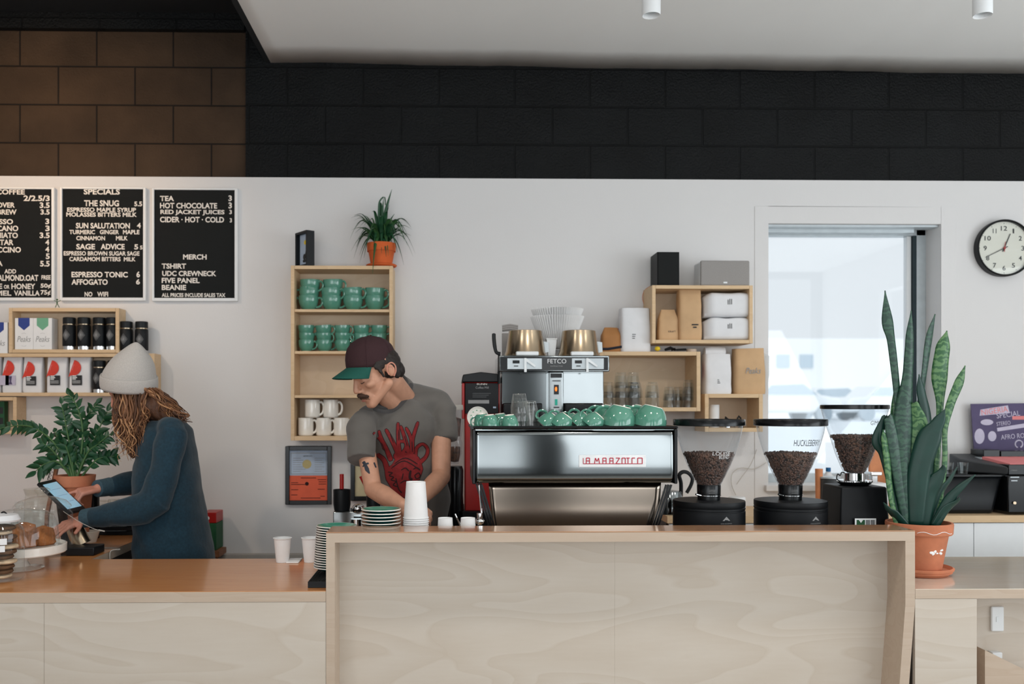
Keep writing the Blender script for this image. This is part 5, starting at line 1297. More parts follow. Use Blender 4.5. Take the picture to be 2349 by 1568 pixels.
# black side handle
m = MB(); m.tube(smooth_path([P(1148, 811, YF2), P(1139, 808, YF2), P(1135, 795, YF2), P(1133, 775, YF2), P(1133, 764, YF2)], 4), [.010] * 8 + [.011] * 8 + [.006], 10, .7); m.build('side_handle', 'black_plastic', t, w=True)
m = MB(); m.tube([P(1145, 812, YF2), P(1144, 880, YF2 + .02)], .006, 8); m.build('side_rod', 'black_plastic', t, w=True)
# brew baskets upside down on the top
zb_ = PZ(815, YF2 - .06, 1270) + .0005
YK = YF2 + .07
for px, lab in ((1205, 'left'), (1328, 'right')):
    q = T('brew_basket', 'upturned brushed steel brew basket on the brewer, %s one' % lab, 'brew basket', (PX(px, YK), YK, zb_), 0, 'upturned steel brew baskets')
    s_ = YK / F; rb, rt, h = 47 * s_, 38 * s_, (812 - 753) * s_
    m = MB(); m.lathe([(rb, 0), (rb * 1.03, .004), (rb * 1.0, .016), (rb * .96, .022), (rt * 1.02, h - .01), (rt, h), (rt * .93, h + .002), (rt * .92, h - .003), (.0001, h - .004)], n=56); m.build('basket', 'brass_steel', q)
    m = MB(); m.box(-.052, .054, -rb * 1.03 - .012, -rb * .85, 0, .02); vv = m.build('handle_label', 'badge_white', q, bevel=.006, seg=3)
    m = MB(); m.prism([(rb * .98, .02), (rb * 1.16, .024), (rb * 1.14, .07), (rb * .9, .074)], .0, .02); m.build('tab', 'alu', q)
# white plastic jug between
q = T('plastic_jug', 'white tapered plastic container between the two steel baskets', 'container', (PX(1265, YK + .03), YK + .04, zb_))
m = MB(); m.lathe([(.0001, 0), (.022, 0), (.034, .088), (.032, .088), (.0001, .08)], n=4); m.v = [Matrix.Rotation(R(45), 3, 'Z') @ v for v in m.v]; m.build('body', 'white_plastic', q, sharp=30)
m = MB(); m.lathe([(.036, .084), (.038, .086), (.036, .09), (.030, .089)], n=4); m.v = [Matrix.Rotation(R(45), 3, 'Z') @ v for v in m.v]; m.build('rim', 'white_plastic', q)
# fluted filters
q = T('coffee_filters', 'stack of white fluted paper coffee filters above the brewer', 'coffee filters', (PX(1278, YK + .19), YK + .19, zb_))
m = MB(); n = 120; prof = [(30, 765), (36, 750), (44, 730), (50, 712), (57, 692)]; s_ = (YK + .19) / F
# bag: two nested stacks
for base_, sc in ((0, 1.0), (18, .97)):
    vs = []; fs = []
    for j, (r, py) in enumerate(prof):
        z = (768 - py + base_) * s_ + .045
        if base_: z = z - .002
        for k in range(n):
            a = 2 * PI * k / n; rr = r * sc * s_ * (1 + (.05 + .05 * j / 4) * math.cos(k * PI) * (1 if j else .4)); vs.append((rr * math.cos(a), rr * math.sin(a), z))
    for j in range(len(prof) - 1):
        for k in range(n): k2 = (k + 1) % n; fs.append((j * n + k, j * n + k2, (j + 1) * n + k2, (j + 1) * n + k))
    if not base_: fs.append(tuple(reversed(range(n))))
    m.add(vs, fs)
m.build('fluted_paper', 'paper_white', q, sharp=8)
m = MB(); m.box(-.045, .045, -.03, .03, 0, .044); m.build('paper_pack', 'paper_white', q, bevel=.003)
# folded cloth on the left basket
m = MB(); yc_ = YK + .02
for k in range(3): m.tube([P(1152, 757 - k * 4, yc_ + .12), P(1170, 755 - k * 4.5, yc_ + .12), P(1188, 757 - k * 4, yc_ + .12)], .006, 8, 1.6)
m.box(PX(1152, yc_ + .11), PX(1186, yc_ + .11), yc_ + .10, yc_ + .14, zb_, PZ(760, yc_, 1170))
tag(m.build('folded_cloth', 'grey_fabric', w=True), 'folded grey cloth pile behind the left steel basket', 'cloth')

# ================================================================== red coffee mill
Y4 = 4.34
t = T('coffee_mill', 'tall red bulk coffee mill with a black front, left of the brewer', 'coffee mill', (PX(1105, Y4), Y4 + .12, ZA))
bx2('body', 'red_enamel', 1066, 1146, 876, 1172, Y4 + .01, Y4 + .3, .006)
bx2('front_panel', 'black_matte', 1067, 1144, 878, 948, Y4 - .004, Y4 + .009, .002)
m = MB(); m.prism([(PX(a, Y4), PZ(b_, Y4, 1100)) for a, b_ in ((1059, 876), (1062, 859), (1075, 857), (1103, 853), (1140, 857), (1147, 862), (1147, 876))], Y4 - .015, Y4 + .31); m.build('hopper_lid', 'black_plastic', t, w=True, bevel=.004)
bx2('side_trim', 'red_enamel', 1060, 1065.6, 878, 960, Y4 + .0, Y4 + .3, .002)
bx2('base', 'black_matte', 1060, 1148, 1172.5, 1217, Y4 - .03, Y4 + .31, .004)
bx2('tape_label', 'ink_soft', 1074, 1122, 917, 925, Y4 - .0055, Y4 - .0042, 0)
bx2('switch', 'blue_paper', 1131, 1138, 932, 936, Y4 - .0065, Y4 - .0042, .001)
ptext('BUNN', 1094, 1117, 878.5, 882.5, Y4 - .0055, 'letter_white', t); ptext('Coffee Mill', 1091, 1121, 886, 891, Y4 - .0055, 'ink_soft', t)
for k in range(3): bx2('legend', 'dark_grey', 1084, 1126 - 5 * k, 901 + 4 * k, 903 + 4 * k, Y4 - .0055, Y4 - .0042, 0)

# espresso grinder behind the barista's shoulder
Y5 = 4.36
t = T('coffee_grinder', 'slim chrome grinder with a dark bean hopper, behind the barista elbow', 'coffee grinder', (PX(1043, Y5), Y5, ZA))
def z5(py): return PZ(py, Y5, 1043) - ZA
s_ = Y5 / F
m = MB(); m.lathe([(.0001, 0), (24 * s_, 0), (24 * s_, .02), (19 * s_, z5(1135)), (20 * s_, z5(1078)), (17 * s_, z5(1068)), (.0001, z5(1068))], n=36); m.build('body', 'black_gloss', t)
m = MB(); m.lathe([(8 * s_, z5(1064)), (16 * s_, z5(1040)), (17 * s_, z5(1015)), (14 * s_, z5(1005)), (17 * s_, z5(990)), (20 * s_, z5(940)), (.0001, z5(938))], n=36); m.build('hopper', 'hopper_plastic', t)
m = MB(); m.lathe([(.0001, z5(1060)), (9 * s_, z5(1058)), (13 * s_, z5(1040)), (13 * s_, z5(1024)), (.0001, z5(1022))], n=24); m.lathe([(.0001, z5(1003)), (12 * s_, z5(1000)), (15 * s_, z5(960)), (.0001, z5(955))], n=24); m.build('bean_fill', 'bean', t)
m = MB(); m.lathe([(21 * s_, z5(940)), (22 * s_, z5(938)), (21 * s_, z5(928)), (.0001, z5(927))], n=36); m.build('lid', 'grey_paint', t)
# knock box, canister etc. behind the saucers
Y6 = 4.36
m = MB(); bbx(m, 764, 838, 1173, 1216, Y6, Y6 + .16); tag(m.build('steel_box', 'steel', w=True, bevel=.004), 'brushed steel box on the back counter under the black canister', 'box')
zs_ = PZ(1173, Y6, 800) + .0005
t = T('canister', 'black round canister holding a red-handled tool, under the certificate', 'canister', (PX(784.5, Y6 + .06), Y6 + .06, zs_))
m = MB(); r_ = .042; h_ = PZ(1122, Y6 + .06, 784) - zs_
m.lathe([(.0001, 0), (r_ * .88, 0), (r_, h_ * .3), (r_, h_), (r_ * .93, h_), (r_ * .93, .01), (.0001, .01)], n=36); m.build('body', 'black_plastic', t)
t = T('spatula', 'tool with a straight red handle standing in the black canister', 'tool', (PX(784, Y6 + .06), Y6 + .06, zs_ + .012))
m = MB(); m.tube([(0, 0, 0), (0, 0, h_ - .01)], .004, 8); m.build('shaft', 'steel', t)
m = MB(); m.tube([(0, 0, h_ - .0095), (0, 0, h_ + .062)], .0105, 14); m.build('handle', 'red_enamel', t)
t = T('brush', 'tool with a slanting red handle behind the tattooed arm', 'tool', P(846, 1125, Y6 + .08))
m = MB(); m.tube([(0, 0, 0), (-.036, 0, .072)], .012, 14); m.build('handle', 'red_enamel', t)
m = MB(); m.tube([(0, 0, -.001), (.006, 0, -.09)], .006, 10); m.build('shaft', 'black_plastic', t)
t.location.z = t.location.z
m = MB(); c = P(858, 1173, Y6 + .08); m.cyl(.038, zs_ - .0, PZ(1128, Y6 + .08, 850), (c.x + .0, Y6 + .09)); tag(m.build('canister', 'black_plastic', w=True), 'second black canister behind the barista forearm', 'canister')
t = T('portafilter', 'chrome portafilter and spout piece in front of the steel box', 'portafilter', (PX(820, Y6 - .05), Y6 - .06, ZA))
m = MB(); m.ell(tuple(P(822, 1166, Y6 - .06) - Vector(t.location)), (.03, .03, .024)); m.lathe([(.0001, 0), (.02, 0), (.02, .09), (.03, .10), (.03, .13), (.0001, .13)], n=28); m.build('basket', 'chrome', t)
m = MB(); m.tube([(-.03, -.01, .075), (0, -.03, .06), (.04, -.02, .065)], .006, 10); m.build('spout', 'chrome', t)
m = MB(); m.tube([(-.02, -.02, .11), (-.035, -.03, .10), (-.04, -.04, .07)], .012, 10); m.build('handle', 'black_plastic', t)

# kettle between machine and grinders
Y7 = 4.52
t = T('kettle', 'steel kettle with a curved black handle behind the first grinder', 'kettle', (PX(1545, Y7), Y7 + .03, ZD))
s_ = Y7 / F
m = MB(); m.lathe([(.0001, 0), (28 * s_, 0), (28 * s_, .01), (22 * s_, .11), (20 * s_, .115), (.0001, .12)], n=40); m.build('body', 'steel', t)
m = MB(); q = lambda a, b_: P(a, b_, Y7 + .03) - Vector(t.location)
m.tube(smooth_path([q(1562, 1138), q(1562, 1108), q(1558, 1090), q(1566, 1082), q(1578, 1084), q(1588, 1096), q(1585, 1112), q(1575, 1130)], 4), .008, 10, 1.3); m.build('handle', 'black_plastic', t)
# things on the window counter
def lath(name, label, cat, px, Y, prof, mt, base=ZD, parts=()):
    t = T(name, label, cat, (PX(px, Y), Y, base)); s_ = Y / F
    m = MB(); m.lathe([(max(r * s_, .0001), z) for r, z in prof], n=36); m.build('body', mt, t)
    for nm, pr, mt2 in parts:
        m = MB(); m.lathe([(max(r * s_, .0001), z) for r, z in pr], n=28); m.build(nm, mt2, t)
    return t
Y8 = 4.72
zz8 = lambda py: PZ(py, Y8, 1900) - ZD
lath('bottle', 'white plastic bottle with a blue cap between the second and third grinder', 'bottle', 1900, Y8, [(0, 0), (19, 0), (20, .01), (20, zz8(1102)), (12, zz8(1092)), (7, zz8(1086)), (6, zz8(1082)), (0, zz8(1082))], 'bag_white', parts=[('cap', [(0, zz8(1081.5)), (5.5, zz8(1081)), (5.5, zz8(1072)), (0, zz8(1072))], 'blue_cap')])
lath('paper_cup', 'orange and white cup left of the blue-capped bottle', 'paper cup', 1879, 4.66, [(0, zz8(1106) - .0), (6, zz8(1106)), (8, zz8(1076)), (0, zz8(1076))], 'wood_orange', base=ZD) if False else None
m = MB(); m.cyl(.016, ZD, PZ(1074, 4.62, 1878), (PX(1875, 4.62), 4.60), r1=.019); tag(m.build('tall_cup', 'wood_orange', w=True), 'orange cup seen left of the blue-capped bottle', 'cup')
lath('jar', 'dark ribbed jar with a pale lid behind the tapering grinder', 'jar', 1904, 4.58, [(0, 0), (22, 0), (22, PZ(1098, 4.58, 1900) - ZD), (0, PZ(1098, 4.58, 1900) - ZD)], 'dark_grey', parts=[('lid', [(0, PZ(1098, 4.58) - ZD + .001), (23, PZ(1098, 4.58) - ZD + .001), (23, PZ(1094, 4.58) - ZD), (0, PZ(1093, 4.58) - ZD)], 'alu')])
t = T('cutting_board', 'upright orange-brown wooden board behind the third grinder', 'board', (PX(2035, 4.80), 4.80, ZD))
m = MB(); bbx(m, 1995, 2062, 1024, 1176, 4.80, 4.82); tag(m.build('board', 'wood_orange', t, w=True, bevel=.004))
t = T('tabletop_tap', 'white machine with a chrome tap, behind the third grinder', 'appliance', (PX(2020, 4.60), 4.60, ZD))
m = MB(); bbx(m, 1990, 2040, 1108, 1176, 4.55, 4.70); m.build('body', 'white_plastic', t, w=True, bevel=.01)
m = MB(); bbx(m, 1998, 2024, 1082, 1090, 4.54, 4.60); bbx(m, 2000, 2014, 1090, 1108, 4.56, 4.60); m.build('tap', 'chrome', t, w=True, bevel=.003)
m = MB(); m.tube([P(2024, 1124, 4.545), P(2026, 1124, 4.54)], .014, 16); m.build('knob', 'steel', t, w=True)
m = MB(); m.cyl(.045, ZD + .0, ZD + .07, (PX(1690, 4.7), 4.7)); tag(m.build('bowl', 'white_plastic', w=True, bevel=.01), 'white round tub on the window counter behind the first grinder', 'tub')
# cables on the wall
m = MB(); m.tube(smooth_path([P(1758, 1060, 4.885), P(1730, 1075, 4.885), P(1700, 1073, 4.885), P(1680, 1085, 4.885), P(1678, 1110, 4.885), P(1688, 1135, 4.885)], 5), .0018, 6); tag(m.build('wall_cable', 'grey_paint', w=True), 'thin cable looping on the wall below the small box shelf', 'cable')
m = MB(); m.tube(smooth_path([P(1736, 1030, 4.885), P(1722, 1065, 4.885), P(1700, 1095, 4.885), P(1690, 1110, 4.885)], 5), .0015, 6); tag(m.build('wall_cable', 'grey_paint', w=True), 'thin straight cable slanting down the wall beside the window', 'cable')

# black tub, cassette deck, record sleeve on the right
Y9 = 4.50
zt9 = ZD + .0005
t = T('black_tub', 'black plastic tub on the back counter behind the snake plant', 'tub', (PX(2225, Y9), Y9, zt9))
m = MB(); a0, a1 = PX(2128, Y9), PX(2300, Y9); zz1 = PZ(1094, Y9, 2225)
V = [(a0 + .03, Y9 + .02, zt9), (a1 - .03, Y9 + .02, zt9), (a1 - .03, Y9 + .30, zt9), (a0 + .03, Y9 + .30, zt9), (a0, Y9, zz1), (a1, Y9, zz1), (a1, Y9 + .33, zz1), (a0, Y9 + .33, zz1)]
m.add(V, [(3, 2, 1, 0), (0, 1, 5, 4), (1, 2, 6, 5), (2, 3, 7, 6), (3, 0, 4, 7)])
b_ = m.build('tub', 'black_plastic', t, w=True, bevel=.02, seg=3); q = b_.modifiers.new('s', 'SOLIDIFY'); q.thickness = .004
m = MB()
for x0, x1, y0, y1 in ((a0 - .012, a1 + .012, Y9 - .012, Y9 + .004), (a0 - .012, a1 + .012, Y9 + .326, Y9 + .342), (a0 - .012, a0 + .004, Y9 + .0041, Y9 + .3259), (a1 - .004, a1 + .012, Y9 + .0041, Y9 + .3259)): m.box(x0, x1, y0, y1, zz1 + .001, zz1 + .014)
m.build('rim', 'black_gloss', t, w=True, bevel=.004)
m = MB(); m.box(a0 + .004, a1 - .004, Y9 + .006, Y9 + .324, zz1 - .01, zz1 + .004); m.build('contents', 'black_matte', t, w=True)
for k, px in enumerate((2180, 2214)):
    m = MB(); c = P(px, 1070, Y9 + .12); m.lathe([(.020, 0), (.026, .06), (.025, .06), (.019, .003), (.0001, .003)], (c.x, Y9 + .14, zz1 + .0045), 24); tag(m.build('plastic_cup', 'clear_glass', w=True), 'clear plastic cup standing in the black tub, %s one' % ['left', 'right'][k], 'cup')
t = T('amplifier', 'black hi-fi unit at the right edge, below the tape deck', 'hi-fi unit', (PX(2335, Y9), Y9, zt9))
m = MB(); bbx(m, 2312, 2420, 1090, 1176, Y9 - .04, Y9 + .30); m.v = [Vector((v.x, v.y, max(v.z, zt9))) for v in m.v]; m.build('case', 'black_gloss', t, w=True, bevel=.006)
m = MB(); m.tube([P(2328, 1153, Y9 - .045), P(2328, 1153, Y9 - .05)], .007, 14); m.build('knob', 'brass_steel', t, w=True)
m = MB(); bbx(m, 2318, 2338, 1093, 1095, Y9 - .043, Y9 - .0405); bbx(m, 2320, 2334, 1101, 1103, Y9 - .043, Y9 - .0405); m.build('legend', 'alu', t, w=True)
t = T('tape_deck', 'silver and black tape deck with a slanted pink cover on the hi-fi unit', 'tape deck', (PX(2300, Y9), Y9, PZ(1089, Y9, 2300)))
zA_ = PZ(1089, Y9 - .02, 2330) + .0006
m = MB(); x0, x1 = PX(2236, Y9 + .06), PX(2313, Y9 - .02)
vs = [(x0, Y9 + .20, zA_ + .0), (x1, Y9 - .02, zA_), (x1, Y9 + .30, zA_), (x0, Y9 + .30, zA_), (x0, Y9 + .20, zA_ + .065), (x1, Y9 - .02, zA_ + .040), (x1, Y9 + .30, zA_ + .09), (x0, Y9 + .30, zA_ + .09)]
m.add(vs, [(3, 2, 1, 0), (4, 5, 6, 7), (0, 1, 5, 4), (1, 2, 6, 5), (2, 3, 7, 6), (3, 0, 4, 7)]); m.build('case', 'dark_grey', t, w=True, bevel=.006)
m = MB(); bbx(m, 2313.5, 2420, 1065, 1089, Y9 - .02, Y9 + .3); m.v = [Vector((v.x, v.y, max(v.z, zA_))) for v in m.v]; m.build('front', 'black_gloss', t, w=True, bevel=.003)
ptext('DENON'[0:0] + 'STEREO', 2318, 2333, 1077, 1079.5, Y9 - .0215, 'ink_soft', t)
m = MB(); zz2 = PZ(1064.5, Y9, 2330)
m.add([(PX(2314, Y9), Y9 - .01, zz2 + .003), (PX(2420, Y9), Y9 - .01, zz2 + .003), (PX(2400, Y9), Y9 + .16, zz2 + .03), (PX(2296, Y9), Y9 + .16, zz2 + .03), (PX(2314, Y9), Y9 - .01, zz2), (PX(2420, Y9), Y9 - .01, zz2), (PX(2400, Y9), Y9 + .16, zz2), (PX(2296, Y9), Y9 + .16, zz2)], [(0, 1, 2, 3), (7, 6, 5, 4), (0, 4, 5, 1), (1, 5, 6, 2), (2, 6, 7, 3), (3, 7, 4, 0)]); m.build('slanted_cover', 'pink_print', t, w=True)
m = MB(); bbx(m, 2256, 2294, 1031, 1049, Y9 + .17, Y9 + .29, Y9 + .17); m.build('upper_unit', 'black_gloss', t, w=True, bevel=.003)
m = MB(); bbx(m, 2296, 2420, 1034, 1047, Y9 + .17, Y9 + .29, Y9 + .17); m.build('upper_unit', 'black_gloss', t, w=True, bevel=.002)
m = MB(); bbx(m, 2250, 2420, 1048.5, 1060, Y9 + .165, Y9 + .295, Y9 + .165); m.build('glass_shelf', 'alu', t, w=True)
# record sleeve leaning on the wall
t = T('record_sleeve', 'purple record sleeve with white lettering leaning on the wall at the right edge', 'record sleeve', (PX(2300, 4.86), 4.86, PZ(1062, 4.86, 2300)))
m = MB(); Ys = 4.855
m.prism([(PX(2227, Ys), PZ(926, Ys, 2300)), (PX(2236, Ys), PZ(1058, Ys, 2300)), (PX(2378, Ys), PZ(1058, Ys, 2300)), (PX(2378, Ys), PZ(924, Ys, 2300))][::-1], Ys, Ys + .004); m.build('sleeve', 'purple_print', t, w=True)
t.location = (0, 0, 0)
for ch in t.children:
    off = Vector((PX(2300, 4.86), 4.86, PZ(1062, 4.86, 2300)))
    for v in ch.data.vertices: v.co += off
def rot_text(s, x0, x1, y0, y1, mt, ang):
    o = ptext(s, x0, x1, y0, y1, Ys - .001, mt, t)
    c = P((x0 + x1) / 2, (y0 + y1) / 2, Ys); ca, sa = math.cos(R(ang)), math.sin(R(ang))
    for v in o.data.vertices:
        dx, dz = v.co.x - c.x, v.co.z - c.z; v.co.x = c.x + dx * ca - dz * sa; v.co.z = c.z + dx * sa + dz * ca
m = MB(); m.prism([(PX(a, Ys), PZ(b_, Ys, 2300)) for a, b_ in ((2247, 953), (2316, 947), (2312, 929), (2249, 939))][::-1], Ys - .0006, Ys - .0001); m.build('title_band', 'lilac_print', t, w=True)
rot_text('NIGERIA', 2251, 2312, 935, 948, 'pink_print', 8); rot_text('SPECIAL', 2286, 2340, 944, 956, 'lilac_print', 7)
rot_text('AFRO ROCK', 2296, 2368, 994, 1005, 'lilac_print', 5); rot_text('STEREO', 2286, 2318, 966, 975, 'lilac_print', 6)
m = MB(); m.prism([(PX(a, Ys), PZ(b_, Ys, 2300)) for a, b_ in ((2288, 989), (2378, 976), (2378, 966), (2287, 981))][::-1], Ys - .0006, Ys - .0001); m.build('title_band', 'lilac_print', t, w=True)
m = MB(); m.prism([(PX(a, Ys), PZ(b_, Ys, 2300)) for a, b_ in ((2322, 962), (2378, 962), (2378, 953), (2322, 954))][::-1], Ys - .0006, Ys - .0001); m.build('title_band', 'pink_print', t, w=True)
m = MB()
for (a, b_, rx, rz_) in ((2264, 968, 15, 7), (2247, 1000, 12, 18), (2276, 1000, 10, 12)):
    c = P(a, b_, Ys - .0008); m.ell(c, (rx * .0023, .0006, rz_ * .0023), nu=16, nv=8)
m.build('shape_print', 'lilac_print', t, w=True)
m = MB(); c = P(2337, 1018, Ys - .0008); m.tube([(c.x + .02 * math.cos(a * PI / 8), c.y, c.z + .02 * math.sin(a * PI / 8)) for a in range(-3, 12)], .004, 6); m.build('emblem', 'lilac_print', t, w=True)

# ================================================================== snake plant
YV = 3.44
zpot = ZR + .0005
t = T('snake_plant', 'tall snake plant in a worn terracotta pot on the right counter', 'plant', (PX(2108, YV), YV, zpot))
s_ = YV / F; tw = Vector(t.location)
def zv(py): return PZ(py, YV, 2110) - zpot
h0 = zv(1340)
m = MB(); m.lathe([(.0001, 0), (60 * s_, 0), (66 * s_, .008), (70 * s_, .012), (69 * s_, .017), (73 * s_, .020), (74 * s_, .027), (70 * s_, .030), (64 * s_, .018), (.0001, .012)], n=56); m.build('saucer', 'terracotta', t)
m = MB(); hb, ht, hr = .0125, zv(1196), zv(1222)
m.lathe([(.0001, hb), (47 * s_, hb), (62 * s_, hr - .003), (63 * s_, hr), (69 * s_, hr), (71 * s_, hr + .004), (72.5 * s_, ht - .006), (71.5 * s_, ht), (67 * s_, ht), (64 * s_, hr), (.0001, hr)], n=56); m.build('pot', 'terracotta', t, sharp=30)
m = MB(); m.lathe([(64 * s_, ht - .018), (.0001, ht - .012)], n=24); m.build('soil', 'soil', t)
m = MB(); rn = random.Random(4)
for k in range(9):
    a = R(-78 + rn.uniform(-14, 18)); z = hr - .058 + rn.uniform(-.008, .008); rr = (62 - (hr - z) / s_ * 15 / 150) * s_ + .0002
    rr = (47 + (62 - 47) * (z - hb) / (hr - .003 - hb)) * s_
    m.ell((rr * math.cos(a), rr * math.sin(a), z), (rn.uniform(.003, .008), .001, rn.uniform(.003, .007)), nu=8, nv=5)
m.build('paint_splash', 'paper_white', t)
m = MB(); pts = []
for k in range(14): a = R(-120 + 70 * k / 13); pts.append((72 * s_ * math.cos(a), 72 * s_ * math.sin(a), hr + .014 + .005 * math.sin(k * .9)))
m.tube(pts, .0011, 5); m.build('lime_mark', 'paper_white', t)
# leaves: base px, points, half widths px, depth
LEAVES = [
    ([(2080, 1200), (2072, 1080), (2060, 920), (2046, 790), (2037, 740), (2030, 666)], [16, 14, 8, 9, 13, 1], 0, 'sansevieria'),
    ([(2076, 1190), (2074, 1000), (2085, 850), (2088, 780), (2090, 712)], [15, 26, 12, 10, 1], -.02, 'sansevieria'),
    ([(2104, 1190), (2098, 1000), (2105, 960), (2118, 880), (2132, 780), (2145, 720)], [10, 10, 8, 8, 11, 1], .05, 'sansevieria'),
    ([(2146, 1180), (2150, 1060), (2157, 940), (2158, 860), (2165, 800), (2172, 758)], [5, 6, 8, 19, 17, 1], .04, 'sansevieria_light'),
    ([(2160, 1180), (2167, 1070), (2168, 990), (2180, 930), (2200, 880), (2214, 838)], [5, 6, 6, 10, 11, 1], .0, 'sansevieria_light'),
    ([(2130, 1190), (2130, 1060), (2126, 960), (2115, 900), (2108, 858)], [14, 16, 14, 11, 1], .02, 'sansevieria_plain'),
    ([(2098, 1195), (2108, 1090), (2130, 1010), (2152, 970), (2168, 938)], [16, 24, 26, 14, 1], -.05, 'sansevieria_plain'),
    ([(2058, 1195), (2048, 1120), (2032, 1040), (2014, 1010), (2030, 960), (2032, 955)], [8, 10, 14, 13, 8, 1], .0, 'sansevieria_plain'),
    ([(2078, 1195), (2064, 1100), (2050, 1010), (2040, 960), (2035, 955)], [12, 14, 16, 12, 1], -.02, 'sansevieria'),
    ([(2046, 1190), (2044, 1130), (2037, 1060), (2030, 1010), (2026, 985)], [7, 8, 9, 8, 1], -.03, 'sansevieria_light'),
    ([(2090, 1190), (2098, 1060), (2108, 980), (2098, 930), (2094, 925)], [12, 18, 20, 10, 1], -.01, 'sansevieria_light'),
    ([(2120, 1195), (2128, 1140), (2142, 1110), (2162, 1080), (2163, 1065)], [16, 22, 20, 8, 1], -.04, 'sansevieria_plain'),
    ([(2150, 1195), (2175, 1150), (2200, 1120), (2238, 1088)], [10, 12, 8, 1], -.05, 'sansevieria_plain'),
    ([(2140, 1195), (2160, 1130), (2180, 1100), (2196, 1070)], [8, 10, 6, 1], .0, 'sansevieria_plain'),
    ([(2150, 1196), (2170, 1170), (2196, 1150), (2200, 1140)], [8, 12, 6, 1], -.05, 'sansevieria_plain'),
    ([(2070, 1197), (2052, 1180), (2038, 1168), (2027, 1152)], [8, 10, 6, 1], -.04, 'sansevieria_plain'),
    ([(2112, 1195), (2116, 1100), (2112, 1040), (2110, 990)], [10, 12, 10, 1], .03, 'sansevieria'),
    ([(2066, 1190), (2054, 1080), (2050, 960), (2052, 890)], [8, 10, 8, 1], .05, 'sansevieria_light'),
    ([(2132, 1192), (2142, 1120), (2146, 1060), (2140, 1000)], [8, 10, 8, 1], .04, 'sansevieria'),
]
rn = random.Random(11)
for i, (pts, wd, dy, mt) in enumerate(LEAVES):
    P3 = [P(a, b_, YV + dy * (0.4 + 0.6 * k / (len(pts) - 1))) - tw for k, (a, b_) in enumerate(pts)]
    # keep the foot of each leaf inside the pot
    P3[0].x *= .8; P3[0].z = ht - .016
    sp = smooth_path(P3, 6); L = len(sp)
    ws = [];
    for k in range(L):
        u = k / (L - 1) * (len(wd) - 1); a = int(min(u, len(wd) - 2)); f = u - a; f = f * f * (3 - 2 * f); ws.append((wd[a] + (wd[a + 1] - wd[a]) * f) * s_)
    m = MB(); m.noflip = True
    leaf_strip(m, sp, ws, .35 if i % 2 else .22, side=(1, rn.uniform(-.5, .5), 0), nu=6)
    o = m.build('leaf', mt, t); q = o.modifiers.new('s', 'SOLIDIFY'); q.thickness = .0025; q.offset = 0
# ================================================================== left counter
def yat(py): return (ZC - ZL) * F / (py - CY)       # depth at which the low counter top is seen at this row
zl = ZL + .0005
# cake stand with dome and cakes
Yk = 3.60
t = T('cake_stand', 'white round cake stand on the left counter with pastries under a glass dome', 'cake stand', (PX(44, Yk), Yk, zl))
s_ = Yk / F
m = MB(); m.lathe([(.0001, 0), (.085, 0), (.09, .004), (.04, .012), (.03, .03), (.035, .058), (98 * s_, .062), (100 * s_, .066), (100 * s_, .094), (97 * s_, .096), (95 * s_, .088), (.0001, .086)], n=72); m.build('plate', 'white_ceramic', t)
m = MB(); r_ = 84 * s_
m.lathe([(r_, .0885), (r_, .10), (r_ * .985, .12), (r_ * .96, .17), (r_ * .86, .205), (r_ * .66, .222), (r_ * .3, .231), (.012, .233)], n=64); m.build('dome', 'clear_glass', t, sharp=60)
m = MB(); m.lathe([(.012, .233), (.010, .238), (.016, .244), (.017, .252), (.012, .260), (.0001, .262)], n=28); m.build('dome_knob', 'clear_glass', t, sharp=60)
rn = random.Random(2)
for i, (dx, dy, r, h_, tx) in enumerate(((-.05, .02, .055, .075, 'golden brown pastry under the glass dome, left one'), (.028, -.03, .05, .085, 'tall golden brown pastry in the middle under the glass dome'), (.078, .035, .045, .07, 'round pale-brown cake at the right under the glass dome'))):
    m = MB(); m.lathe([(.0001, 0), (r * .8, 0), (r * .92, h_ * .12), (r, h_ * .5), (r * .8, h_ * .9), (r * .3, h_), (.0001, h_ * .98)], n=40)
    c = Vector((t.location.x + dx, t.location.y + dy, zl + .0885))
    m.v = [Vector((v.x, v.y, max(0, v.z))) * (1 + .30 * noise.noise(v * 26 + Vector((i * 5, 0, 0)))) + c for v in m.v]
    tag(m.build('pastry', 'cake', w=True), tx, 'pastry', 'pastries under the dome')
# second dome with a pale cake in front, and the glass jar with lid
Yj = 3.72
t = T('glass_jar', 'large glass jar with a knobbed glass lid on the left counter', 'glass jar', (PX(46, Yj), Yj + .2, zl))
Yj = Yj + .2; s_ = Yj / F
zj = lambda py: PZ(py, Yj, 46) - zl
m = MB(); m.lathe([(.0001, .004), (60 * s_, .002), (64 * s_, .01), (64 * s_, zj(1178)), (58 * s_, zj(1170)), (58 * s_, zj(1164))], n=56); m.build('jar_body', 'clear_glass', t, sharp=60)
m = MB(); m.lathe([(62 * s_, zj(1163)), (60 * s_, zj(1158)), (50 * s_, zj(1148)), (28 * s_, zj(1140)), (12 * s_, zj(1137)), (10 * s_, zj(1133)), (16 * s_, zj(1127)), (17 * s_, zj(1122)), (10 * s_, zj(1118)), (.0001, zj(1117))], n=56); m.build('lid', 'tumbler_glass', t, sharp=60)
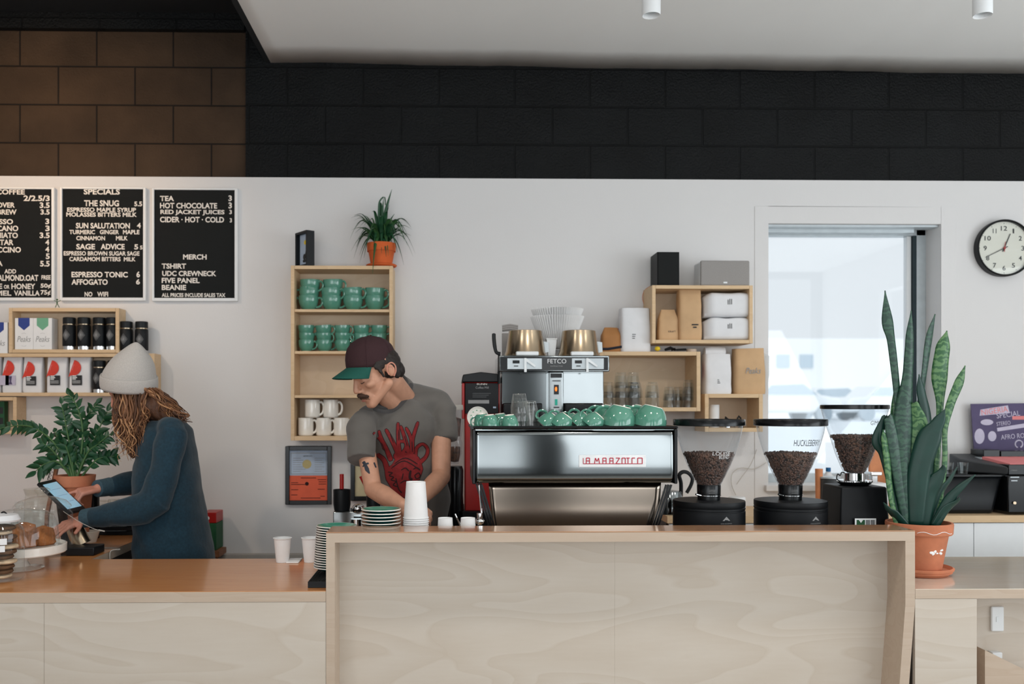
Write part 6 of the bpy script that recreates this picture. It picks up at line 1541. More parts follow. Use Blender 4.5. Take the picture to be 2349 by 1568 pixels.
# tall clear pitcher behind
Yh = 4.55
t = T('glass_pitcher', 'clear glass pitcher behind the jar, left of the tablet', 'pitcher', (PX(88, Yh), Yh, zl)); s_ = Yh / F
zj = lambda py: PZ(py, Yh, 88) - zl
m = MB(); m.lathe([(.0001, .004), (26 * s_, .004), (31 * s_, .02), (29 * s_, zj(1150)), (27 * s_, zj(1135)), (31 * s_, zj(1120)), (29.5 * s_, zj(1120)), (25 * s_, zj(1136))], n=40); m.build('body', 'tumbler_glass', t, sharp=60)
m = MB(); m.tube(smooth_path([(29 * s_, 0, zj(1128)), (44 * s_, 0, zj(1132)), (44 * s_, 0, zj(1165)), (30 * s_, 0, zj(1178))], 5), .005, 8); m.build('handle', 'clear_glass', t)
# cookie jar at the front left
Yf_ = yat(1335)
t = T('cookie_jar', 'square-shouldered glass jar of cookies with price stickers at the left edge', 'cookie jar', (PX(2, Yf_ + .07), Yf_ + .07, zl)); s_ = (Yf_ + .0) / F
zj = lambda py: PZ(py, Yf_ + .07, 5) - zl
m = MB(); m.lathe([(.0001, .005), (44 * s_, .003), (50 * s_, .012), (50 * s_, zj(1222)), (46 * s_, zj(1208)), (36 * s_, zj(1200)), (36 * s_, zj(1196))], n=56); m.build('glass_body', 'clear_glass', t, sharp=60)
m = MB(); m.lathe([(40 * s_, zj(1195)), (42 * s_, zj(1191)), (36 * s_, zj(1180)), (.0001, zj(1176))], n=40); m.build('lid', 'bag_white', t)
m = MB(); m.tube(smooth_path([(.0, 0, zj(1184)), (.002, 0, zj(1176)), (.012, 0, zj(1174)), (.02, 0, zj(1178)), (.022, 0, zj(1184))], 4), .0028, 8); m.build('handle', 'black_gloss', t)
for y0, y1, tx, a in ((1229, 1243, 'V', 36), (1245, 1259, '50', 33)):
    rr = 50.5 * s_; Xc = t.location.x; z0, z1 = zj(y1), zj(y0)
    m = MB(); m.noflip = True
    m.grid(lambda u, v: (rr * math.sin(-.3 + 1.0 * u * (a / 36)), -rr * math.cos(-.3 + 1.0 * u * (a / 36)), z0 + (z1 - z0) * v), 10, 1); m.build('price_sticker', 'paper_white', t)
    o = cut_text(tx, Xc + .006, Xc + .020 + .008 * (len(tx) > 1), zl + z0 + .005, zl + z1 - .005, t.location.y, 'ink', 'lettering', t)
    for v in o.data.vertices: v.co.y = -math.sqrt(max((rr + .0008) ** 2 - v.co.x ** 2, 1e-6))
rn = random.Random(5)
for i in range(11):
    z = .012 + .0175 * i; ang = rn.uniform(0, 6); r0 = 32 * s_
    m = MB(); m.lathe([(.0001, 0), (r0 * .9, 0), (r0, .004), (r0 * .96, .011), (r0 * .6, .0155), (.0001, .0165)], n=24)
    m.v = [v * (1 + .08 * noise.noise(v * 30 + Vector((i * 3, 0, 0)))) for v in m.v]
    c = Vector((t.location.x + .010 * math.cos(ang), t.location.y + .010 * math.sin(ang), zl + z)); m.v = [v + c for v in m.v]
    tag(m.build('cookie', 'cookie' if i % 3 else 'cookie_pale', w=True, sub=0), '%s cookie from the bottom of the glass jar at the left edge' % nums[i], 'cookie', 'cookies in the glass jar')
# steel tumbler leaning on a saucer
Ys1 = yat(1266)
t = T('saucer', 'dark green saucer under the tilted steel cup on the left counter', 'saucer', (PX(188, Ys1 + .05), Ys1 + .065, zl)); s_ = Ys1 / F
m = MB(); m.lathe([(.0001, .0008), (.035, .0008), (.055, .010), (.0665, .0165)], n=48); m.build('underside', 'teal_dark_glaze', t); m = MB(); m.lathe([(.0665, .0165), (.0685, .018), (.0675, .0205), (.065, .0200)], n=48); m.build('rim', 'white_ceramic', t); m = MB(); m.lathe([(.065, .02), (.05, .012), (.03, .0045), (.0001, .004)], n=48); m.build('well', 'black_gloss', t)
t = T('steel_cup', 'brushed steel cup tipped onto a green saucer on the left counter', 'steel cup', (PX(186, Ys1 + .05), Ys1 + .06, zl + .030)); t.rotation_euler = (R(0), R(-24), 0)
m = MB(); m.lathe([(.0001, .080), (.032, .080), (.036, .074), (.041, .0), (.039, .0), (.034, .07), (.0001, .074)], n=48); m.build('body', 'brass_steel', t)
# tablet on a stand
t = T('tablet', 'tilted tablet with a pale blue screen, touched by the person in the beanie', 'tablet', P(140, 1175, 3.98))
A, B, C, D = P(87, 1106, 4.06), P(126, 1097, 4.22), P(198, 1166, 4.12), P(158, 1176, 3.96)   # tl, tr, br, bl
tl0 = Vector(t.location); nrm = (B - A).cross(D - A).normalized()
if nrm.z < 0: nrm = -nrm
def quad(k, lift, th): 
    c = (A + B + C + D) / 4; q = [c + (p - c) * k + nrm * lift - tl0 for p in (A, B, C, D)]; b_ = [p - nrm * th for p in q]; return q + b_
QF = [(0, 1, 2, 3), (7, 6, 5, 4), (0, 4, 5, 1), (1, 5, 6, 2), (2, 6, 7, 3), (3, 7, 4, 0)]
m = MB(); m.add(quad(1, 0, .014), QF); m.build('case', 'black_plastic', t, bevel=.004)
m = MB(); m.add(quad(.80, .0015, .001), QF); m.build('screen', 'tablet_screen', t)
m = MB()
for k in range(3):
    u = .3 + .2 * k; a = A.lerp(D, u).lerp(B.lerp(C, u), .2) + nrm * .0022; b_ = A.lerp(D, u).lerp(B.lerp(C, u), .8) + nrm * .0022; m.tube([a - tl0, b_ - tl0], .0007, 4)
m.build('list_lines', 'blue_paper', t)
c = (A + B + C + D) / 4; m = MB()
m.tube([c - nrm * .014 - tl0, Vector((c.x + .02, c.y, zl + .02)) - tl0], [.02, .02], 10); m.box(c.x - .05 - tl0.x, c.x + .08 - tl0.x, c.y - .06 - tl0.y, c.y + .06 - tl0.y, zl - tl0.z, zl + .018 - tl0.z); m.build('stand', 'black_matte', t, bevel=.002)
m = MB(); m.tube(smooth_path([P(145, 1172, 3.97), P(180, 1195, 3.93), P(215, 1212, 3.93), P(234, 1217, 3.95)], 6), .0013, 6); m.tube([P(226, 1215, 3.94), P(240, 1218, 3.95)], .003, 6); tag(m.build('tablet_cable', 'grey_paint', w=True), 'thin grey cable running down from the tablet to the counter', 'cable')
m = MB()
ye = 4.2; m.tube(smooth_path([Vector((PX(230, 4.1), 4.1, zl + .002)), Vector((PX(262, 4.1), 4.1, zl + .002)), Vector((PX(275, 4.05) , 4.05, zl + .003)), Vector((XLR + .008, 4.02, zl)), Vector((XLR + .012, 4.0, zl - .06)), Vector((XLR + .006, 3.96, zl - .12))], 6), .0022, 6); tag(m.build('power_cable', 'grey_paint', w=True), 'dark grey cable drooping over the end of the left counter', 'cable')
# card reader, black tray and bits behind the arms
m = MB(); m.box(PX(150, 3.95), PX(226, 3.95), 3.90, 4.02, zl, zl + .035); tag(m.build('card_reader', 'black_plastic', w=True, bevel=.004), 'black card reader under the near hand of the person in the beanie', 'card reader')
t = T('tray', 'dark stacked trays behind the near forearm on the left counter', 'tray', (PX(275, 4.55), 4.6, zl))
for k in range(3):
    m = MB(); m.box(-.09, .10, -.08, .10, .022 * k, .022 * k + .018); m.build('tray_layer', 'black_matte', t, bevel=.002)
m = MB(); m.ell((PX(296, 4.55), 4.58, zl + .066 + .012), (.035, .03, .013)); tag(m.build('biscuit', 'cake', w=True), 'small pale pastry on the dark trays behind the forearm', 'pastry')
for i, (px, yy) in enumerate(((244, 4.5), (262, 4.55), (280, 4.5))):
    t = g2.put((PX(px, yy), yy, zl + .235 - .235), (R(180), 0, 0), ['clear glass standing behind the arms, left of three', 'clear glass standing behind the arms, middle of three', 'clear glass standing behind the arms, right of three'][i], 'clear glasses behind the arms', 1.0) if False else None
m = MB(); m.box(PX(222, 4.62), PX(302, 4.62), 4.54, 4.74, zl, zl + .075); tag(m.build('napkin_box', 'white_plastic', w=True, bevel=.006), 'white box behind the hands on the left counter', 'box')
for i, (px, yy) in enumerate(((240, 4.60), (262, 4.66), (284, 4.60))):
    g2.put((PX(px, yy), yy, zl + .0755), (0, 0, i), ['clear tumbler standing on the white box behind the arms, left of three', 'clear tumbler standing on the white box behind the arms, middle of three', 'clear tumbler standing on the white box behind the arms, right of three'][i], 'clear glasses behind the arms', 1.0)
m = MB(); c = P(236, 1128, 4.45); m.cyl(.032, zl, PZ(1130, 4.45, 236), (PX(212, 4.42), 4.42)); tag(m.build('spice_jar', 'black_gloss', w=True, bevel=.002), 'dark round tin between the plant pot and the glasses', 'tin')
m = MB(); m.lathe([(.0001, 0), (.035, 0), (.05, .05), (.047, .052), (.03, .006), (.0001, .006)], (PX(203, 4.30), 4.30, zl), 36); tag(m.build('bowl', 'inner_glaze', w=True), 'small cream bowl behind the tablet', 'bowl')
# leaning wooden sign
t = T('wooden_sign', 'leaning wooden frame with zigzag print behind the tablet', 'sign', P(118, 1150, 4.34)); t.location.z = zl
m = MB(); o_ = Vector(t.location); m.tube([P(131, 1066, 4.36) - o_, P(108, 1180, 4.32) - o_], .011, 4); m.tube([Vector((P(108, 1180, 4.32) - o_)), Vector((P(104, 1200, 4.32).x - o_.x, -.01, .012))], .011, 4); m.build('post', 'dark_wood', t)
m = MB(); a = P(121, 1062, 4.34) - o_; b_ = P(109, 1100, 4.32) - o_; m.tube([a, b_], .002, 5)
for k in range(5): q0 = a.lerp(b_, k / 5); m.tube([q0, q0 + Vector((.010, 0, -.012)), q0 + (b_ - a) / 5], .0016, 4)
m.build('zigzag', 'ink', t)
# ZZ plant in terracotta
Yz = 4.28
t = T('zz_plant', 'bushy plant with glossy dark oval leaves in a terracotta pot behind the tablet', 'plant', (PX(172, Yz), Yz, zl)); o_ = Vector(t.location); s_ = Yz / F
zj = lambda py: PZ(py, Yz, 172) - zl
hp = zj(1089)
m = MB(); m.lathe([(.0001, 0), (28 * s_, 0), (38 * s_, hp - .05), (42 * s_, hp - .05), (44.5 * s_, hp), (41 * s_, hp), (38 * s_, hp - .02), (.0001, hp - .02)], n=48); m.build('pot', 'terracotta', t, sharp=30)
m = MB(); m.lathe([(37 * s_, hp - .019), (.0001, hp - .012)], n=24); m.build('soil', 'soil', t)
STEMS = [([(172, 1092), (158, 1010), (141, 925)], 13, 1.0), ([(176, 1092), (190, 1000), (180, 940), (160, 905)], 13, 1.0), ([(182, 1092), (215, 1010), (246, 942)], 12, 1.1), ([(166, 1092), (128, 1020), (86, 985), (50, 975), (0, 982)], 16, .95),
         ([(164, 1092), (138, 1055), (118, 1030), (98, 1016)], 8, 1.0), ([(188, 1092), (215, 1060), (236, 1048), (262, 1046)], 8, 1.1), ([(162, 1092), (135, 1060), (106, 1062), (82, 1080)], 7, 1.2), ([(180, 1092), (200, 1040), (222, 1020), (252, 996)], 10, .9),
         ([(174, 1092), (176, 1020), (196, 960), (222, 925)], 12, .9), ([(168, 1092), (150, 1040), (126, 990)], 9, .9), ([(176, 1092), (172, 1030), (164, 985)], 9, 1.0), ([(180, 1092), (192, 1050), (196, 1010)], 7, 1.0), ([(170, 1092), (160, 1050), (150, 1020)], 7, 1.0)]
rn = random.Random(9)
for i, (pts, nl, sc) in enumerate(STEMS):
    dy = rn.uniform(-.05, .08); P3 = [P(a, b_, Yz + dy * k / (len(pts) - 1)) - o_ for k, (a, b_) in enumerate(pts)]; P3[0] = Vector((P3[0].x * .5, rn.uniform(-.02, .02), hp - .022))
    sp = smooth_path(P3, 8); L = len(sp)
    m = MB(); m.tube(sp, [.006 * (1 - .7 * k / L) for k in range(L)], 7); st = m.build('stem', 'stem_green', t)
    nl = max(5, int(nl * .8))
    for j in range(nl * 2 + 1):
        u = .28 + .72 * (j // 2) / nl if j < nl * 2 else 1.0
        idx = min(int(u * (L - 1)), L - 1); p = sp[idx]; d = (sp[min(idx + 1, L - 1)] - sp[max(idx - 1, 0)]).normalized()
        side = d.cross(Vector((0, 1, 0))).normalized() * (1 if j % 2 else -1) if j < nl * 2 else Vector((0, 0, 0))
        side = side * rn.uniform(.6, 1) + Vector((0, rn.uniform(-.6, .6), rn.uniform(-.1, .2)))
        dr = (d * .75 + side).normalized(); ln = .056 * sc * (1 - .25 * abs(u - .6)) * rn.uniform(.85, 1.1)
        n_ = 7; lp = [p + dr * ln * k / n_ + Vector((0, 0, -.010 * (k / n_) ** 2)) for k in range(n_ + 1)]
        lm = MB(); lm.noflip = True; leaf_strip(lm, lp, [.0125 * sc * math.sin(PI * min(.97, (.06 + .94 * k / n_)) ** .8) + .0005 for k in range(n_ + 1)], .3, side=dr.cross(Vector((rn.uniform(-.3, .3), -1, rn.uniform(-.6, .6)))), nu=4)
        if j == 0: big_ = lm
        else: big_.v += lm.v; big_.f += [[x + (len(big_.v) - len(lm.v)) for x in f] for f in lm.f]; big_.m += lm.m
    big_.noflip = True; big_.build('leaves', 'leaf_dark', t)
# crate behind the person
Yx = 4.72
t = T('crate', 'green crate with a red top band by the wall behind the beanie wearer', 'crate', (PX(485, Yx), Yx, .50))
m = MB(); bbx(m, 462, 496, 1200, 1262, Yx, Yx + .14); m.build('lower_part', 'crate_green', t, w=True, bevel=.003)
m = MB(); bbx(m, 462, 496, 1175, 1199.5, Yx, Yx + .14); m.build('top_band', 'red_enamel', t, w=True, bevel=.003)
m = MB(); m.ell(P(476, 1188, Yx - .001), (.010, .001, .010)); m.build('dot', 'white_plastic', t, w=True)
m = MB(); x0, x1 = PX(440, Yx), PX(505, Yx); zc_ = PZ(1262, Yx, 480) - .001; m.box(x0, x1, Yx - .02, YW - .052, zc_ - .03, zc_); m.box(x0 + .02, x0 + .05, Yx, Yx + .04, 0, zc_ - .031); m.box(x1 - .05, x1 - .02, Yx, Yx + .04, 0, zc_ - .031); tag(m.build('stool', 'dark_wood', w=True), 'small dark stand under the green crate by the wall', 'stand')
# ================================================================== people
def blob(mb, name, mt, parent, voxel=.005, it=6, fac=.5, disp=None):
    """fuse overlapping solids into one continuous skin; returns the object and its BVH in world space"""
    me = mb.mesh('tmp', mt); ob = bpy.data.objects.new('tmp', me); COL.objects.link(ob)
    r = ob.modifiers.new('r', 'REMESH'); r.mode = 'VOXEL'; r.voxel_size = voxel; r.adaptivity = 0
    q = ob.modifiers.new('s', 'SMOOTH'); q.factor = fac; q.iterations = it
    bpy.context.view_layer.update()
    dg = bpy.context.evaluated_depsgraph_get(); out = bpy.data.meshes.new_from_object(ob.evaluated_get(dg))
    bpy.data.objects.remove(ob)
    if disp:
        out.update(); ns = [v.normal.copy() for v in out.vertices]
        for v, nrm in zip(out.vertices, ns): v.co += nrm * disp(v.co)
    bv = BVHTree.FromPolygons([v.co.copy() for v in out.vertices], [tuple(p.vertices) for p in out.polygons])
    off = wloc(parent)
    for v in out.vertices: v.co -= off
    out.polygons.foreach_set('use_smooth', [True] * len(out.polygons))
    out.materials.clear(); out.materials.append(M[mt]); out.update()
    o = bpy.data.objects.new(name, out); COL.objects.link(o); o.parent = parent
    return o, bv
def hand_prims(mb, W_, tip, back, thumb=1, curl=(25, 30, 20), index_curl=None, k=1.0, spread=.0, thumb_dir=None):
    """palm and five fingers from the wrist W_ towards tip; back = direction the back of the hand faces"""
    d = (tip - W_).normalized(); b = (back - d * back.dot(d)).normalized(); s_ = d.cross(b)
    for i in range(4):
        o = (i - 1.5) * .0185 * k
        mb.cap(W_ + s_ * o * .6 + d * .005, W_ + d * .083 * k + s_ * o + b * .002, .0135 * k, .0125 * k, 10)
    mb.ell(W_ + d * .045 * k - b * .006, (.03 * k, .03 * k, .014 * k))
    Ls = ((.040, .024, .020), (.045, .028, .021), (.042, .026, .020), (.033, .020, .017))
    order = range(4) if thumb < 0 else range(3, -1, -1)     # index lies next to the thumb
    for j, i in enumerate(order):
        o = (i - 1.5) * .0185 * k
        p = W_ + d * .085 * k + s_ * o; a = 0; rad = .0088 * k
        cu = curl if (j != 0 or index_curl is None) else index_curl
        dirs = (d + s_ * o * spread * 8).normalized()
        for n_, (L_, c_) in enumerate(zip(Ls[j], cu)):
            a += R(c_); v = dirs * math.cos(a) - b * math.sin(a)
            mb.cap(p, p + v * L_ * k, rad, rad * .92, 10); p = p + v * L_ * k; rad *= .92
    side = s_ * (.032 * k) * (-1 if thumb < 0 else 1)
    p = W_ + d * .022 * k + side * .7; v = (d * .75 + side.normalized() * .7 - b * .25).normalized() if thumb_dir is None else thumb_dir.normalized()
    mb.cap(p, p + v * .045 * k, .0125 * k, .0105 * k, 10); p2 = p + v * .045 * k; v2 = (v + d * .5).normalized()
    mb.cap(p2, p2 + v2 * .032 * k, .0105 * k, .0088 * k, 10)
def head_prims(mb, Mx):
    mb.X = Mx
    mb.ell((0, .002, .036), (.074, .088, .076), nu=28, nv=18); mb.ell((0, -.045, -.005), (.060, .056, .080), nu=24, nv=16)
    mb.ell((0, -.055, .035), (.060, .045, .045))
    for s_ in (-1, 1):
        mb.cap((s_ * .058, -.005, -.045), (s_ * .012, -.082, -.098), .020, .018, 12)
        mb.ell((s_ * .042, -.066, -.018), (.022, .026, .020)); mb.cap((s_ * .012, -.097, .022), (s_ * .044, -.084, .024), .011, .009)
        mb.ell((s_ * .031, -.083, .004), (.0145, .0135, .0115)); mb.ell((s_ * .012, -.110, -.034), (.0085, .010, .008))
        e = Euler((R(12), 0, R(s_ * -18))); mb.ell((s_ * .079, .010, -.002), (.006, .015, .026), e); mb.ell((s_ * .084, .014, .003), (.0045, .017, .027), e)
    mb.ell((0, -.085, -.098), (.022, .018, .017)); mb.ell((0, -.075, -.06), (.034, .032, .042))
    mb.cap((0, -.100, .018), (0, -.119, -.026), .0085, .0115, 12); mb.ell((0, -.119, -.030), (.012, .011, .010))
    mb.ell((0, -.101, -.063), (.023, .0095, .0055)); mb.ell((0, -.098, -.073), (.019, .010, .0065))
    mb.X = Matrix.Identity(4)
def decal(strokes, bvh, mt, name, parent, lift=.0015, step=2.0, grow=0.0):
    """ink on cloth or skin: ribbons drawn in picture px and laid onto the surface they belong to"""
    m = MB(); m.noflip = True; eye = Vector((0, 0, ZC)); off = wloc(parent)
    for pts, wd in strokes:
        p2 = smooth_path([Vector((a, b_, 0)) for a, b_ in pts], 5) if len(pts) > 2 else [Vector((pts[0][0], pts[0][1], 0)).lerp(Vector((pts[1][0], pts[1][1], 0)), k / 5) for k in range(6)]
        L_ = len(p2); rows = []
        for i, p in enumerate(p2):
            d = (p2[min(i + 1, L_ - 1)] - p2[max(i - 1, 0)]); d.normalize(); n_ = Vector((-d.y, d.x, 0)); u = i / (L_ - 1)
            w_ = wd[0] + (wd[-1] - wd[0]) * u if len(wd) < 3 else wd[min(int(u * (len(wd) - 1)), len(wd) - 2)] * (1 - (u * (len(wd) - 1)) % 1) + wd[min(int(u * (len(wd) - 1)) + 1, len(wd) - 1)] * ((u * (len(wd) - 1)) % 1)
            if i == L_ - 1 and len(wd) >= 3: w_ = wd[-1]
            w_ = (w_ + grow) * (0.55 if i in (0, L_ - 1) else 1)
            if i == 0: p = p - d * grow
            if i == L_ - 1: p = p + d * grow
            row = []
            for j in range(5):
                q = p + n_ * w_ * (j / 2 - 1); tgt = P(q.x, q.y, 5.0); dr = (tgt - eye).normalized()
                hit = bvh.ray_cast(eye, dr)
                if hit[0] is None: row = None; break
                row.append(hit[0] - dr * lift - off)
            rows.append(row)
        for r0, r1 in zip(rows, rows[1:]):
            if r0 is None or r1 is None: continue
            if max((a - b_).length for a, b_ in zip(r0, r1)) > .05: continue
            o = len(m.v); m.v += r0 + r1; m.f += [[o + j, o + j + 1, o + 6 + j, o + 5 + j] for j in range(4)]; m.m += [0] * 4
    if m.v: return m.build(name, mt, parent)

# ------------------------------------------------------------------ the barista in the cap
tm = T('person', 'person in a maroon cap with green brim and grey printed T-shirt, leaning over the bar', 'person', (PX(960, 4.08), 4.08, 0)); tm['label'] = 'person in maroon cap, moustache and grey printed T-shirt, leaning over beside the espresso machine'
SCL = 1.08
Mh = Matrix.Translation(P(870, 853, 3.86)) @ Matrix.Rotation(R(-62), 4, 'Z') @ Matrix.Rotation(R(25), 4, 'X') @ Matrix.Scale(SCL, 4)
b = MB(); head_prims(b, Mh)
nk0 = Mh @ Vector((0, .025, -.045)); nk1 = P(925, 915, 4.03)
b.cap(nk0, nk1, .054, .056, 20); b.cap(Mh @ Vector((0, -.03, -.07)), P(900, 925, 3.96), .035, .045, 14)
b.ell(P(918, 990, 4.0), (.11, .07, .09))
shL, shR = P(826, 955, 3.92), P(1012, 925, 4.08)
elL, elR = P(856, 1122, 3.74), P(1012, 1092, 3.93)
wrL, wrR = P(922, 1158, 3.58), P(958, 1150, 3.68)
b.cap(shL.lerp(elL, .12), elL, .040, .036, 16); b.cap(shR, elR, .048, .040, 16)
b.cap(elL, elL.lerp(wrL, .4), .037, .040, 16); b.cap(elL.lerp(wrL, .4), wrL, .040, .026, 16)
b.cap(elR, elR.lerp(wrR, .35), .041, .042, 16); b.cap(elR.lerp(wrR, .35), wrR, .042, .027, 16)
hand_prims(b, wrL, wrL + Vector((.09, -.01, -.04)), Vector((-.1, -.9, .5)), thumb=1, curl=(35, 45, 30))
hand_prims(b, wrR, wrR + Vector((-.08, -.05, -.05)), Vector((.2, -.3, .9)), thumb=-1, curl=(40, 50, 35))
body, bvb = blob(b, 'body', 'skin', tm, .0042, 4)
# T-shirt
b = MB()
b.cap(P(842, 960, 3.95), P(1000, 925, 4.07), .056, .062, 20)
b.cap(P(940, 905, 4.08), P(1002, 924, 4.08), .050, .060, 20); b.ell(P(925, 945, 4.02), (.085, .07, .055))
CPX = [(900, 868, 4.10), (921, 866, 4.09), (931, 878, 4.05), (926, 897, 4.01), (914, 915, 3.975), (898, 930, 3.945), (880, 936, 3.925), (864, 932, 3.915), (852, 922, 3.93)]
CPT = smooth_path([P(*c_) for c_ in CPX], 4)
b.tube([p + Vector((.010, 0, -.016)) for p in CPT], .020, 12)
b.ell(P(915, 985, 4.0), (.158, .108, .150), nu=28, nv=16); b.ell(P(930, 1070, 4.03), (.145, .105, .19), nu=28, nv=16); b.ell(P(952, 1150, 4.06), (.158, .112, .20), nu=28, nv=16)
b.cap(P(955, 1180, 4.07), P(966, 1260, 4.08), .145, .165, 28, .72)
b.tube([P(838, 958, 3.93), P(829, 980, 3.89), P(829, 1020, 3.84), P(829, 1057, 3.80)], [.054, .064, .062, .062], 24)
b.tube([P(1000, 922, 4.08), P(1016, 945, 4.06), P(1018, 980, 4.035), P(1018, 1009, 4.02)], [.062, .066, .060, .060], 24)
def folds(co):
    q = Vector((co.x * 5, co.y * 3, co.z * 9)); f = .007 * noise.noise(q) + .004 * noise.noise(q * 2.6)
    f += .008 * math.sin(co.z * 62 + co.x * 30) * max(0, noise.noise(co * 4 + Vector((3, 1, 2))))
    return f
shirt, bvs = blob(b, 'tee_shirt', 'tee_grey', tm, .006, 7, .5, folds)
m = MB(); m.tube([p + Vector((.0, -.012, .004)) for p in CPT], .0125, 10, 1.0); m.build('collar', 'tee_collar', tm, w=True)
decal([([(944, 878), (940, 898), (928, 918), (910, 935), (892, 943), (872, 942), (856, 936)], [4.5, 4.5])], bvs, 'tee_collar', 'collar_band', tm, .004)
m = MB(); hp = [(-.085, 4.09), (.085, 4.11)]
for x, y in hp: m.cap(Vector((tm.location.x + x, y, .92)), Vector((tm.location.x + x * 1.1, y + .02, .50)), .095, .062, 20); m.cap(Vector((tm.location.x + x * 1.1, y + .02, .50)), Vector((tm.location.x + x * 1.15, y + .03, .10)), .062, .045, 20)
m.ell((tm.location.x, 4.10, .95), (.165, .125, .12)); blob(m, 'trousers', 'jeans', tm, .01, 4)
for x, y in hp:
    m = MB(); m.ell((tm.location.x + x * 1.15, y - .03, .045), (.048, .13, .045)); m.v = [Vector((v.x, v.y, max(v.z, .001))) for v in m.v]; m.build('shoe', 'black_matte', tm, w=True)
# cap
Mc = Matrix.Translation(P(852, 840, 3.86)) @ Matrix.Rotation(R(-62), 4, 'Z') @ Matrix.Rotation(R(6), 4, 'X')
m = MB(); m.X = Mc
prof = [(.094, -.004), (.0955, .012), (.0955, .036), (.092, .060), (.084, .083), (.068, .104), (.046, .118), (.022, .1255), (.0001, .127)]
m.lathe(prof, n=48, sy=1.14)
for i, v in enumerate(m.v): pass
crown = m.build('cap', 'cap_maroon', tm, w=True, sharp=60); q = crown.modifiers.new('s', 'SOLIDIFY'); q.thickness = .003
m = MB(); m.X = Mc
for a0 in (0, 60, 120):
    pts = []
    for k in range(17):
        f = -1 + 2 * k / 16; i_ = min(int((1 - abs(f)) * 7.99), 7); fr = (1 - abs(f)) * 8 - i_; r_ = prof[i_][0] + (prof[i_ + 1][0] - prof[i_][0]) * fr; z = prof[i_][1] + (prof[i_ + 1][1] - prof[i_][1]) * fr
        sg = 1 if f < 0 else -1; a = R(a0 + 30); pts.append((sg * r_ * 1.004 * math.cos(a), sg * r_ * 1.14 * 1.004 * math.sin(a), z))
    m.tube(pts, .0011, 5)
m.ell((0, 0, .127), (.007, .007, .004)); o = m.build('seam', 'cap_maroon', crown, w=True)
m = MB(); m.X = Mc
def brim(u, v):
    x = (2 * u - 1); hx = x * .088; yb = -.0935 * 1.14 * math.sqrt(max(0, 1 - (x * .93) ** 2)) ; L_ = .074 * math.sqrt(max(0, 1 - x * x * .96)) ** .8
    return (hx * (1 + .06 * v), yb + .004 - L_ * v, .006 - .040 * v * (1 - .15 * x * x) - .016 * x * x * (0.3 + v))
m.grid(brim, 28, 10); o = m.build('brim', 'cap_green', tm, w=True); q = o.modifiers.new('s', 'SOLIDIFY'); q.thickness = .003
# hair, brows, moustache, ear front
m = MB(); m.X = Mh; m.ell((0, .026, .022), (.0775, .071, .072), nu=24, nv=16); m.ell((.071, -.014, .034), (.007, .030, .020)); m.ell((-.071, -.014, .034), (.007, .030, .020)); m.cap((.0715, -.026, .026), (.074, -.020, -.012), .0085, .005); m.cap((-.0715, -.026, .026), (-.074, -.020, -.012), .0085, .005); m.ell((0, .062, -.02), (.052, .040, .040))
m.ell((.066, .038, -.005), (.014, .022, .040)); m.ell((-.066, .038, -.005), (.014, .022, .040));
m.X = Matrix.Identity(4); blob(m, 'hair', 'hair_dark', tm, .004, 3, .5, lambda c: .002 * noise.noise(c * 90))
m = MB(); m.X = Mh; rn = random.Random(1)
m.tube(smooth_path([(-.036, -.094, -.062), (-.022, -.106, -.055), (-.006, -.1125, -.050), (.006, -.1125, -.050), (.022, -.106, -.055), (.036, -.094, -.062)], 4), [.004 + .006 * math.sin(PI * k / 20) for k in range(21)], 8, 1.0)
for k in range(90):
    x = rn.uniform(-.034, .034); y = -.1155 + .016 * (x / .034) ** 2; z = -.050 - .010 * (x / .034) ** 2
    m.tube([(x, y + .004, z + .006), (x * 1.08, y - .001, z), (x * 1.25, y + .003, z - .015)], [.0012, .0010, .0004], 4)
m.build('moustache', 'moustache', tm, w=True)
for s_ in (1, -1):
    m = MB(); m.X = Mh; m.tube(smooth_path([(s_ * .012, -.1075, .026), (s_ * .028, -.1045, .033), (s_ * .046, -.0915, .030), (s_ * .054, -.082, .022)], 4), [.0022, .004, .0042, .004, .0042, .004, .0038, .0035, .003, .0026, .002, .0014, .001], 7, .8); m.build('eyebrow', 'hair_dark', tm, w=True)
    m = MB(); m.X = Mh; m.tube(smooth_path([(s_ * .019, -.0950, -.003), (s_ * .031, -.0985, -.0065), (s_ * .043, -.0905, -.003)], 4), .0013, 5); m.build('eyelashes', 'hair_dark', tm, w=True)
m = MB(); m.X = Mh; m.ell((0, -.1075, -.0735), (.018, .005, .0045)); m.build('lower_lip', 'lip', tm, w=True)
m = MB(); m.X = Mh
e = Euler((R(12), 0, R(-18)))
m.tube(smooth_path([(.0865, -.002, -.012), (.0885, -.004, .006), (.0895, .008, .024), (.0925, .024, .026), (.0945, .032, .010), (.0925, .027, -.010), (.0865, .014, -.026)], 3), .0028, 7); m.tube(smooth_path([(.088, .010, .014), (.0895, .020, .010), (.088, .018, -.006)], 3), .002, 6); m.build('ear_rim', 'skin_rosy', tm, w=True)
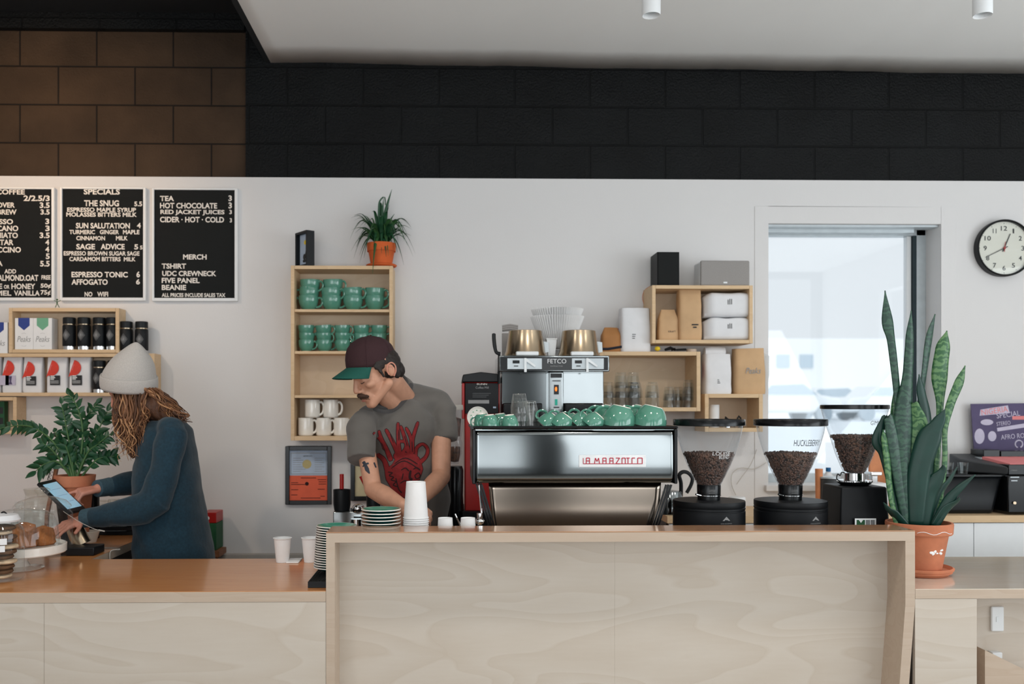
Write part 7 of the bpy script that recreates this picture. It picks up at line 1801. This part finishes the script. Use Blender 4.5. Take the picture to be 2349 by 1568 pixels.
# shirt print
ST = [([(857, 992), (875, 1010), (883, 1031)], [3.8, 3.8]), ([(869, 987), (875, 1006), (887, 1031), (897, 1056)], [2.8, 5.5]), ([(885, 984), (897, 1006), (909, 1031), (917, 1050)], [3.2, 5.5]),
      ([(913, 969), (913, 998), (915, 1026), (918, 1050)], [3.0, 5]), ([(919, 976), (929, 1006), (937, 1038)], [2.6, 5]), ([(914, 1012), (929, 1013), (931, 1026), (922, 1040)], [3, 3.4]),
      ([(931, 980), (943, 1006), (945, 1043)], [2.8, 4.5]), ([(959, 967), (949, 998), (946, 1014), (946, 1040)], [3, 4.5]), ([(954, 1047), (956, 1027), (970, 1018), (981, 1030), (977, 1047), (962, 1061)], [3, 3.4, 2.8, 3.4, 3.6, 5]),
      ([(864, 1041), (881, 1055), (889, 1080)], [4, 6]), ([(922, 1044), (928, 1058), (930, 1075), (927, 1100), (920, 1140)], [16, 34, 40, 33, 10]), ([(889, 1072), (897, 1095), (915, 1130)], [6, 12, 8]), ([(905, 1040), (925, 1050), (950, 1052)], [8, 14, 10])]
decal(ST, bvs, 'tee_ink', 'print', tm, .0012, grow=1.3); decal(ST, bvs, 'tee_print', 'print', tm, .0024)
INK = [([(905, 1063), (930, 1050), (958, 1064)], [1, 1.3]), ([(899, 1072), (928, 1057), (964, 1078)], [1.2, 1.2]), ([(920, 1078), (930, 1073), (938, 1080)], [1, 1.6]), ([(948, 1076), (956, 1072), (964, 1078)], [1.2, 1.6]), ([(942, 1078), (940, 1095), (946, 1100)], [2.4, 3.4]),
       ([(890, 1082), (900, 1084), (893, 1090), (903, 1094), (897, 1100), (908, 1104), (902, 1112), (914, 1116)], [1.3, 1.3]), ([(951, 1090), (960, 1084), (964, 1092), (956, 1098), (951, 1090)], [1.2, 1.2]), ([(918, 1108), (930, 1102), (944, 1110)], [1.2, 1.2]), ([(925, 1085), (922, 1100)], [1.2, 1.2]),
       ([(895, 995), (903, 1015)], [1, 1]), ([(914, 985), (915, 1010)], [1, 1]), ([(875, 1015), (884, 1036)], [1, 1]), ([(945, 1012), (946, 1036)], [1, 1]), ([(928, 1000), (934, 1022)], [1, 1]), ([(908, 1096), (914, 1120), (922, 1130)], [1.4, 1.4]), ([(960, 1100), (952, 1120), (936, 1134)], [1.4, 1.8])]
decal(INK, bvs, 'tee_ink', 'print_lines', tm, .0034)
decal([([(833, 1058), (838, 1066), (842, 1076), (848, 1086)], [4, 3.5, 5, 1]), ([(832, 1070), (838, 1064), (846, 1062)], [1.6, 2.2]), ([(858, 1060), (861, 1068), (863, 1072)], [2, 1.5])], bvb, 'tattoo', 'tattoo', tm, .0012)
# tamper held in the hands
c = (wrL + wrR) / 2 + Vector((.0, -.075, -.02)); t = T('tamper', 'black-handled coffee tamper gripped in both hands of the person in the cap', 'tamper', (c.x, c.y + .02, ZK + .105))
m = MB(); m.lathe([(.0001, 0), (.028, 0), (.028, .02), (.010, .028), (.010, .05), (.0001, .05)], n=28); m.build('base', 'chrome', t); m = MB(); m.lathe([(.0001, .05), (.012, .05), (.017, .07), (.014, .09), (.0001, .096)], n=24); m.build('grip', 'black_plastic', t)
t = T('portafilter', 'steel portafilter on its stand beneath the tamper behind the saucers', 'portafilter', (c.x, c.y + .02, ZK + .0005))
m = MB(); m.lathe([(.0001, 0), (.045, 0), (.045, .015), (.015, .02), (.015, .07), (.030, .08), (.030, .1035), (.0001, .1035)], n=28); m.build('stand', 'steel', t); m = MB(); m.tube([(.03, 0, .09), (.12, .02, .085), (.15, .025, .08)], [.008, .012, .013], 12); m.build('handle', 'black_plastic', t)

# ------------------------------------------------------------------ the person in the beanie
tw_ = T('person', 'person in a grey beanie with long wavy hair and teal sweater, using the tablet', 'person', (PX(400, 4.22), 4.22, 0)); tx_ = tw_.location.x
Mw = Matrix.Translation(P(308, 893, 4.22)) @ Matrix.Rotation(R(-97), 4, 'Z') @ Matrix.Rotation(R(24), 4, 'X') @ Matrix.Scale(1.02, 4)
b = MB(); head_prims(b, Mw)
b.cap(Mw @ Vector((0, .02, -.05)), P(360, 985, 4.24), .052, .062, 18)
b.ell(P(378, 1040, 4.23), (.09, .13, .12))
wF = P(226, 1120, 4.22); wN = P(190, 1190, 4.03)
eF = P(330, 1120, 4.40); eN = P(350, 1158, 4.00)
b.cap(eF, wF, .036, .024, 14); b.cap(eN, wN, .036, .025, 14)
tipF = P(156, 1135, 4.135)
hand_prims(b, wF, tipF + (tipF - wF) * .1, Vector((.2, -.15, 1)), thumb=1, curl=(50, 55, 35), index_curl=(6, 8, 8), k=.95)
hand_prims(b, wN, wN + Vector((-.10, -.12, -.045)), Vector((.05, -.35, 1)), thumb=-1, curl=(10, 18, 14), k=.92, spread=.5)
blob(b, 'body', 'skin_rosy', tw_, .0042, 3)
b = MB()
b.cap(P(392, 985, 4.07), P(380, 985, 4.36), .060, .060, 20)
b.ell(P(384, 1030, 4.22), (.108, .17, .13), nu=28, nv=16)
for (px0, px1, py, hw) in (): pass
# A-line torso in stacked rings
rings = [(965, 352, 418, .10), (985, 338, 433, .16), (1020, 326, 443, .185), (1070, 316, 450, .19), (1120, 312, 458, .19), (1170, 312, 466, .19), (1220, 312, 477, .20), (1266, 312, 488, .20), (1295, 314, 492, .20)]
vs = []; fs = []; n = 40
for (py, a0, a1, ry) in rings:
    A_, B_2 = P(a0, py, 4.22), P(a1, py, 4.22); c = (A_ + B_2) / 2; rx = (B_2.x - A_.x) / 2
    for k in range(n): a = 2 * PI * k / n; e_ = .85; vs.append(c + Vector((rx * math.copysign(abs(math.cos(a)) ** e_, math.cos(a)), ry * math.copysign(abs(math.sin(a)) ** e_, math.sin(a)), 0)))
for j in range(len(rings) - 1):
    for k in range(n): k2 = (k + 1) % n; fs.append((j * n + k, (j + 1) * n + k, (j + 1) * n + k2, j * n + k2))
fs.append(tuple(range(n))); fs.append(tuple((len(rings) - 1) * n + k for k in reversed(range(n)))); b.add(vs, fs)
sN = P(396, 1000, 4.055)
b.cap(sN, P(378, 1085, 4.02), .066, .062, 20); b.cap(P(378, 1085, 4.02), P(352, 1150, 4.005), .062, .068, 20)
b.tube([P(368, 1140, 4.0), P(330, 1165, 4.0), P(270, 1178, 4.01), P(210, 1186, 4.025)], [.066, .070, .056, .041], 22)
b.cap(P(372, 1010, 4.37), P(330, 1105, 4.39), .06, .055, 18); b.tube([P(345, 1095, 4.40), P(310, 1105, 4.37), P(250, 1116, 4.27)], [.058, .062, .043], 20)
def kf(co):
    q = Vector((co.x * 6, co.y * 4, co.z * 7)); return .009 * noise.noise(q) + .005 * noise.noise(q * 2.5) + .007 * math.sin(co.z * 40 + co.x * 50) * max(0, noise.noise(co * 5))
sweater, bvw = blob(b, 'sweater', 'knit_teal', tw_, .006, 6, .5, kf)
m = MB(); m.tube([P(254, 1115, 4.28), P(238, 1118, 4.25), P(222, 1120, 4.215)], [.043, .041, .039], 24); m.build('cuff', 'knit_cuff', tw_, w=True, bevel=.003)
m = MB(); m.tube([P(216, 1185, 4.025), P(203, 1187, 4.027), P(190, 1189, 4.03)], [.043, .042, .040], 24); m.build('cuff', 'knit_cuff', tw_, w=True, bevel=.003)
m = MB()
for y in (-.09, .09): m.cap((tx_ - .02, 4.22 + y, .82), (tx_ - .03, 4.22 + y, .48), .09, .06, 18); m.cap((tx_ - .03, 4.22 + y, .48), (tx_ + .0, 4.22 + y, .10), .06, .045, 18)
m.ell((tx_ - .01, 4.22, .86), (.12, .17, .12)); blob(m, 'trousers', 'jeans', tw_, .01, 4)
for y in (-.09, .09):
    m = MB(); m.ell((tx_ - .05, 4.22 + y, .045), (.13, .048, .045)); m.v = [Vector((v.x, v.y, max(v.z, .001))) for v in m.v]; m.build('shoe', 'black_matte', tw_, w=True)
# beanie
Mb = Matrix.Translation(P(296, 884, 4.20)) @ Matrix.Rotation(R(14), 4, 'X') @ Matrix.Rotation(R(5), 4, 'Y')
m = MB(); m.X = Mb; rx = .121
pr = [(1.0, 0), (1.01, .02), (.99, .05), (.93, .075), (.82, .105), (.66, .135), (.46, .162), (.27, .185), (.14, .197), (.05, .203), (.0001, .2035)]
vs = []; fs = []; n = 48
for j, (r, z) in enumerate(pr):
    sh = .030 * max(0, (z - .05) / .15)
    for k in range(n):
        a = 2 * PI * k / n; f = 1 + .03 * noise.noise(Vector((math.cos(a) * 1.8, math.sin(a) * 1.8, z * 20))) * (z > .06)
        vs.append((rx * r * math.cos(a) * f + sh, .105 * r * math.sin(a) * f, z))
for j in range(len(pr) - 1):
    for k in range(n): k2 = (k + 1) % n; fs.append((j * n + k, j * n + k2, (j + 1) * n + k2, (j + 1) * n + k))
m.add(vs, fs); bn = m.build('beanie', 'beanie_grey', tw_, w=True, sharp=180, sub=1)
m = MB(); m.X = Mb; m.lathe([(.118, -.012), (.1235, -.014), (.1265, -.004), (.128, .018), (.1265, .042), (.1235, .048), (.119, .044)], n=56, sy=.875); m.build('cuff_band', 'beanie_grey', bn, w=True, sharp=180)
# hair: a soft core and many wavy locks
m = MB(); m.ell(P(312, 925, 4.20), (.088, .080, .085)); m.ell(P(303, 965, 4.16), (.066, .06, .10)); m.ell(P(308, 1005, 4.14), (.042, .045, .09)); m.cap(P(335, 930, 4.20), P(400, 955, 4.14), .070, .035, 16); m.cap(P(350, 915, 4.20), P(385, 935, 4.16), .055, .05)
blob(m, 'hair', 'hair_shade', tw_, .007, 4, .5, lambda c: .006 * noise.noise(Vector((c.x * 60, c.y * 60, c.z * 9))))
rn = random.Random(21)
LK = [MB(), MB(), MB()]
def lock(root, mid, end, r, wave, ph, mb):
    pts = []; N = 18
    for k in range(N + 1):
        u = k / N; p = root.lerp(mid, u).lerp(mid.lerp(end, u), u); am = wave * (.25 + u) * .012
        p = p + Vector((math.sin(ph + u * 11) * am, math.cos(ph * 1.7 + u * 9) * am * .7, 0)); pts.append(p)
    mb.tube(pts, [r * (1 - .8 * (k / N) ** 2.2) for k in range(N + 1)], 5, 1.5)
for i in range(230):
    u = rn.random(); mb_ = LK[0 if rn.random() < .6 else (1 if rn.random() < .45 else 2)]
    if i < 150:   # curtain in front of the shoulder
        rx_ = 258 + 78 * u; Y0 = 4.11 + .05 * rn.random() + .05 * abs(u - .4); root = P(rx_, 886 + 8 * math.sin(PI * u), Y0)
        ex = 268 + 62 * u + rn.uniform(-8, 8); ey = 1000 + 48 * math.sin(PI * min(1, (1 - u) * .9 + .12)) + rn.uniform(-45, 10)
        end = P(ex, ey, 4.06 + .05 * rn.random()); mid = P((rx_ + ex) / 2 + rn.uniform(-6, 8), 950, Y0 - .03)
        if u > .6: end = P(ex + 5, ey - 60 * (u - .6), 4.06)
    else:         # back hair falling over the shoulder
        rx_ = 325 + 32 * u; root = P(rx_, 890, 4.12 + .14 * rn.random())
        end = P(372 + 66 * rn.random() ** .8, 958 + rn.uniform(-14, 12), 4.06 + .14 * rn.random()); mid = P(rx_ + 30, 905 + rn.uniform(-4, 16), 4.10 + .08 * rn.random())
    lock(root, mid, end, rn.uniform(.0022, .0048), rn.uniform(.5, 1.5), rn.uniform(0, 6), mb_)
for px, py in ((300, 1052), (288, 1046), (310, 1046), (278, 1030), (284, 1058)):
    lock(P(px - 10, 960, 4.08), P(px - 8, 1010, 4.06), P(px, py, 4.05), .002, 2.2, px, LK[1])
lock(P(392, 940, 4.08), P(425, 945, 4.07), P(438, 962, 4.07), .006, 1.2, 1, LK[0]); lock(P(395, 945, 4.06), P(420, 955, 4.06), P(436, 968, 4.06), .006, 1.2, 2, LK[2])
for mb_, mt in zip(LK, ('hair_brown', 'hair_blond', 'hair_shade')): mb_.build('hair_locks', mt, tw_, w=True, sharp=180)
